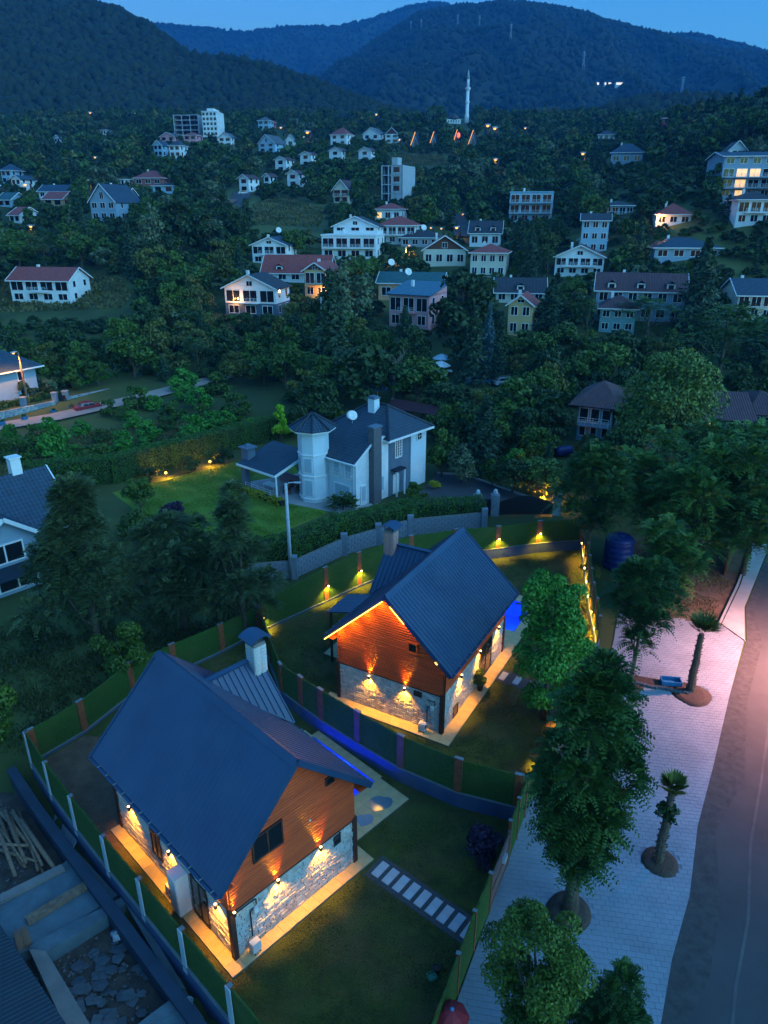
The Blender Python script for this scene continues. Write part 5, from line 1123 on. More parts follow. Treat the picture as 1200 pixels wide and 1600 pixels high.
            part('window', MB().box(dx - .5, dx + .5, y0 + .54, y0 + .6, h + .15, h + 1.0), M_glass, dd)
        # windows and balconies
        ww = min(2.4, w / nw * 0.62); hh = min(1.9, fh * 0.56)
        for k in range(fl):
            for i in range(nw):
                xc = x0 + w * (i + 0.5) / nw; z0 = k * fh + fh * 0.26; islit = (k, i) in lit; tall = k in bal
                a0, a1, zz0, zz1 = xc - ww / 2 * (1.35 if tall else 1), xc + ww / 2 * (1.35 if tall else 1), (k * fh + 0.1 if tall else z0), min((k + 1) * fh - 0.35, z0 + hh)
                if big and wpx > 48:
                    wd = window(t, a0, a1, zz0, zz1, 'v', y0 - (0.03 if base_col and k == 0 else 0), 2 if ww > 1.0 else 1, 0.10, 0.07, M_trim)
                    if islit: part('pane', MB().box(a0 + .1, a1 - .1, y0 - .062, y0 - .02, zz0 + .1, zz1 - .1), M_lit, wd)
                else: P('window', MB().box(a0, a1, y0 - .06 - (0.03 if base_col else 0), y0, zz0, zz1), M_lit if islit else M_glass)
            if abs(yaw) > 6:
                for i in range(side_n):
                    yc = depth * (i + .5) / side_n; s_ = 'U' if yaw < 0 else 'u'; kx = x1 if yaw < 0 else x0
                    if wpx > 48: window(t, yc - .6, yc + .6, k * fh + fh * .28, k * fh + fh * .28 + hh, s_, kx, 1, .1, .07, M_trim)
                    else: P('window', MB().box(min(kx, kx + (.06 if yaw < 0 else -.06)), max(kx, kx + (.06 if yaw < 0 else -.06)), yc - .5, yc + .5, k * fh + fh * .28, k * fh + fh * .28 + hh), M_glass)
            if k in bal:
                b0_, b1_ = x0 + w * (0.5 - balw / 2), x0 + w * (0.5 + balw / 2); z = k * fh
                b = P('balcony', MB().box(b0_, b1_, y0 - 1.3, y0, z - .18, z), W); r_ = MB()
                for zz in (.35, .65, .95): r_.bar((b0_, y0 - 1.26, z + zz), (b1_, y0 - 1.26, z + zz), .05, .05)
                for i in range(int(b1_ - b0_) + 2): xx = b0_ + (b1_ - b0_) * i / (int(b1_ - b0_) + 1); r_.bar((xx, y0 - 1.26, z), (xx, y0 - 1.26, z + .95), .05, .05)
                part('balcony_rail', r_, M_wood if wood else M_trim, b)
    if lampat:
        q = MB().lathe([(.05, -.12), (.16, -.06), (.16, .06), (.05, .12)], 8); lx, lz = x0 + w * lampat[0], h * lampat[1]; q.v = [(x + lx, y + y0 - .35, z + lz) for x, y, z in q.v]
        part('wall_lamp', q, M_bulb, t); lamp('POINT', t, (lx, y0 - 1.0, lz - .1), lampat[2], (1, .42, .1), rad=.2)
    HPOS.append((p.x - math.sin(ya) * depth / 2, p.y + math.cos(ya) * depth / 2, label))
    HOUSES.append((label[:38], round(w, 1), round(h, 1), round(Y), round(p.z, 1)))
    if not noclear: CLEAR.append((cx - wpx / 2, ry, cx + wpx / 2, by0 - (by0 - ey) * 0.25, Y))
    return t
# -- near the middle of the hillside
house('long low white house with red roof and white front gable above the meadow', 66, 466, 106, 438, 422, -8, 9, 'white', 'red', 'gx', nw=4, fl=2, bal=(1,), balw=.3)
house('white house with low gable, dark ground floor and a lamp on its balcony', 393, 496, 96, 451, 432, -14, 8, 'white', 'dark', 'gy', nw=3, bal=(1,), balw=.35, base_col='dark', lampat=(.22, .62, 55))
house('white house with dark blue gable roof and deep shaded balcony', 422, 413, 64, 384, 373, -10, 9, 'white', 'blue', 'gy', nw=3, bal=(1,), balw=.5)
house('broad white house with glazed terraces and a gabled top floor', 545, 406, 98, 371, 364, -12, 11, 'white', 'grey', 'flat', nw=4, bal=(1,), balw=.95)
house('white gabled top storey behind the glazed terraces', 548, 374, 78, 364, 350, -12, 8, 'white', 'dark', 'gy', nw=3, fl=1, noclear=True, base=tp(548, 402) + Vector((1.2, 4, 6.2)), chim=2)
house('terrace of houses under one long dark red roof with two dormers', 462, 440, 110, 425, 402, -6, 10, 'white', 'red', 'gx', nw=5, dorm=2)
house('narrow mustard yellow house with red roof and lamp lit yard', 494, 466, 52, 424, 413, -16, 9, 'yellow', 'red', 'gy', nw=2, bal=(1,), balw=.8, wood=1, lampat=(.9, .25, 90))
house('pink three storey house with white pilasters and a sky blue roof', 638, 514, 92, 462, 448, -28, 9, 'pink', 'skyblue', 'shed', nw=3, bal=(1,), balw=.4)
house('orange house under a teal green roof uphill of the pink one', 640, 470, 108, 442, 429, -10, 9, 'orange', 'teal', 'gx', nw=4)
house('white chalet with brown boarded gable and red roof', 694, 416, 70, 391, 371, -4, 11, 'cream', 'red', 'gy', nw=4, bal=(1,), balw=.85, wood=1)
house('white block house with strip of top windows under a red hipped roof', 761, 433, 68, 397, 385, -14, 10, 'cream', 'red', 'hip', nw=4)
house('white house with black roof and two arched white dormers', 757, 386, 56, 364, 348, -10, 10, 'white', 'dark', 'gx', nw=3, dorm=2)
house('white two storey house with wide red hipped roof and glazed verandas', 620, 382, 66, 354, 341, -10, 10, 'white', 'red', 'hip', nw=4, bal=(1,), balw=.9)
house('small white balcony house with red roof below the concrete frame', 606, 346, 50, 328, 319, -14, 9, 'white', 'red', 'hip', nw=3, bal=(1,), balw=.8, lit=((0, 0),))
house('low grey house with dark hipped roof and cypress in front', 656, 386, 68, 372, 361, -10, 9, 'grey', 'dark', 'hip', nw=4)
house('unfinished grey concrete frame of four storeys with stair tower', 612, 316, 54, 264, 253, -24, 13, 'raw', 'grey', fl=4, frame=2, cat='building', name='unfinished_building')
house('pale unfinished villa shell of three open storeys', 827, 349, 74, 305, 300, -14, 10, 'blue', 'grey', 'flat', fl=3, nw=4, bal=(1, 2), balw=1.0, cat='building', name='unfinished_building')
house('cream house with steep dark gables on the slope', 533, 318, 36, 297, 284, -22, 8, 'cream', 'brown', 'gy', nw=2, bal=(1,), balw=.9)
house('white house with red hipped roof and three storeys near the skyline', 529, 228, 36, 212, 202, -24, 10, 'white', 'red', 'hip', nw=2)
house('white gabled house uphill of the cottage row', 580, 219, 36, 210, 201, -26, 9, 'white', 'grey', 'gy', nw=2)
house('white house with dark timber gable next to the pointed cabins', 612, 224, 24, 211, 202, -10, 9, 'white', 'dark', 'gy', nw=2, wood=1)
for i, (x, y, w_, e_, r_, ex) in enumerate(((382, 290, 29, 280, 275, 'above the asphalt ramp'), (417, 285, 19, 276, 272, 'half hidden by a round tree'), (458, 288, 31, 273, 268, 'on the red earth terrace'), (439, 262, 29, 251, 247, 'below the pale blue barn'), (478, 253, 29, 243, 239, 'between two hedges'), (524, 247, 30, 237, 232, 'under the three storey house'), (570, 247, 30, 237, 232, 'under the white gabled house'))):
    house('small white cottage with low red brown roof ' + ex, x, y, w_, e_, r_, -28, 7, 'white', 'brown', 'gy', nw=1, fl=1 if w_ < 25 else 2, side_n=2)
house('pale blue barn like house with white roof edge', 417, 238, 42, 225, 213, -26, 12, 'blue', 'grey', 'gy', nw=2)
house('little white gable house beside the orange street light', 454, 229, 18, 220, 212, -10, 8, 'white', 'grey', 'gy', nw=1)
house('long concrete apartment shell of five storeys on the far slope', 293, 209, 44, 184, 183, -6, 16, 'raw', 'grey', fl=5, frame=1, cat='building', name='apartment_block')
house('white apartment tower with rows of dark windows', 330, 207, 27, 180, 176, -6, 14, 'white', 'grey', 'flat', nw=4, fl=6, cat='building', name='apartment_block', side_n=0)
for i, (x, y, w_, e_, r_, wl__, rf_, ex) in enumerate(((248, 243, 20, 228, 222, 'blue', 'blue', 'blue tower house at the edge of the far cluster'), (275, 246, 24, 230, 222, 'white', 'dark', 'white corner house of the far cluster'), (262, 221, 30, 214, 208, 'pink', 'grey', 'pinkish house below the concrete shell'), (298, 222, 26, 213, 208, 'pink', 'red', 'pale house with small red dormers in the far cluster'), (352, 226, 26, 216, 209, 'white', 'grey', 'white house with bay below the apartment tower'), (412, 203, 22, 190, 184, 'blue', 'grey', 'blue house among the trees below the ridge'), (424, 201, 12, 193, 189, 'pink', 'red', 'small pink house below the ridge'), (535, 186, 14, 179, 175, 'white', 'grey', 'tiny white house on the ridge line'), (38, 285, 26, 278, 275, 'white', 'blue', 'white arched house in the left hamlet'), (12, 278, 24, 268, 258, 'blue', 'blue', 'blue roofed house in the left hamlet'), (28, 290, 24, 281, 276, 'white', 'blue', 'white house with blue roof in the left hamlet'), (162, 208, 14, 204, 202, 'white', 'grey', 'white flat house on the left slope'), (90, 222, 14, 216, 212, 'white', 'dark', 'small dark roofed house on the left slope'), (190, 289, 12, 281, 280, 'white', 'grey', 'white box shed near the red roof'), (60, 150, 16, 146, 144, 'white', 'red', 'isolated white house high on the left slope'), (28, 150, 12, 146, 144, 'orange', 'red', 'isolated orange house high on the left slope'))):
    house(ex, x, y, w_, e_, r_, -15, 8, wl__, rf_, 'hip' if i % 2 else 'gy', nw=2, fl=max(1, round((y - e_) / 6)), noclear=(y < 160), base=on_hill(hill_l, x, y) if y < 160 else None)
house('red roofed house with brick red upper storey and a blue annexe', 232, 290, 52, 279, 268, -10, 10, 'red', 'red', 'hip', nw=3, fl=1)
house('flat blue annexe below the red roofed house', 256, 299, 40, 291, 287, -10, 8, 'blue', 'dark', 'hip', nw=2, fl=1)
house('big blue roofed villa of stepped gables with a red chimney stack', 164, 346, 62, 316, 292, -16, 14, 'greyblue', 'blue', 'gy', nw=3, chim=2)
house('blue roofed wing behind the stepped gable villa', 175, 325, 58, 312, 296, -16, 10, 'greyblue', 'blue', 'gx', nw=3)
house('long house with blue roof in the left hamlet', 84, 306, 52, 299, 290, -8, 9, 'white', 'blue', 'gx', nw=4, fl=1)
house('low house with red roof and orange wall in front of the blue roof', 84, 319, 38, 311, 301, -10, 9, 'orange', 'red', 'gx', nw=2, fl=1)
house('white house with dark red roof at the bend of the left hamlet', 24, 347, 34, 336, 325, -20, 9, 'white', 'red', 'gx', nw=2, fl=1)
house('small house with teal roof at the edge of the left hamlet', 8, 322, 30, 312, 302, -12, 9, 'blue', 'teal', 'gx', nw=2, fl=1)
# -- right hand slope
house('pale blue house with dark roof on the right slope', 926, 380, 52, 347, 338, -14, 9, 'blue', 'dark', 'gx', nw=3, fl=3)
house('white stepped house with red roof edge below the pale blue one', 924, 388, 56, 374, 360, -20, 9, 'white', 'red', 'gy', nw=3)
house('white house with red brown roofs and two long balconies', 903, 431, 88, 402, 386, -16, 10, 'white', 'brown', 'gy', nw=4, bal=(1,), balw=.7)
house('red roofed house with a glowing porch lamp on its pink wall', 1051, 352, 64, 336, 320, -14, 10, 'white', 'red', 'hip', nw=3, lampat=(.08, .75, 90), bal=(1,), balw=.5)
house('blue glazed terrace house with white dishes on its roof', 966, 333, 50, 322, 315, -8, 9, 'greyblue', 'dark', 'hip', nw=4, fl=1, bal=(0,), balw=.9)
house('blue grey apartment house with warm lit windows on three floors', 1162, 306, 86, 250, 242, -6, 14, 'greyblue', 'blue', 'gx', nw=4, fl=4, bal=(1, 2), balw=.9, lit=((0, 1), (1, 1), (2, 2), (2, 1)), cat='building', name='apartment_block')
house('white house with dark hipped roof and stacked balconies', 1176, 352, 62, 315, 302, -8, 10, 'white', 'dark', 'hip', nw=3, bal=(1, 2), balw=.6)
house('small white house with gable at the top of the right slope', 1148, 262, 32, 236, 224, -10, 9, 'white', 'dark', 'gy', nw=2, bal=(1,), balw=.9)
house('grey blue house with red wing among tall trees', 978, 256, 56, 240, 226, -16, 10, 'greyblue', 'blue', 'hip', nw=3)
house('small white house with dark hipped roof below the right hill', 947, 218, 30, 211, 204, -14, 9, 'white', 'dark', 'hip', nw=3, fl=1)
house('brick red tower house on the wooded skyline', 1037, 203, 12, 187, 184, -16, 6, 'red', 'red', 'hip', nw=1)
house('low blue house with broad dark blue roof', 1072, 400, 106, 388, 374, -6, 12, 'greyblue', 'blue', 'hip', nw=4, fl=1)
house('large grey teal row house with dark red roofs and small gables', 995, 502, 150, 455, 433, -16, 12, 'greyblue', 'brown', 'gx', nw=6, dorm=3, chim=2)
house('dark red roofed wing in front of the grey teal row house', 962, 520, 70, 483, 466, -16, 9, 'teal', 'brown', 'hip', nw=3)
house('cream row house with long dark roof and two white chimneys', 812, 468, 84, 456, 438, -8, 10, 'cream', 'dark', 'gx', nw=4, dorm=1, chim=2)
house('ochre house with white pilasters and small red roof', 810, 525, 54, 476, 463, -18, 8, 'yellow', 'red', 'gy', nw=2, bal=())
house('cream house with blue roof and red balcony screens', 1176, 500, 66, 461, 441, -8, 11, 'cream', 'blue', 'gx', nw=3, wood=1, bal=(1,), balw=.6)
house('grey modern house with wide dark roof behind the round maple', 925, 690, 92, 632, 604, -26, 10, 'greyblue', 'brown', 'hip', nw=3, ov=1.2, bal=(1,), balw=.9, chim=0, trim=False)
house('low restaurant like house with brown roofs and a yellow lit doorway', 1128, 668, 90, 648, 626, -12, 12, 'dark', 'brown', 'gx', nw=4, fl=1, lit=((0, 0),), ov=1.2, chim=0, trim=False)
house('brown roofed pavilion beside the low brown roofed house', 1195, 664, 70, 645, 622, -12, 10, 'dark', 'brown', 'hip', nw=3, fl=1, ov=1.2, chim=0, trim=False)
# -- left edge, close
lh = house('grey blue house with steep dark tiled roof and white trimmed cross gable by dark trees', 40, 900, 190, 835, 790, 48, 8, 'greyblue', 'blue', 'gx', nw=2, ov=.7, base=Vector((-29.0, 49.6, 0)), noclear=True, chim=1, fl=2, size=(9.4, 4.5, 3.2, 7.6))
part('wall', MB().extr([(-3.4, -1), (2.2, -1), (2.2, 4.1), (-0.6, 6.2), (-3.4, 4.1)], 'y', -1.3, 2.0), WALL['greyblue'], lh)
part_uv('roof', MB().slab([(-4.0, 2.5, 3.75), (-4.0, -1.8, 3.75), (-0.6, -1.8, 6.35), (-0.6, 2.5, 6.35)], .12).slab([(2.8, -1.8, 3.75), (2.8, 2.5, 3.75), (-0.6, 2.5, 6.35), (-0.6, -1.8, 6.35)], .12), ROOF['blue'], lh)
part('verge_trim', MB().bar((-4.0, -1.84, 3.68), (-0.6, -1.84, 6.28), .1, .3).bar((-0.6, -1.84, 6.28), (2.8, -1.84, 3.68), .1, .3), M_trim, lh)
window(lh, -2.2, 0.6, 2.6, 4.2, 'v', -1.3, 2, .12, .1, M_trim); window(lh, -1.8, 1.2, 0.3, 1.7, 'v', -1.3, 2, .12, .1, M_trim)
part('chimney', MB().box(2.6, 3.4, 3.6, 4.4, 6.5, 8.9).box(2.5, 3.5, 3.5, 4.5, 8.9, 9.0), M_trim, lh)
part('lean_to_roof', MB().slab([(-3.6, -2.6, 1.8), (2.4, -2.6, 1.8), (2.4, -1.3, 2.35), (-3.6, -1.3, 2.35)], .12), ROOF['blue'], lh)
house('pale violet blue house with broad blue roof above the stone walled lane', -58, 640, 126, 585, 545, -30, 10, 'greyblue', 'blue', 'hip', nw=4, ov=1.0, bal=(1,), balw=.4, noclear=True)
# ------------------------------------------------------------------ foliage
LEAF = {k: leaf_mat('leaf_' + k, d, l) for k, (d, l) in dict(dark=((0.013, 0.034, 0.011), (0.046, 0.084, 0.020)), mid=((0.024, 0.060, 0.010), (0.082, 0.145, 0.018)),
    lush=((0.024, 0.115, 0.014), (0.085, 0.270, 0.030)), lime=((0.12, 0.30, 0.008), (0.28, 0.50, 0.015)), olive=((0.055, 0.072, 0.014), (0.15, 0.150, 0.028)),
    needle=((0.012, 0.036, 0.018), (0.042, 0.082, 0.034)), purple=((0.02, 0.012, 0.03), (0.05, 0.03, 0.07)), silver=((0.055, 0.085, 0.045), (0.15, 0.19, 0.09)),
    locust=((0.015, 0.052, 0.013), (0.060, 0.130, 0.022)), yellow=((0.18, 0.20, 0.008), (0.38, 0.37, 0.02)), palm=((0.06, 0.08, 0.012), (0.17, 0.18, 0.03)), bluefir=((0.03, 0.08, 0.09), (0.08, 0.18, 0.20)), hedge=((0.020, 0.060, 0.010), (0.075, 0.165, 0.022)), cedar=((0.018, 0.040, 0.017), (0.075, 0.112, 0.042)), maple=((0.045, 0.085, 0.016), (0.15, 0.22, 0.045)), acacia=((0.026, 0.080, 0.022), (0.10, 0.20, 0.035)), grassa=((0.025, 0.040, 0.008), (0.11, 0.12, 0.022)), lawn=((0.05, 0.11, 0.008), (0.13, 0.22, 0.015)), wild=((0.012, 0.026, 0.010), (0.055, 0.075, 0.022)), dry=((0.05, 0.055, 0.014), (0.16, 0.14, 0.05))).items()}
def quads_mesh(name, C, A, B, tint, m):      # diamonds: centre, half long axis, half short axis
    N = len(C); V = np.empty((N, 4, 3), np.float32); V[:, 0] = C - A; V[:, 1] = C + B; V[:, 2] = C + A; V[:, 3] = C - B
    me = bpy.data.meshes.new(name); me.vertices.add(N * 4); me.vertices.foreach_set('co', V.ravel()); me.loops.add(N * 4); me.loops.foreach_set('vertex_index', np.arange(N * 4, dtype=np.int32))
    me.polygons.add(N); me.polygons.foreach_set('loop_start', np.arange(0, N * 4, 4, dtype=np.int32)); t = me.attributes.new('tint', 'FLOAT', 'FACE'); t.data.foreach_set('value', tint.astype(np.float32))
    me.update(); me.materials.append(m); return me
def unit(v): return v / np.maximum(1e-6, np.linalg.norm(v, axis=1))[:, None]
def leaves(P, Nn, size, aspect, r, droop=0.0, spread=0.9):
    n = len(P); nn = unit(Nn + r.normal(0, spread, (n, 3)))
    t = unit(np.cross(nn, r.normal(0, 1, (n, 3)))); t[:, 2] -= droop; t = unit(t); b = unit(np.cross(nn, t)); s = size * r.uniform(0.6, 1.4, (n, 1))
    return t * s, b * s * aspect
def lumps_in(h0, h1, rad, k, r, shape='round'):
    out = []
    for i in range(k):
        f = r.uniform(0, 1); a = r.uniform(0, 6.28); z = h0 + (h1 - h0) * f
        if shape == 'round': prof = math.sqrt(max(0.05, 1 - (2 * f - 1) ** 2))
        elif shape == 'cone': prof = max(0.08, 1.0 - f) ** 0.85
        elif shape == 'dome': prof = math.sqrt(max(0.05, 1 - f ** 2))
        elif shape == 'vase': prof = 0.45 + 0.6 * f if f < .75 else 0.9 - (f - .75) * 2
        else: prof = math.sqrt(max(0.08, 1 - (2 * f - 1) ** 4))
        d = rad * prof * r.uniform(0.35, 0.82); lr = rad * r.uniform(0.24, 0.42) * (0.6 + 0.4 * prof)
        out.append((d * math.cos(a), d * math.sin(a), z, lr))
    return out
def crown_round(name, h0, h1, rad, n, size, m, seed, k=26, shape='round', aspect=0.55, droop=0.15, squash=0.85, inner=0.25):
    r = np.random.default_rng(seed); L = lumps_in(h0 + rad * .2, h1 - rad * .22, rad, k, r, shape); L = np.array(L); w = L[:, 3] ** 2; idx = r.choice(len(L), n, p=w / w.sum())
    d = unit(r.normal(0, 1, (n, 3))); d[:, 2] = np.where(d[:, 2] < -0.45, -d[:, 2], d[:, 2]); rr = L[idx, 3:4] * np.where(r.uniform(0, 1, (n, 1)) < inner, r.uniform(0.4, 0.9, (n, 1)), r.uniform(0.88, 1.12, (n, 1)))
    P = L[idx, :3] + d * rr * np.array([1, 1, squash]); A, B = leaves(P, d, size, aspect, r, droop); lt = r.uniform(0, 1, len(L))[idx]
    return quads_mesh(name, P, A, B, np.clip(0.5 * lt + 0.5 * r.uniform(0, 1, n), 0, 1), m), L
def crown_conifer(name, h0, h1, rad, n, size, m, seed, levels=22, droop=0.35, power=0.9, ragged=0.35):
    r = np.random.default_rng(seed); lev = r.integers(0, levels, n); f = (lev + r.uniform(-.15, .15, n)) / levels; nb = 9; br = r.integers(0, nb, n); ang = (br + 0.37 * lev) * 2 * np.pi / nb + r.normal(0, 0.13, n)
    blen = 1 + ragged * np.sin(lev * 12.9898 + br * 78.233); L = rad * np.clip(1 - f, 0.02, 1) ** power * blen; s = np.sqrt(r.uniform(0.02, 1, n)) * L
    z = h0 + (h1 - h0) * np.clip(f, 0, 1) - droop * s * (s / np.maximum(L, .01)) * .6 + r.normal(0, .03 * rad, n)
    P = np.stack([np.cos(ang) * s, np.sin(ang) * s, z], -1); d = unit(np.stack([np.cos(ang), np.sin(ang), np.full(n, .5)], -1)); A, B = leaves(P, d, size, 0.4, r, 0.3, 0.7)
    return quads_mesh(name, P, A, B, np.clip(.4 * (np.sin(lev * 3.1 + br * 5.3) * .5 + .5) + .6 * r.uniform(0, 1, n), 0, 1), m), None
def crown_frond(name, h0, h1, rad, nf, flen, m, seed, k=24, shape='round', pairs=6, lw=0.3, spread=0.6):
    """feathered foliage: arching fronds carrying pairs of narrow leaflets"""
    r = np.random.default_rng(seed); L = np.array(lumps_in(h0 + rad * .15, h1 - rad * .2, rad, k, r, shape)); w = L[:, 3] ** 2; idx = r.choice(len(L), nf, p=w / w.sum())
    d = unit(r.normal(0, 1, (nf, 3))); d[:, 2] = np.where(d[:, 2] < -0.3, -d[:, 2], d[:, 2]); O = L[idx, :3] + d * L[idx, 3:4] * r.uniform(.55, 1.0, (nf, 1))
    dr = unit(d + r.normal(0, spread, (nf, 3)) * .6 + np.array([0, 0, .15])); fl_ = flen * r.uniform(.6, 1.3, (nf, 1)); side = unit(np.cross(dr, np.array([0, 0, 1.0]) + r.normal(0, .2, (nf, 3))))
    C, A, B, Tn = [], [], [], []; lt = r.uniform(0, 1, len(L))[idx]
    for j in range(pairs):
        t = (j + .7) / pairs; base = O + dr * fl_ * t + np.array([0, 0, -1]) * fl_ * t * t * .55
        ll = fl_ * lw * (1 - .45 * t)
        for s in (-1, 1):
            ax = unit(side * s + dr * .45 + np.array([0, 0, -.25]) + r.normal(0, .12, (nf, 3))); C.append(base + ax * ll * .5); A.append(ax * ll * .55); nrm = unit(np.cross(ax, dr)); B.append(unit(np.cross(nrm, ax)) * ll * .30); Tn.append(np.clip(.55 * lt + .45 * r.uniform(0, 1, nf), 0, 1))
    return quads_mesh(name, np.concatenate(C), np.concatenate(A), np.concatenate(B), np.concatenate(Tn), m), L
def trunk_mesh(name, h, r0, L=None, seed=0, nb=7, bend=0.15, top=0.85, m=None):
    r = random.Random(seed); mb = MB(); pts = [Vector((math.sin(i * 1.7 + seed) * bend * i / 6, math.cos(i * 1.3 + seed) * bend * i / 6, h * top * i / 6)) for i in range(7)]
    mb.tube(pts, [r0 * (1.25 if i == 0 else 1 - .13 * i) for i in range(7)], 8)
    if L is not None:
        ids = list(range(len(L))); r.shuffle(ids)
        for i in ids[:nb]:
            e = Vector(L[i][:3]); a = pts[min(5, max(1, int((e.z / h) * 4)))]; mid = a.lerp(e, .5) + Vector((0, 0, -.06 * h * r.random()))
            mb.tube([a, mid, e], [r0 * .45, r0 * .3, r0 * .1], 5, False)
    return mb.mesh(name, m or M_bark, True)
def tree_obj(name, label, cat, base, trunk, crown, group=None, sc=(1, 1, 1), rz=0.0):
    t = thing(name, label, cat, base, rz, group); t.scale = sc
    if trunk is not None: link('trunk', trunk, t)
    link('crown', crown, t); return t
# ---- the trees that stand close, each built for its place
def near(name, label, bpx, toppx, rpx, kind, m, n, size, seed, h0=0.3, shape='round', k=26, r0=0.16, z=0.0, cat='tree', base=None, **kw):
    b = base or at(*bpx, z); r = Vector(ray(*toppx)); s = (r.x * b.x + r.y * b.y) / (r.x ** 2 + r.y ** 2); h = CAM_H + r.z * s - z; Y = proj(b.x, b.y, h * .6)[2]; rad = rpx * Y / FPX
    if kind == 'round': c, L = crown_round(name + '_crown', h * h0, h, rad, n, size, LEAF[m], seed, k, shape, **kw)
    elif kind == 'frond': c, L = crown_frond(name + '_crown', h * h0, h, rad, n, size, LEAF[m], seed, k, shape, **kw)
    else: c, L = crown_conifer(name + '_crown', h * h0, h, rad, n, size, LEAF[m], seed, **kw)
    return tree_obj(name, label, cat, b, trunk_mesh(name + '_trunk', h, r0, L, seed, top=.8 if kind != 'conifer' else .97), c)
near('laurel_tree', 'dense rounded green tree at the lower end of the paved forecourt', (820, 1650), (822, 1420), 80, 'round', 'mid', 26000, .055, 1, .22, 'full', 40, .14)
near('loquat_tree', 'small loose tree with pointed top next to the bare stake', (945, 1680), (932, 1500), 78, 'frond', 'locust', 2200, .40, 2, .15, 'cone', 26, .09)
near('locust_tree', 'tall feathery dark tree with thick trunk in a round paving bed', (890, 1425), (935, 1040), 80, 'frond', 'locust', 5200, .66, 3, .20, 'round', 46, .30)
near('locust_tree', 'light feathery young tree between the lamp lit fence and a palm', (985, 1072), (1008, 872), 64, 'frond', 'locust', 2300, .6, 4, .32, 'vase', 22, .14)
near('linden_tree', 'lush bright green tree on the lawn beside the cabin with the light strip', (848, 1122), (862, 888), 62, 'round', 'lush', 18000, .105, 5, .08, 'full', 40, .17)
near('locust_tree', 'feathery tree with lamp lit trunk at the far corner of the fence', (915, 885), (922, 694), 66, 'frond', 'locust', 3200, .75, 6, .30, 'round', 30, .2)
for i, (bx_, by_, tx, ty, rp_, n_, ex) in enumerate(((1010, 850, 1005, 665, 62, 1500, 'behind the tall blue water tank'), (1085, 895, 1085, 690, 78, 2200, 'in front of the bare earth plot'), (1160, 900, 1165, 655, 72, 2000, 'next to the lone turf fence'), (1100, 800, 1095, 655, 62, 1500, 'below the round maple'), (1190, 800, 1200, 650, 58, 1400, 'below the brown roofed pavilion'), (1030, 960, 1040, 800, 40, 900, 'with low branches over the brown soil'))):
    near('locust_tree', 'broad feathery locust tree ' + ex, (bx_, by_), (tx, ty), rp_ * 1.12, 'frond', 'acacia', int(n_ * 1.7), .95, 20 + i, .12, 'round', 30, .2)
near('maple_tree', 'large round maple with pale leaf tufts in front of the grey modern house', (1035, 735), (1036, 543), 94, 'round', 'maple', 17000, .20, 30, .12, 'dome', 54, .3)
near('cedar_tree', 'tall dark spreading tree with bare trunk beside the grey blue house', (155, 1010), (140, 745), 105, 'frond', 'cedar', 6200, .62, 31, .22, 'cone', 46, .24)
near('mimosa_tree', 'low spreading dark feathery tree in front of the villa lawn', (290, 985), (280, 805), 82, 'frond', 'cedar', 4200, .6, 32, .18, 'round', 30, .16)
near('acacia_tree', 'tall slender feathery tree beside the lamp lit fence corner', (385, 1000), (374, 738), 62, 'frond', 'cedar', 3400, .55, 33, .20, 'cone', 32, .16)
near('privet_bush', 'bright upright bush outside the unlit turf fence', (195, 1068), (200, 972), 40, 'round', 'mid', 5200, .11, 34, .0, 'full', 20, .06, cat='bush')
near('fruit_tree', 'light green leafy tree leaning over the corner of the turf fences', (-20, 1215), (20, 1035), 68, 'round', 'mid', 4800, .15, 35, .25, 'round', 24, .12)
near('pear_tree', 'vivid lime green young tree behind the villa hedge', (440, 692), (437, 628), 19, 'round', 'lime', 2600, .16, 36, .08, 'cone', 22, .07)
near('olive_tree', 'small grey green tree standing on the villa lawn', (220, 802), (215, 745), 27, 'round', 'mid', 2600, .13, 37, .25, 'round', 16, .08)
near('plum_bush', 'dark purple leaved bush at the edge of the villa lawn', (272, 832), (270, 782), 34, 'round', 'purple', 2600, .13, 38, .0, 'dome', 16, .05, cat='bush')
near('lawn_shrub', 'dark clipped shrub between the two hedge lamps', (298, 738), (298, 712), 20, 'round', 'dark', 1500, .12, 39, .0, 'dome', 14, .04, cat='bush')
near('lawn_shrub', 'round shrub under the hedge beyond the lawn lamp', (235, 752), (236, 726), 22, 'round', 'dark', 1500, .12, 40, .0, 'dome', 14, .04, cat='bush')
near('lawn_shrub', 'shrub at the hedge close to the terrace chimney', (352, 728), (352, 700), 20, 'round', 'dark', 1400, .12, 41, .0, 'dome', 14, .04, cat='bush')
near('ground_shrub', 'low light green shrub patch on the villa lawn', (225, 835), (225, 805), 46, 'round', 'mid', 3000, .12, 42, .0, 'dome', 18, .04, cat='bush')
near('palm_bush', 'spiky green palm bush at the foot of the villa facade', (536, 797), (536, 774), 19, 'frond', 'mid', 130, .9, 43, .0, 'dome', 10, .05, cat='bush')
near('round_bush', 'clipped grey green bush beside the villa slate chimney', (648, 784), (648, 754), 20, 'round', 'mid', 1800, .11, 44, .0, 'dome', 14, .04, cat='bush')
near('round_bush', 'small golden round bush at the villa entrance', (680, 764), (680, 748), 11, 'round', 'yellow', 800, .09, 45, .0, 'dome', 10, .04, cat='bush')
near('rose_bush', 'lamp lit reddish bush at the end of the villa driveway', (838, 786), (838, 752), 20, 'round', 'olive', 1200, .12, 46, .0, 'dome', 14, .04, cat='bush')
near('garden_bush', 'lamp lit low bush below the fence corner tree', (918, 905), (918, 878), 17, 'round', 'olive', 900, .10, 47, .0, 'dome', 10, .04, cat='bush')
near('garden_bush', 'dark flowering bush in the corner bed of the lower lawn', (752, 1340), (752, 1290), 32, 'round', 'purple', 2200, .08, 48, .0, 'dome', 16, .04, cat='bush')
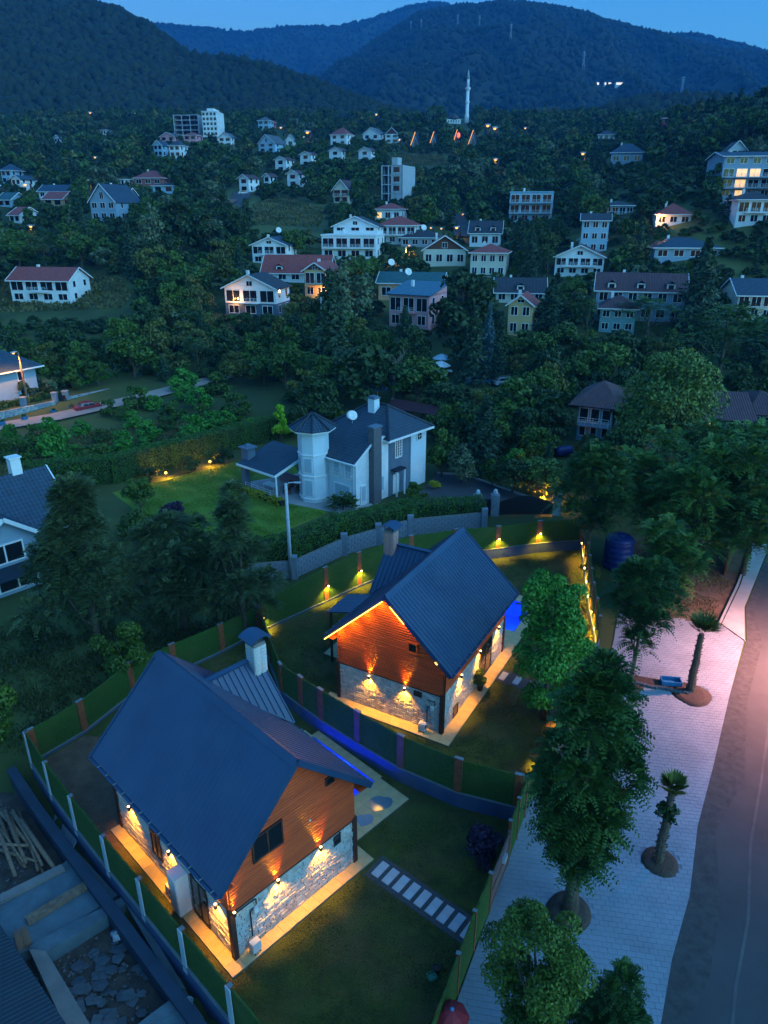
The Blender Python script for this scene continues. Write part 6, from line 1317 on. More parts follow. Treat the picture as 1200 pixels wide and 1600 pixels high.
near('garden_bush', 'yellow green clump inside the corner bed of the lower lawn', (745, 1330), (745, 1318), 14, 'round', 'yellow', 260, .07, 49, .0, 'dome', 8, .03, cat='bush')
for i, (x, y, ty, rp_) in enumerate(((905, 985, 950, 12), (912, 1010, 975, 10), (900, 945, 915, 10), (921, 1035, 1005, 9))):
    near('border_shrub', 'slim border shrub in the lamp lit bed along the turf fence', (x, y), (x, ty), rp_, 'round', 'olive', 520, .09, 60 + i, .0, 'full', 10, .03, cat='bush')['group'] = 'border shrubs along the lamp lit fence'
# potted plant beside the glass door
pp_ = loc2w(CAB_B, ANG_B, 7.15, 4.75, 0.11); pt_ = thing('potted_plant', 'bushy potted plant in a dark pot beside the glass door', 'plant', pp_)
part('pot', MB().lathe([(0.16, 0), (0.22, 0.42), (0.24, 0.44), (0.2, 0.43), (0.15, 0.1)], 12), M_black, pt_); c_, _ = crown_round('foliage', .45, 1.55, .5, 900, .11, LEAF['mid'], 70, 14, 'full'); link('foliage', c_, pt_); part('stem', MB().tube([(0, 0, .3), (0, 0, 1.0)], .03, 6), M_bark, pt_)
# palms
def palm(label, base, h, r0, tuft, seed, ivy=0):
    r = random.Random(seed); t = thing('palm_tree', label, 'palm', base); mb = MB(); n = 14
    mb.tube([(0.02 * math.sin(i), .02 * math.cos(i * 1.4), h * i / n) for i in range(n + 1)], [r0 * (1.25 - .5 * i / n) * (1.0 + .10 * (i % 2)) for i in range(n + 1)], 10); part('trunk', mb, M_bark, t)
    sc_ = MB()
    for i in range(70):                          # stubs of old fronds
        a = i * 2.399; z = h * (.05 + .9 * i / 70); rr_ = r0 * (1.25 - .5 * z / h); d = Vector((math.cos(a), math.sin(a), .75)).normalized(); p = Vector((math.cos(a) * rr_, math.sin(a) * rr_, z)); sc_.bar(p[:], (p + d * .10)[:], .08, .025)
    q = part('frond_stubs', sc_, M_bark, t); q['kind'] = 'stuff'
    fr = []
    C, A, B = [], [], []
    for i in range(40):
        a = i * 2.399; up = r.uniform(.35, 2.4); d = Vector((math.cos(a), math.sin(a), up)).normalized(); L_ = tuft * r.uniform(.7, 1.1); base_ = Vector((0, 0, h))
        for j in range(9):                       # fan leaf: blades spread from the stalk tip
            th = (j - 4) * .22; sd = d.cross(Vector((0, 0, 1))).normalized(); bd = (d * math.cos(th) + sd * math.sin(th)).normalized(); o = base_ + d * L_ * .35; c = o + bd * L_ * .35; C.append(c[:]); A.append((bd * L_ * .36)[:]); B.append((bd.cross(Vector((0, 0, 1))).normalized() * .05)[:])
    link('fronds', quads_mesh('fronds', np.array(C), np.array(A), np.array(B), np.array([r.random() for _ in C]), LEAF['palm']), t)
    if ivy: c_, _ = crown_round('ivy', h * .55, h * .82, .5, 700, .10, LEAF['dark'], seed, 14, 'full'); link('ivy', c_, t)
palm('short palm with thick scaly trunk at the end of the planting strip', at(1078, 1080, .05), 4.1, .20, 1.4, 3)
palm('small palm with a slim crown and leafy collar in a round soil bed', at(1028, 1346, .05), 4.2, .17, .85, 4, 1)
st_ = thing('stake', 'bare dark stake standing beside the small pointed tree', 'stake', at(910, 1590, .05)); part('pole', MB().tube([(0, 0, 0), (.05, 0, 1.0), (.0, .03, 2.3)], [.05, .045, .035], 7), M_bark, st_, True); part('tie', MB().lathe([(.055, 1.1), (.055, 1.16)], 8), M_black, st_)
# clipped hedges: dense coats of leaves over a core
def hedge(label, pts, w, h, m, seed, dens=190, size=.075):
    t = thing('hedge', label, 'hedge', (0, 0, 0)); core = MB(); r = np.random.default_rng(seed); P, D = [], []
    for a, b in zip(pts[:-1], pts[1:]):
        a, b = Vector(a), Vector(b); ex_ = (b - a).normalized() * .55; a, b = a - ex_, b + ex_; core.bar((a.x, a.y, a.z + h * .47), (b.x, b.y, b.z + h * .47), w * .72, h * .86); d = (b - a); L_ = d.length; d.normalize(); k = np.array([-d.y, d.x, 0]); dd = np.array(d[:])
        n = int(L_ * (w + 2 * h) * dens); u = r.uniform(0, L_, n); q = r.uniform(0, w + 2 * h, n); bul = .08 * np.sin(u * 1.9) + .06 * np.sin(u * 4.3 + 1)
        s_, z_ = np.where(q < h, -w / 2 - bul, np.where(q < h + w, q - h - w / 2, w / 2 + bul)), np.where(q < h, q, np.where(q < h + w, h + bul, h - (q - h - w)))
        nr = np.where((q < h)[:, None], -k, np.where((q < h + w)[:, None], np.array([0, 0, 1.0]), k)); P.append(np.array(a[:]) + dd * u[:, None] + k * (s_ + r.normal(0, .05, n))[:, None] + np.array([0, 0, 1]) * (z_ + r.normal(0, .05, n))[:, None]); D.append(nr)
    P, D = np.concatenate(P), np.concatenate(D); A, B = leaves(P, D, size, .5, r, 0, .7); link('foliage', quads_mesh('foliage', P, A, B, r.uniform(0, 1, len(P)), LEAF[m]), t); part('core', core, mat('hedge_core', (0.012, 0.02, 0.01), .95), t)
hedge('long tall clipped hedge behind the villa lawn', [at(40, 765), at(180, 752), at(270, 728), at(380, 697), at(450, 680)], 1.7, 2.9, 'hedge', 1)
hedge('clipped hedge with bright top above the concrete block wall', [(-11.5, 51.0, 1.0), (-7.6, 52.4, 1.0), (-3.8, 56.4, 1.0), (2.2, 60.2, .8), (8.8, 61.6, .6)], 1.7, 1.9, 'hedge', 2)
hedge('low golden hedge along the villa terrace rail', [at(378, 768), at(400, 776), at(436, 789)], .8, .6, 'yellow', 3, 120, .10)
hedge('trimmed hedge at the far left garden above the stone wall', [at(-5, 648) + Vector((0, 1.2, 0)), at(86, 632) + Vector((0, 1.5, 0))], .9, 1.5, 'mid', 4, 60, .14)
hedge('dark hedge screening the garden beyond the parked red car', [at(108, 622) + Vector((0, 2.0, 0)), at(180, 606) + Vector((0, 2.5, 0)), at(240, 592) + Vector((0, 3.0, 0))], 1.0, 2.0, 'lush', 5, 50, .16)
# dry tree with bare branches
bt = thing('bare_tree', 'leafless pale tree with forked branches behind the villa roof', 'tree', at(614, 634), 0); mb = MB(); mb.tube([(0, 0, 0), (.1, 0, 3.5), (0, 0, 6.0)], [.22, .18, .13], 8); rr = random.Random(2)
for i in range(9):
    a = i * .7 + rr.random(); z = 3.8 + i * .27; d = Vector((math.cos(a), math.sin(a) * .6, 1.1)).normalized(); p = Vector((0, 0, z)); q = p + d * rr.uniform(1.8, 3.2); mb.tube([p, p.lerp(q, .5) + Vector((0, 0, -.15)), q], [.09, .06, .03], 6)
    for j in range(3): e = q.lerp(p, rr.random() * .5); mb.tube([e, e + Vector((rr.uniform(-.8, .8), rr.uniform(-.6, .6), rr.uniform(.4, 1.1)))], [.03, .012], 5)
part('trunk', mb, mat('pale_bark', (.28, .22, .16), .9), bt, True); part('collar', MB().lathe([(.23, 1.0), (.24, 1.1), (.22, 1.2)], 10), M_white, bt)

# ---- prototypes shared by the many trees of the hillside
PROTO = []
def proto(kind, m, seed, h, rad, n, size, **kw):
    if kind == 'round': c, L = crown_round('crown', h * kw.pop('h0', .16), h, rad, n, size, LEAF[m], seed, **kw)
    elif kind == 'frond': c, L = crown_frond('crown', h * kw.pop('h0', .16), h, rad, n, size, LEAF[m], seed, **kw)
    else: c, L = crown_conifer('crown', h * kw.pop('h0', .05), h, rad, n, size, LEAF[m], seed, **kw)
    return trunk_mesh('trunk', h, .18, L, seed, 5), c, h, rad
HI = {'broad dark': [proto('round', 'dark', 101, 9, 3.6, 2400, .34, k=26), proto('round', 'dark', 102, 9, 3.9, 2400, .34, k=30, shape='dome')],
      'mid green': [proto('round', 'mid', 103, 8, 3.3, 2200, .30, k=24), proto('round', 'mid', 104, 8, 3.4, 2200, .30, k=24, shape='full')],
      'conifer': [proto('conifer', 'needle', 105, 14, 3.2, 2800, .34), proto('conifer', 'needle', 106, 13, 2.6, 2600, .32, power=.7)],
      'silver': [proto('round', 'silver', 107, 10, 3.6, 2300, .30, k=28, shape='dome')], 'olive': [proto('round', 'olive', 108, 8, 3.5, 2200, .32, k=24)],
      'feathery': [proto('frond', 'locust', 109, 9, 3.4, 420, 1.0, pairs=4, k=22)], 'bright bush': [proto('round', 'lush', 110, 4, 2.3, 1700, .22, k=18, h0=.0, shape='dome'), proto('round', 'mid', 111, 4, 2.2, 1700, .22, k=18, h0=.0, shape='dome')],
      'blue fir': [proto('conifer', 'bluefir', 112, 11, 2.4, 2600, .30)]}
LO = [proto('round', 'dark', 201, 9, 3.8, 420, .72, k=16)[1:], proto('round', 'dark', 202, 9, 3.6, 420, .72, k=16, shape='dome')[1:], proto('round', 'mid', 203, 8, 3.4, 380, .66, k=14)[1:], proto('conifer', 'needle', 204, 13, 2.8, 420, .7, levels=12)[1:], proto('round', 'olive', 205, 8, 3.5, 380, .66, k=14)[1:], proto('round', 'silver', 206, 9, 3.4, 380, .66, k=14)[1:]]
def place(kind, p, h, rad, label, group=None, i=0, cat='tree', name=None):
    tm, cm, ph_, pr = HI[kind][i % len(HI[kind])]
    return tree_obj(name or kind.replace(' ', '_') + ('' if 'bush' in kind or kind == 'conifer' else '_tree'), label, cat, p, tm, cm, group, (rad / pr, rad / pr, h / ph_), rng.uniform(0, 6.28))
TAKEN = []
def spot(kind, cx, by, ty, rpx, label, group=None, i=0, cat='tree', name=None):   # a tree one can point to: base pixel, top pixel, half width
    p = tp(cx, by); Y = proj(*p)[2]; h = max(1.5, (by - ty) * Y / FPX * 1.02); place(kind, p, h, rpx * Y / FPX, label, group, i, cat, name); TAKEN.append((p.x, p.y, rpx * Y / FPX * .8))
spot('silver', 545, 520, 412, 46, 'tall pale leaved tree beside the lamp lit mustard house'); spot('conifer', 738, 600, 482, 30, 'pointed conifer in front of the pool garden', i=0); spot('conifer', 778, 600, 490, 17, 'narrow conifer beside the ochre house', i=1)
spot('blue fir', 760, 590, 478, 18, 'slim blue fir between the two pool conifers'); spot('broad dark', 720, 545, 434, 56, 'huge dark crown beside the pink house'); spot('conifer', 858, 525, 438, 34, 'dark conifer between ochre house and row house', i=0)
spot('conifer', 520, 600, 430, 40, 'very tall dark conifer under the pale leaved tree', i=1); spot('feathery', 1010, 530, 470, 58, 'broad bright needled tree in front of the row house'); spot('conifer', 1085, 520, 380, 46, 'large dark cedar right of the row house', i=0); spot('feathery', 1120, 600, 480, 70, 'dark feathery thicket tree below the cream house')
spot('silver', 242, 410, 325, 24, 'pale tree in front of the dark grove near the hamlet'); spot('broad dark', 285, 405, 322, 42, 'dark reddish green grove tree beside the pale tree'); spot('broad dark', 330, 405, 335, 34, 'dark grove tree left of the field terrace'); spot('conifer', 128, 385, 315, 20, 'dark tree in front of the stepped gable villa', i=1); spot('silver', 125, 384, 325, 16, 'speckled silvery tree in the left hamlet')
spot('silver', 685, 240, 222, 0.1, 'thin pale sapling near the pointed cabins') if False else None
spot('mid green', 790, 690, 590, 50, 'big rounded tree between the villa and the grey modern house', i=0); spot('silver', 720, 755, 690, 26, 'upright silvery shrub tree right of the villa'); spot('bright bush', 805, 745, 700, 24, 'bright green bushy tree above the villa driveway', cat='bush'); spot('mid green', 760, 720, 640, 34, 'shaded rounded tree behind the silvery shrub', i=1); spot('conifer', 632, 560, 480, 26, 'tree with loose branches in front of the pink house', i=0); spot('broad dark', 575, 640, 540, 60, 'dense dark tree right behind the villa', i=1); spot('broad dark', 690, 660, 600, 40, 'dense dark tree behind the red shelter', i=0)
spot('broad dark', 860, 700, 610, 40, 'dark tree left of the grey modern house', i=0); spot('mid green', 850, 770, 715, 40, 'thicket tree above the driveway lamp', i=1); spot('broad dark', 800, 770, 715, 34, 'dark thicket tree behind the driveway kerb', i=1); spot('mid green', 690, 745, 668, 28, 'dark shrub tree at the villa corner', i=0)
spot('feathery', 915, 535, 470, 24, 'palm like tree in front of the row house'); spot('silver', 1090, 500, 440, 30, 'shaggy palm like tree near the cream house'); spot('mid green', 650, 640, 560, 46, 'leafy tree near the umbrella garden', i=1)
# orchard between the lane and the hedge: bushes one can tell apart by place only
for i, (x, y, ty, rp_) in enumerate(((85, 712, 655, 28), (30, 720, 680, 30), (205, 668, 640, 20), (172, 650, 622, 15), (238, 690, 655, 24), (262, 672, 648, 16), (300, 688, 645, 28), (270, 655, 625, 24), (330, 672, 640, 24), (345, 690, 668, 18), (190, 705, 670, 24), (150, 740, 690, 32), (100, 740, 705, 26), (370, 650, 610, 26), (310, 640, 605, 24), (215, 640, 600, 22), (250, 712, 690, 18), (60, 690, 660, 20), (130, 680, 655, 18), (340, 615, 580, 26), (290, 610, 575, 26), (130, 760, 720, 24), (20, 690, 662, 16), (315, 660, 628, 18), (355, 668, 640, 16), (50, 705, 682, 16), (118, 715, 694, 15), (160, 690, 668, 16), (222, 705, 682, 15), (282, 700, 676, 16), (318, 692, 670, 15), (352, 676, 655, 14), (395, 676, 652, 16), (195, 655, 632, 14), (240, 640, 616, 16), (10, 705, 680, 18), (75, 672, 650, 14), (375, 660, 636, 15), (290, 628, 602, 18))):
    spot('bright bush', x, y, ty, rp_, 'bright leafy orchard tree between the lane and the long villa hedge', 'orchard trees', i, 'tree', 'orchard_tree')
# ------------------------------------------------------------------ grass blades: short on the lawns, long in the wild garden
def patch(x, y, s): return (np.sin(x * 1.3 + s + 1.7 * np.sin(y * .7 + s)) + np.sin(y * 1.9 + 2 * s + 1.3 * np.sin(x * 1.1)) + .6 * np.sin(x * 3.1 + y * 2.3)) / 2.2
def blades(name, label, poly, n, hgt, m, seed, keep=None, z=0.014):
    r = np.random.default_rng(seed); xs_, ys_ = [p[0] for p in poly], [p[1] for p in poly]; P = []
    px_, py_ = np.array(xs_), np.array(ys_)
    while len(P) < n:                            # vectorised: scatter, keep what falls in the outline and in the denser patches
        q = np.stack([r.uniform(min(xs_), max(xs_), 6000), r.uniform(min(ys_), max(ys_), 6000)], -1); ok = np.zeros(6000, bool); j = len(xs_) - 1
        for i in range(len(xs_)):
            if ys_[i] != ys_[j]: ok ^= ((py_[i] > q[:, 1]) != (py_[j] > q[:, 1])) & (q[:, 0] < (px_[j] - px_[i]) * (q[:, 1] - py_[i]) / (py_[j] - py_[i]) + px_[i])
            j = i
        ok &= patch(q[:, 0], q[:, 1], seed) > r.uniform(-1.1, .6, 6000); q = q[ok]
        P += [(x, y) for x, y in q if keep is None or keep(x, y)]
    P = np.array(P[:n]); h = hgt * r.uniform(.5, 1.5, (n, 1)); lean = np.concatenate([r.normal(0, .45, (n, 2)), np.ones((n, 1))], 1); A = unit(lean) * h / 2; B = unit(np.cross(A, r.normal(0, 1, (n, 3)))) * h * .16
    C = np.concatenate([P, np.full((n, 1), z)], 1) + A
    cl = patch(P[:, 0] * .5, P[:, 1] * .5, 2.0) * .35 + .5
    o = link(name, quads_mesh(name, C, A, B, np.clip(cl + r.normal(0, .18, n), 0, 1), LEAF[m])); o['kind'] = 'stuff'; o['label'] = label; o['category'] = 'grass'
def off_house(x, y):
    for o, a, q in ((CAB_A, ANG_A, (-.6, 7.1, -.6, 9.6)), (CAB_A, ANG_A, (6.4, 11.0, .7, 8.5)), (CAB_B, ANG_B, (-.8, 7.6, -.8, 12.2)), (CAB_B, ANG_B, (1.9, 7.5, 9.5, 17.3))):
        dx, dy = x - o.x, y - o.y; u, v = dx * math.cos(a) + dy * math.sin(a), -dx * math.sin(a) + dy * math.cos(a)
        if q[0] < u < q[1] and q[2] < v < q[3]: return False
    for p, q in ((at(583, 1352), at(742, 1462)), (at(777, 1054), at(905, 1097))):
        d = q - p; t = max(0, min(1, ((x - p.x) * d.x + (y - p.y) * d.y) / d.length_squared))
        if math.hypot(x - p.x - d.x * t, y - p.y - d.y * t) < .68: return False
    return True
LA = [(-12.0, 23.8), (-5.6, 17.3), (0.2, 11.8)] + FENCE_IN + [(3.5, 26.6), (0.8, 28.2), (-6.2, 34.8), (-9.0, 41.6), (-13.4, 37.2), (-14.5, 32.0), (-9.0, 27.0)]
LB = [(-8.0, 42.2), (-5.8, 35.5), (0.9, 29.5), (3.6, 27.7), (6.5, 27.0), (10.0, 32.2), (12.6, 36.9), (14.0, 41.0), (15.2, 46.2), (16.6, 55.0), (9.6, 53.6), (2.3, 51.5), (-2.0, 48.5), (-4.2, 46.2)]
blades('grass', 'patchy short lawn grass on the plot of the near cabin', LA, 42000, .07, 'grassa', 5, off_house)
blades('grass', 'patchy short lawn grass on the plot of the cabin with light strip', LB, 42000, .08, 'grassa', 6, off_house)
blades('grass', 'even green lawn grass in front of the white villa', [(-28.0, 69.6), (-17.8, 79.0), (-12.6, 80.0), (-15.6, 72.4), (-11.8, 67.4), (-5.6, 64.0), (-8.5, 61.0), (-12.0, 56.6), (-19.0, 58.6)], 30000, .11, 'lawn', 7)
blades('wild_grass', 'tall dark wild grass in the garden behind the unlit turf fence', [(-34, 30.0), (-19.6, 30.2), (-17.2, 32.4), (-15.6, 36.0), (-13.4, 38.2), (-9.0, 43.2), (-9.5, 49.5), (-13, 55), (-20, 57), (-26, 46)], 30000, .26, 'wild', 8)
blades('wild_grass', 'dry rough grass between the orchard trees', [at(x, y)[:2] for x, y in ((-20, 700), (200, 668), (330, 640), (430, 640), (420, 668), (250, 720), (40, 752), (-20, 755))], 22000, .34, 'dry', 9)
blades('wild_grass', 'dry weeds on the bare earth plot by the footway', [(17.8, 45.9), (23.4, 44.0), (27.6, 49.8), (26, 56), (20, 56)], 5000, .16, 'dry', 10)
for i, px in enumerate(MEADOW):                  # rough grass tufts and weeds on the open terraces
    r = np.random.default_rng(40 + i); pts = [tp(*p) for p in px]; n = 5000; P = []
    x0_, x1_, y0_, y1_ = min(p.x for p in pts), max(p.x for p in pts), min(p.y for p in pts), max(p.y for p in pts); pl = [(p.x, p.y) for p in pts]
    while len(P) < n:
        x, y = r.uniform(x0_, x1_), r.uniform(y0_, y1_)
        if inside((x, y), pl): P.append((x, y, T(x, y)))
    P = np.array(P); h = .55 * r.uniform(.4, 1.6, (n, 1)); A = unit(np.concatenate([r.normal(0, .5, (n, 2)), np.ones((n, 1))], 1)) * h / 2; B = unit(np.cross(A, r.normal(0, 1, (n, 3)))) * h * .3
    o = link('wild_grass', quads_mesh('wild_grass', P + A, A, B, np.clip(patch(P[:, 0] * .3, P[:, 1] * .3, i) * .5 + .5 + r.normal(0, .15, n), 0, 1), LEAF['dry'])); o['kind'] = 'stuff'
    o['label'] = ('rough meadow grass round the long low white house', 'rough grass on the terrace below the cottage row', 'rough grass below the pointed cabins')[i]; o['category'] = 'grass'
# ------------------------------------------------------------------ mosque, pointed cabins, masts
ms = thing('mosque', 'small mosque with dark dome on the ridge beside its white minaret', 'mosque', tp(709, 193)); sY = proj(*ms.location)[2] / FPX
part('hall', MB().box(-11 * sY, 11 * sY, 0, 14 * sY, -2, 6 * sY), WALL['white'], ms); part('dome', MB().lathe([(9 * sY, 6 * sY), (8.4 * sY, 9 * sY), (6.3 * sY, 12 * sY), (3.4 * sY, 13.8 * sY), (.3 * sY, 14.6 * sY)], 16, (0, 7 * sY)), ROOF['grey'], ms, True)
for i in range(5): part('window', MB().box((-9 + i * 4) * sY, (-7.4 + i * 4) * sY, -.1, 0, 1.5 * sY, 4.5 * sY), M_glass, ms)
mn = thing('minaret', 'slender white minaret with one balcony and pointed grey spire', 'minaret', tp(729, 192)); hM = 72 * proj(*mn.location)[2] / FPX; rM = 2.6 * proj(*mn.location)[2] / FPX
part('shaft', MB().lathe([(rM * 1.35, -2), (rM * 1.3, hM * .14), (rM, hM * .18), (rM * .95, hM * .62)], 14), WALL['white'], mn, True); part('balcony', MB().lathe([(rM, hM * .60), (rM * 1.55, hM * .63), (rM * 1.55, hM * .665), (rM, hM * .665)], 14), WALL['white'], mn)
part('balcony', MB().lathe([(rM, hM * .36), (rM * 1.35, hM * .385), (rM * 1.35, hM * .405), (rM, hM * .405)], 14), WALL['white'], mn); part('upper_shaft', MB().lathe([(rM * .78, hM * .66), (rM * .74, hM * .82)], 14), WALL['white'], mn, True); part('spire', MB().lathe([(rM * .9, hM * .82), (rM * .5, hM * .92), (.05, hM)], 14), M_galv, mn, True)
CLEAR.append((722, 120, 737, 190, 660)); CLEAR.append((696, 176, 724, 191, 660))
M_edge = mat('amber_edge_light', (.9, .5, .2), .5, emit=(1.0, .36, .06), estr=.035)
def aframe(label, cx, by, ty, wpx, lit_left=True):
    p = tp(cx, by); s = proj(*p)[2] / FPX; w, h, d = wpx * s, (by - ty) * s, 9.0; t = thing('pointed_cabin', label, 'cabin', p, R(-12))
    for sg in (-1, 1):
        q = [(sg * w / 2, -.6, -.4), (0, -.6, h), (0, d, h), (sg * w / 2, d, -.4)]; part('roof', MB().slab(q if sg < 0 else q[::-1], .2), ROOF['blue'], t)
    part('front_wall', MB().extr([(-w * .44, 0), (w * .44, 0), (0, h * .9)], 'y', 0, d - .5), WALL['greyblue'], t); part('window', MB().extr([(-w * .22, .5), (w * .22, .5), (0, h * .55)], 'y', -.06, 0.0), M_glass, t)
    part('light_strip', MB().bar((-w / 2 - .12, -.75, 0), (-.05, -.75, h), .40, .3), M_edge, t)
for i, (x, y, ty, w_, ex) in enumerate(((649, 229, 209, 15, 'next to the yellow street light'), (678, 226, 208, 13, 'partly hidden by a round tree'), (714, 225, 205, 12, 'beside the red sign'), (739, 226, 206, 14, 'last in the row'))):
    aframe('pointed triangular cabin with amber lit roof edge ' + ex, x, y, ty, w_); CLEAR.append((x - w_ / 2, ty, x + w_ / 2, y - 4, 430))
pg = thing('light_sign', 'red glowing light sign between the pointed cabins', 'sign', tp(716, 226)); sg_ = proj(*pg.location)[2] / FPX
M_redl = mat('red_glow', (.8, .2, .15), .5, emit=(1.0, .10, .05), estr=.05)
part('post', MB().box(-.15, .15, -.15, .15, 0, 16 * sg_), M_black, pg); part('panel', MB().lathe([(.1, 9 * sg_), (2.4 * sg_, 11 * sg_), (2.4 * sg_, 15 * sg_), (.1, 17 * sg_)], 10), M_redl, pg)
# hillside street lamps; those that visibly light the ground carry power
SL = [(486, 222, 208, 500, 'orange street lamp near the little white gable house'), (478, 228, 216, 0, 'weaker street lamp below the orange one near the gable house'), (591, 196, 181, 0, 'street lamp on the ridge left of the pointed cabins'), (443, 213, 201, 0, 'small street lamp by the pink house below the ridge'), (765, 214, 198, 400, 'bright orange street lamp on the ridge right of the minaret'), (776, 216, 202, 300, 'second orange street lamp right of the minaret'), (777, 268, 251, 300, 'orange street lamp alone in the dark trees below the minaret'), (912, 262, 242, 500, 'tall orange street lamp in the wood below the small white house'), (627, 234, 220, 0, 'yellow street lamp beside the first pointed cabin'), (718, 372, 356, 250, 'white street lamp at the top of the hill lane'), (693, 372, 358, 0, 'greenish street lamp left of the hill lane'), (677, 372, 357, 0, 'greenish street lamp above the low grey house'), (145, 306, 285, 700, 'orange street lamp above the stepped gable villa'), (50, 302, 289, 300, 'orange street lamp in the left hamlet by the white house'), (7, 305, 292, 300, 'orange street lamp at the teal roofed house'), (60, 368, 354, 150, 'pale street lamp at the bend below the left hamlet'), (147, 190, 178, 0, 'lone yellow street lamp high on the left slope'), (155, 256, 247, 0, 'dim pair lamp among trees on the left slope'), (822, 216, 202, 0, 'small yellow lamp by the far white houses'), (726, 341, 335, 0, 'lamp at the dark house above the hill lane')]
for (x, by, ty, w_, lb) in SL:
    p = tp(x, by); s = proj(*p)[2] / FPX; street_lamp(lb, p, (by - ty) * s, w_ * .35, (-.6, -.8, 0), (1.0, .42, .08), pole_m=M_black, glowm=M_bulb, size=max(2.0, 2.4 * s * 8) if w_ else max(1.5, 1.4 * s * 8), reach=.8, cone=165)
    CLEAR.append((x - 4, ty - 4, x + 4, ty + 5, proj(*p)[2]))
street_lamp('orange street lamp leaning in front of the pale violet blue house', at(46, 641), 8.6, 300, (-.3, -.9, 0), (1.0, .36, .06), pole_m=mat('rusty_pole', (.30, .17, .11), .8), glowm=M_bulb, size=1.6, reach=.4)
street_lamp('garden post lamp with greenish globe below the row house', tp(908, 575), 2.4, 160, (0, -1, 0), (.65, 1.0, .10), glowm=mat('green_bulb', (.7, .9, .3), .5, emit=(.6, 1.0, .15), estr=.08), size=1.1, reach=.2)
street_lamp('orange yard lamp post beside the low grey house lighting a golden tree', tp(634, 408), 4.0, 420, (.6, -.6, 0), (1.0, .38, .03), glowm=M_bulb, size=2.2, reach=.5)
spot('olive', 645, 410, 393, 9, 'golden lit small tree under the yard lamp post')
# villas lit white on the far mountain
for i, x in enumerate((930, 950, 968)):
    r = on_hill(hill_c, x, 134); k_ = proj(*r)[2] / FPX / 1.3; t = thing('hillside_lodge', 'white lit lodge in the row high on the centre mountain', 'house', r, 0, 'lit lodges on the mountain'); t.scale = (k_, k_, k_)
    part('wall', MB().box(-8, 8, 0, 9, -6, 7), WALL['white'], t); part('roof', MB().extr([(-9, 7), (9, 7), (0, 10)], 'y', -1, 10), ROOF['dark'], t); part('window', MB().box(-7, 7, -.2, 0, 2, 5.5), mat('lit_white_window', (.9, .9, .8), .5, emit=(1, .9, .7), estr=.03), t)
for i, (x, y, hpx, dd) in enumerate(((642, 50, 12, 2100), (658, 47, 12, 2080), (715, 42, 14, 2000), (749, 44, 14, 1980), (798, 60, 16, 1850), (911, 108, 20, 1500), (1064, 150, 22, 1050))):
    r = on_hill(hill_c, x, y); h = hpx * proj(*r)[2] / FPX; t = thing('power_pylon', 'pale lattice power pylon on the flank of the centre mountain', 'pylon', (r.x, r.y, r.z + h * .2), 0, 'pylons on the mountain'); mb = MB(); w = h * .09
    for a in range(4):
        c = [(-1, -1), (1, -1), (1, 1), (-1, 1)][a]; mb.bar((c[0] * w, c[1] * w, -h * .6), (c[0] * w * .15, c[1] * w * .15, h), h * .018, h * .018)
    part('mast', mb, M_galv, t)
    for k in (.7, .82, .94): part('cross_arm', MB().bar((-w * 1.6, 0, h * k), (w * 1.6, 0, h * k), h * .02, h * .02), M_galv, t)
# ------------------------------------------------------------------ lane: car, stone wall, gate piers, bins
cr = thing('parked_car', 'small dark red hatchback parked nose to the gate on the pink lane', 'car', at(139, 643, .05), R(38)); M_car = mat('red_car_paint', (.30, .02, .03), .3, (.27, .018, .027), 1.0, spec=.6)
bd = MB(); prof = [(-2.0, .35), (-1.98, .75), (-1.75, 1.0), (-1.35, 1.05), (-1.0, 1.48), (.5, 1.52), (1.15, 1.05), (1.85, .88), (2.02, .62), (2.0, .35)]
for sgn, ys_ in ((0, -.80), (1, .80)):
    for (x, z) in prof: bd.v.append((x, ys_ * (1 if z < 1.1 else .84), z))
n_ = len(prof); bd.f = [tuple(range(n_)), tuple(range(n_, 2 * n_))[::-1]] + [(i, (i + 1) % n_, (i + 1) % n_ + n_, i + n_) for i in range(n_)]
part('body', bd, M_car, cr)
for s in (-1, 1):
    part('side_window', MB().add([(-1.2, s * .792, 1.08), (.95, s * .792, 1.08), (.45, s * .70, 1.44), (-.95, s * .70, 1.44)], [(0, 1, 2, 3)]), M_glass, cr)
    part('headlight', MB().box(1.78, 1.96, s * .62 - .15, s * .62 + .15, .66, .82), M_white, cr); part('tail_light', MB().box(-2.02, -1.93, s * .66 - .1, s * .66 + .1, .7, .98), MATS['red_fabric'], cr); part('door_mirror', MB().box(.75, .9, s * .80 - .02 + (s * .08), s * .80 + .02 + s * .1, 1.02, 1.16), M_car, cr)
    for x in (-1.25, 1.25):
        wv = MB().lathe([(.31, -.1), (.31, .1)], 16); wv.v = [(a + x, c + s * .74, b + .31) for a, b, c in wv.v]; w = part('wheel', wv, M_black, cr); rv = MB().lathe([(.19, -.11), (.19, .11)], 12); rv.v = [(a + x, c + s * .74, b + .31) for a, b, c in rv.v]; part('rim', rv, M_galv, w)
part('windscreen', MB().add([(.56, -.66, 1.50), (1.12, -.74, 1.10), (1.12, .74, 1.10), (.56, .66, 1.50)], [(0, 1, 2, 3)]), M_glass, cr); part('rear_window', MB().add([(-1.06, -.66, 1.46), (-1.34, -.74, 1.10), (-1.34, .74, 1.10), (-1.06, .66, 1.46)], [(3, 2, 1, 0)]), M_glass, cr)
sw_ = thing('stone_wall', 'rubble stone garden wall along the pink lane below the hedge', 'wall', (0, 0, 0)); rr = random.Random(8)
sm_ = [MB().prism([(-.3, -.18), (.1, -.22), (.32, -.1), (.28, .15), (-.1, .22), (-.32, .1)], 0, .34).mesh('stone', mat('grey_fieldstone_%d' % i, c, .9, tuple(v * .6 for v in c), 3.0)) for i, c in enumerate(((.36, .38, .40), (.26, .29, .33), (.44, .44, .42)))]
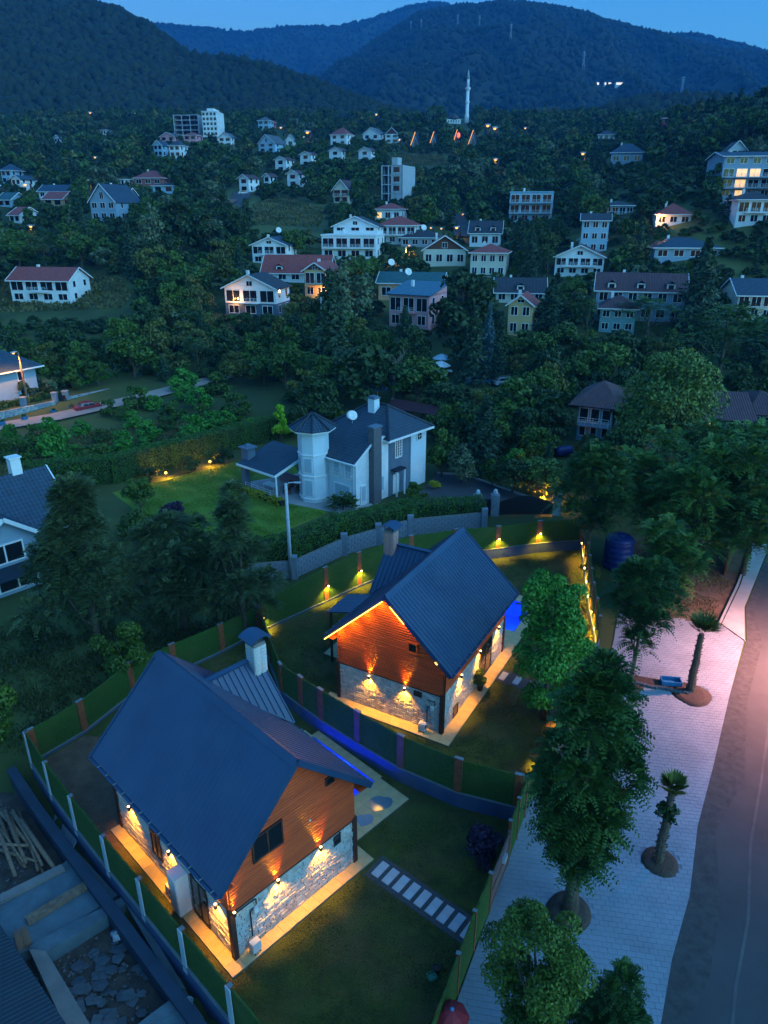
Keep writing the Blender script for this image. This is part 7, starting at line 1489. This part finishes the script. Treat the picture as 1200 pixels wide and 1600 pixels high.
for a, b in ((at(-20, 663), at(86, 640)), (at(106, 634), at(200, 614))):
    a, b = Vector(a), Vector(b); a.y += .6; b.y += .6; d = (b - a).normalized(); L_ = (b - a).length; an = math.atan2(d.y, d.x); part('core', MB().bar((a.x, a.y, .6), (b.x, b.y, .6), .3, 1.3), M_joint, sw_)
    for row in range(4):
        x = 0.0
        while x < L_:
            p = a + d * x; q = link('stone', sm_[rr.randint(0, 2)], sw_, (p.x, p.y - .06, row * .32 - .03), an + rr.uniform(-.15, .15)); k = rr.uniform(.8, 1.25); q.scale = (k, 1, .95); x += .6 * k
for i, (x, y, ex) in enumerate(((37, 645, 'left of the hedge gap'), (86, 637, 'left of the dark wicket'), (103, 634, 'right of the dark wicket'))):
    p = at(x, y); t = thing('gate_pier', 'square stone gate pier ' + ex, 'pier', (p.x, p.y + .5, 0)); part('shaft', MB().box(-.35, .35, -.35, .35, 0, 2.1), M_block, t); part('cap', MB().box(-.42, .42, -.42, .42, 2.1, 2.25), M_conc, t)
wk = thing('wicket_gate', 'dark metal wicket gate between stone piers on the lane', 'gate', at(95, 636) + Vector((0, .5, 0))); part('leaf', MB().box(-.75, .75, -.04, .04, .05, 1.7), M_black, wk); part('handle', MB().box(.5, .6, -.1, -.04, .9, 1.05), M_zinc, wk)
for i, (x, y) in enumerate(((4, 665), (39, 657), (84, 647), (113, 641))):
    t = thing('flower_tub', 'round blue flower tub on the lane at the foot of the stone wall', 'tub', at(x, y, .05), 0, 'blue flower tubs on the lane'); part('tub', MB().lathe([(.30, 0), (.45, .25), (.48, .55), (.50, .6), (.42, .58), (.3, .1)], 14), MATS['blue_plastic'], t, True); c_, _ = crown_round('flowers', .45, .95, .38, 120, .11, LEAF['mid'], 90 + i, 8, 'dome'); link('flowers', c_, t)
# ------------------------------------------------------------------ pool garden with parasols and cars in the trees
for i, (x, y, lb) in enumerate(((690, 578, 'pale blue parasol at the pool garden'), (688, 590, 'white parasol among garden tables'), (590, 628, 'dark blue parasol in the trees behind the villa'))):
    p = tp(x, y); t = thing('garden_parasol', lb, 'parasol', p); part('canopy', MB().lathe([(1.7, 2.0), (1.6, 2.1), (.8, 2.55), (.05, 2.8)], 10), mat('parasol_cloth_%d' % i, ((.40, .55, .66), (.66, .68, .70), (.10, .2, .35))[i], .8), t); part('pole', MB().lathe([(.04, 0), (.04, 2.6)], 8), M_white, t); CLEAR.append((x - 14, y - 18, x + 14, y, proj(*p)[2]))
for i in range(4):
    p = tp(672 + i * 9, 592 - (i % 2) * 6); t = thing('garden_table', 'white garden table with cloth near the parasols', 'table', p, 0, 'tables of the pool garden'); part('cloth', MB().box(-.8, .8, -.8, .8, .68, .76), M_white, t); part('leg', MB().box(-.08, .08, -.08, .08, 0, .68), M_white, t); CLEAR.append((664 + i * 9, 578, 682 + i * 9, 594, proj(*p)[2]))
def far_car(lb, px, py, colr, yaw):
    p = tp(px, py); t = thing('distant_car', lb, 'car', p, R(yaw)); M = mat('car_' + lb[:12], colr, .35); part('body', MB().extr([(-2, .3), (2, .3), (2, .8), (1.2, .9), (.6, 1.4), (-1.1, 1.4), (-1.6, .95), (-2, .9)], 'y', -.8, .8), M, t); part('glass', MB().extr([(1.05, .95), (.58, 1.34), (-1.05, 1.34), (-1.45, .98)], 'y', -.82, .82), M_glass, t)
    for x in (-1.2, 1.2):
        for s in (-.75, .75): w = MB().lathe([(.3, -.1), (.3, .1)], 12); w.v = [(a + x, c + s, b + .3) for a, b, c in w.v]; part('wheel', w, M_black, t)
    CLEAR.append((px - 16, py - 12, px + 16, py + 2, proj(*p)[2]))
far_car('dark blue car under the conifers of the pool garden', 746, 600, (.05, .12, .25), 10); far_car('silver car beside the dark blue one', 789, 602, (.42, .46, .5), 15); far_car('white car at the head of the asphalt ramp', 380, 304, (.6, .62, .64), 20)
brl = thing('barrel', 'blue barrel with orange end lying in the dark hedge', 'barrel', at(880, 712, .1), R(20)); v = MB().lathe([(.55, -1.0), (.6, -.6), (.6, .6), (.55, 1.0)], 14); v.v = [(c, a, b + .6) for a, b, c in v.v]; part('drum', v, M_tank, brl, True); v = MB().lathe([(.5, 1.0), (.5, 1.04)], 14); v.v = [(c, a, b + .6) for a, b, c in v.v]; part('lid', v, mat('orange_plastic', (.55, .22, .06), .5), brl); CLEAR.append((866, 700, 895, 714, 90))
# overhead wires across the left valley
wr = thing('overhead_wire', 'sagging bundle of overhead wires from the lane lamp to the villa side', 'wire', (0, 0, 0)); a, b = at(34, 564, 5.5), Vector((-12.0, 140.0, 12.0)); pend = b
for k in range(3):
    part('cable', MB().tube([(a + Vector((0, 0, .4 * k))).lerp(b + Vector((0, 0, .4 * k)), t) + Vector((0, 0, -2.0 * math.sin(math.pi * t))) for t in np.linspace(0, 1, 14)], .016, 4), M_black, wr)
up_ = thing('wire_pole', 'grey pole carrying the overhead wires below the lamp lit white house', 'pole', (b.x, b.y, T(b.x, b.y))); part('pole', MB().tube([(0, 0, -.5), (0, 0, b.z + 1 - T(b.x, b.y))], [.16, .1], 8), M_galv, up_); part('cross_arm', MB().box(-.9, .9, -.06, .06, b.z - T(b.x, b.y), b.z + .12 - T(b.x, b.y)), M_galv, up_)
# dishes on near hillside roofs
for i, (x, y, z, lb) in enumerate(((637, 456, 8, 'white dish on the teal green roof'), (611, 439, 8, 'white dish standing behind the pink house'), (661, 378, 8, 'white dish on the low grey house'), (437, 372, 6, 'white dish on the dark blue gable roof'))):
    p = tp(x, y + 22); dish(lb + ' of the hillside', p + Vector((0, 0, z * .75)), R(20), .8)
# ---- scattered wood of gardens and thickets
NOGO = [[(-60, 770), (450, 700), (480, 650), (430, 610), (330, 598), (200, 598), (120, 612), (-60, 645)], [(-40, 760), (440, 690), (660, 650), (700, 740), (880, 800), (1000, 1100), (1210, 900), (1210, 1700), (-40, 1700)], [(-20, 700), (330, 610), (330, 590), (-20, 640)], [(318, 340), (380, 320), (385, 300), (340, 305)], [(0, 480), (180, 472), (195, 440), (120, 466), (0, 470)],
        [(846, 600), (915, 590), (910, 565), (850, 575)], [(700, 610), (760, 600), (690, 560), (640, 580)], [(705, 380), (735, 380), (722, 330), (708, 330)], [(250, 690), (430, 690), (420, 640), (200, 660)], [(0, 720), (200, 700), (200, 660), (0, 690)]]
NOGO += MEADOW
def blocked(px, pb, ptop, hw, Y):
    for (a, t_, c, b, D) in CLEAR:
        if Y < D - 1:
            ox = min(px + hw * .8, c) - max(px - hw * .8, a); oy = min(pb, b) - max(ptop, t_)
            if ox > 2 and oy > 2: return True
        elif Y < D + 14 and a - 4 < px < c + 4 and t_ < pb: return True
    return False
cand = []; occupied = {}
def try_add(x, y, kind, h, rad):
    z = T(x, y); px, pb, Y = proj(x, y, z); ptop = proj(x, y, z + h)[1]; hw = rad * FPX / Y
    if px < -60 or px > 1260 or pb > 800: return
    if any(inside((px, pb), g) for g in NOGO) or blocked(px, pb, ptop, hw, Y): return
    if any((x - a) ** 2 + (y - b) ** 2 < (c + rad * .5) ** 2 for a, b, c in TAKEN): return
    key = (int(x // 6), int(y // 6))
    for dx in (-1, 0, 1):
        for dy in (-1, 0, 1):
            for (ax, ay, ar) in occupied.get((key[0] + dx, key[1] + dy), ()):
                if (ax - x) ** 2 + (ay - y) ** 2 < (0.62 * (ar + rad)) ** 2: return
    occupied.setdefault(key, []).append((x, y, rad)); cand.append((Y, x, y, z, kind, h, rad))
KINDS = ['broad dark', 'mid green', 'conifer', 'olive', 'silver', 'feathery']; KW = np.array([.36, .27, .10, .12, .08, .07])
sr = np.random.default_rng(77)
for i in range(17000):
    y = 70 + 640 * sr.uniform() ** 1.25; x = sr.uniform(-1, 1) * (y * .62 + 15)
    if mnoise.noise(Vector((x * .018, y * .018, 5.0))) < -0.42: continue
    kd = KINDS[sr.choice(6, p=KW)]; h = sr.uniform(3.2, 10.5) * (1.25 if kd == 'conifer' else 1) * (0.8 if y < 160 else 1.0); rad = h * sr.uniform(.36, .5) * (.6 if kd == 'conifer' else 1)
    try_add(x, y, kd, h, rad)
for i in range(16000):                            # undergrowth closing the gaps
    y = 75 + 420 * sr.uniform() ** 1.2; x = sr.uniform(-1, 1) * (y * .62 + 15); try_add(x, y, 'bright bush' if sr.uniform() < .25 else 'broad dark', sr.uniform(1.6, 3.6), sr.uniform(1.2, 2.2))
cand.sort(key=lambda c: -(c[5] * c[6]) / c[0] ** 2)
LAB = {'broad dark': 'broad dark leaved tree of the hillside thickets', 'mid green': 'rounded mid green tree of the hillside gardens', 'conifer': 'dark pointed conifer of the hillside gardens', 'olive': 'dry olive toned tree of the hillside', 'silver': 'pale silvery tree of the hillside', 'feathery': 'feathery locust tree of the hillside thickets', 'bright bush': 'low bright bush of the hillside thickets'}
SHORT = {'broad dark': 'dark broad tree', 'mid green': 'round green tree', 'conifer': 'dark conifer', 'olive': 'dry olive tree', 'silver': 'pale silvery tree', 'feathery': 'feathery tree', 'bright bush': 'bright bush'}
def where(kd, x, y):                             # name the house a tree stands by, where one is close
    d, hx, hy, hl = min(((x - a) ** 2 + (y - b) ** 2, a, b, l) for a, b, l in HPOS)
    if d > 24 ** 2: return LAB[kd]
    lb = SHORT[kd] + (' uphill of the ' if y - hy > 5 else ' downhill of the ' if hy - y > 5 else ' beside the ') + hl
    return lb if len(lb.split()) <= 16 else LAB[kd]
for i, (Y, x, y, z, kd, h, rad) in enumerate(cand[:300]):
    place(kd, (x, y, z - .15), h, rad, where(kd, x, y), 'hillside trees' if 'bush' not in kd else 'hillside bushes', i, 'bush' if 'bush' in kd else 'tree')
rest_t = cand[300:]
print('INFO scattered', len(cand))
# the rest of the wood: one object that sets the same crowns over the slope
pc_ = bpy.data.collections.new('wood_crowns')
for i, (cm, ph_, pr) in enumerate(LO):
    o = bpy.data.objects.new('wood_crown', cm); pc_.objects.link(o)
kidx = {'broad dark': 0, 'mid green': 2, 'conifer': 3, 'olive': 4, 'silver': 5, 'feathery': 2, 'bright bush': 2}
pm2 = bpy.data.meshes.new('hillside_wood'); pm2.vertices.add(len(rest_t)); pm2.vertices.foreach_set('co', np.array([(c[1], c[2], c[3] - .3) for c in rest_t], np.float32).ravel())
ids = [(kidx[c[4]] + (1 if c[4] == 'broad dark' and k % 2 else 0)) for k, c in enumerate(rest_t)]
a_ = pm2.attributes.new('pick', 'INT', 'POINT'); a_.data.foreach_set('value', np.array(ids, np.int32))
a_ = pm2.attributes.new('size', 'FLOAT_VECTOR', 'POINT'); a_.data.foreach_set('vector', np.array([(c[6] / LO[i][2], c[6] / LO[i][2], c[5] / LO[i][1]) for c, i in zip(rest_t, ids)], np.float32).ravel())
a_ = pm2.attributes.new('turn', 'FLOAT_VECTOR', 'POINT'); a_.data.foreach_set('vector', np.array([(0, 0, rng.uniform(0, 6.28)) for c in rest_t], np.float32).ravel())
wood = link('hillside_wood', pm2); wood['kind'] = 'stuff'; wood['label'] = 'far off mass of trees between the houses of the hillside'; wood['category'] = 'wood'
ng = bpy.data.node_groups.new('set_crowns', 'GeometryNodeTree'); ng.interface.new_socket('Geometry', in_out='INPUT', socket_type='NodeSocketGeometry'); ng.interface.new_socket('Geometry', in_out='OUTPUT', socket_type='NodeSocketGeometry')
gi, go = ng.nodes.new('NodeGroupInput'), ng.nodes.new('NodeGroupOutput'); ci = ng.nodes.new('GeometryNodeCollectionInfo'); ci.inputs[0].default_value = pc_; ci.inputs['Separate Children'].default_value = True; ci.inputs['Reset Children'].default_value = True
ip = ng.nodes.new('GeometryNodeInstanceOnPoints'); ip.inputs['Pick Instance'].default_value = True
def attr(n, t): q = ng.nodes.new('GeometryNodeInputNamedAttribute'); q.data_type = t; q.inputs[0].default_value = n; return q.outputs[0]
ng.links.new(gi.outputs[0], ip.inputs['Points']); ng.links.new(ci.outputs[0], ip.inputs['Instance']); ng.links.new(attr('pick', 'INT'), ip.inputs['Instance Index']); ng.links.new(attr('size', 'FLOAT_VECTOR'), ip.inputs['Scale'])
e2 = ng.nodes.new('FunctionNodeEulerToRotation'); ng.links.new(attr('turn', 'FLOAT_VECTOR'), e2.inputs[0]); ng.links.new(e2.outputs[0], ip.inputs['Rotation']); ng.links.new(ip.outputs[0], go.inputs[0])
md = wood.modifiers.new('crowns', 'NODES'); md.node_group = ng
# ------------------------------------------------------------------ evening haze
hz_ = MB().box(-4200, 4200, -120, 5600, -8, 1500); hzm = bpy.data.materials.new('evening_haze'); hzm.use_nodes = True
hn, hl = hzm.node_tree.nodes, hzm.node_tree.links; hn.clear(); pv = hn.new('ShaderNodeVolumePrincipled'); ho = hn.new('ShaderNodeOutputMaterial')
pv.inputs['Color'].default_value = (0.06, 0.40, 1.0, 1); pv.inputs['Density'].default_value = 0.00016; pv.inputs['Anisotropy'].default_value = 0.0; hl.new(pv.outputs[0], ho.inputs['Volume'])
haze = part('haze', hz_, hzm); haze['kind'] = 'stuff'
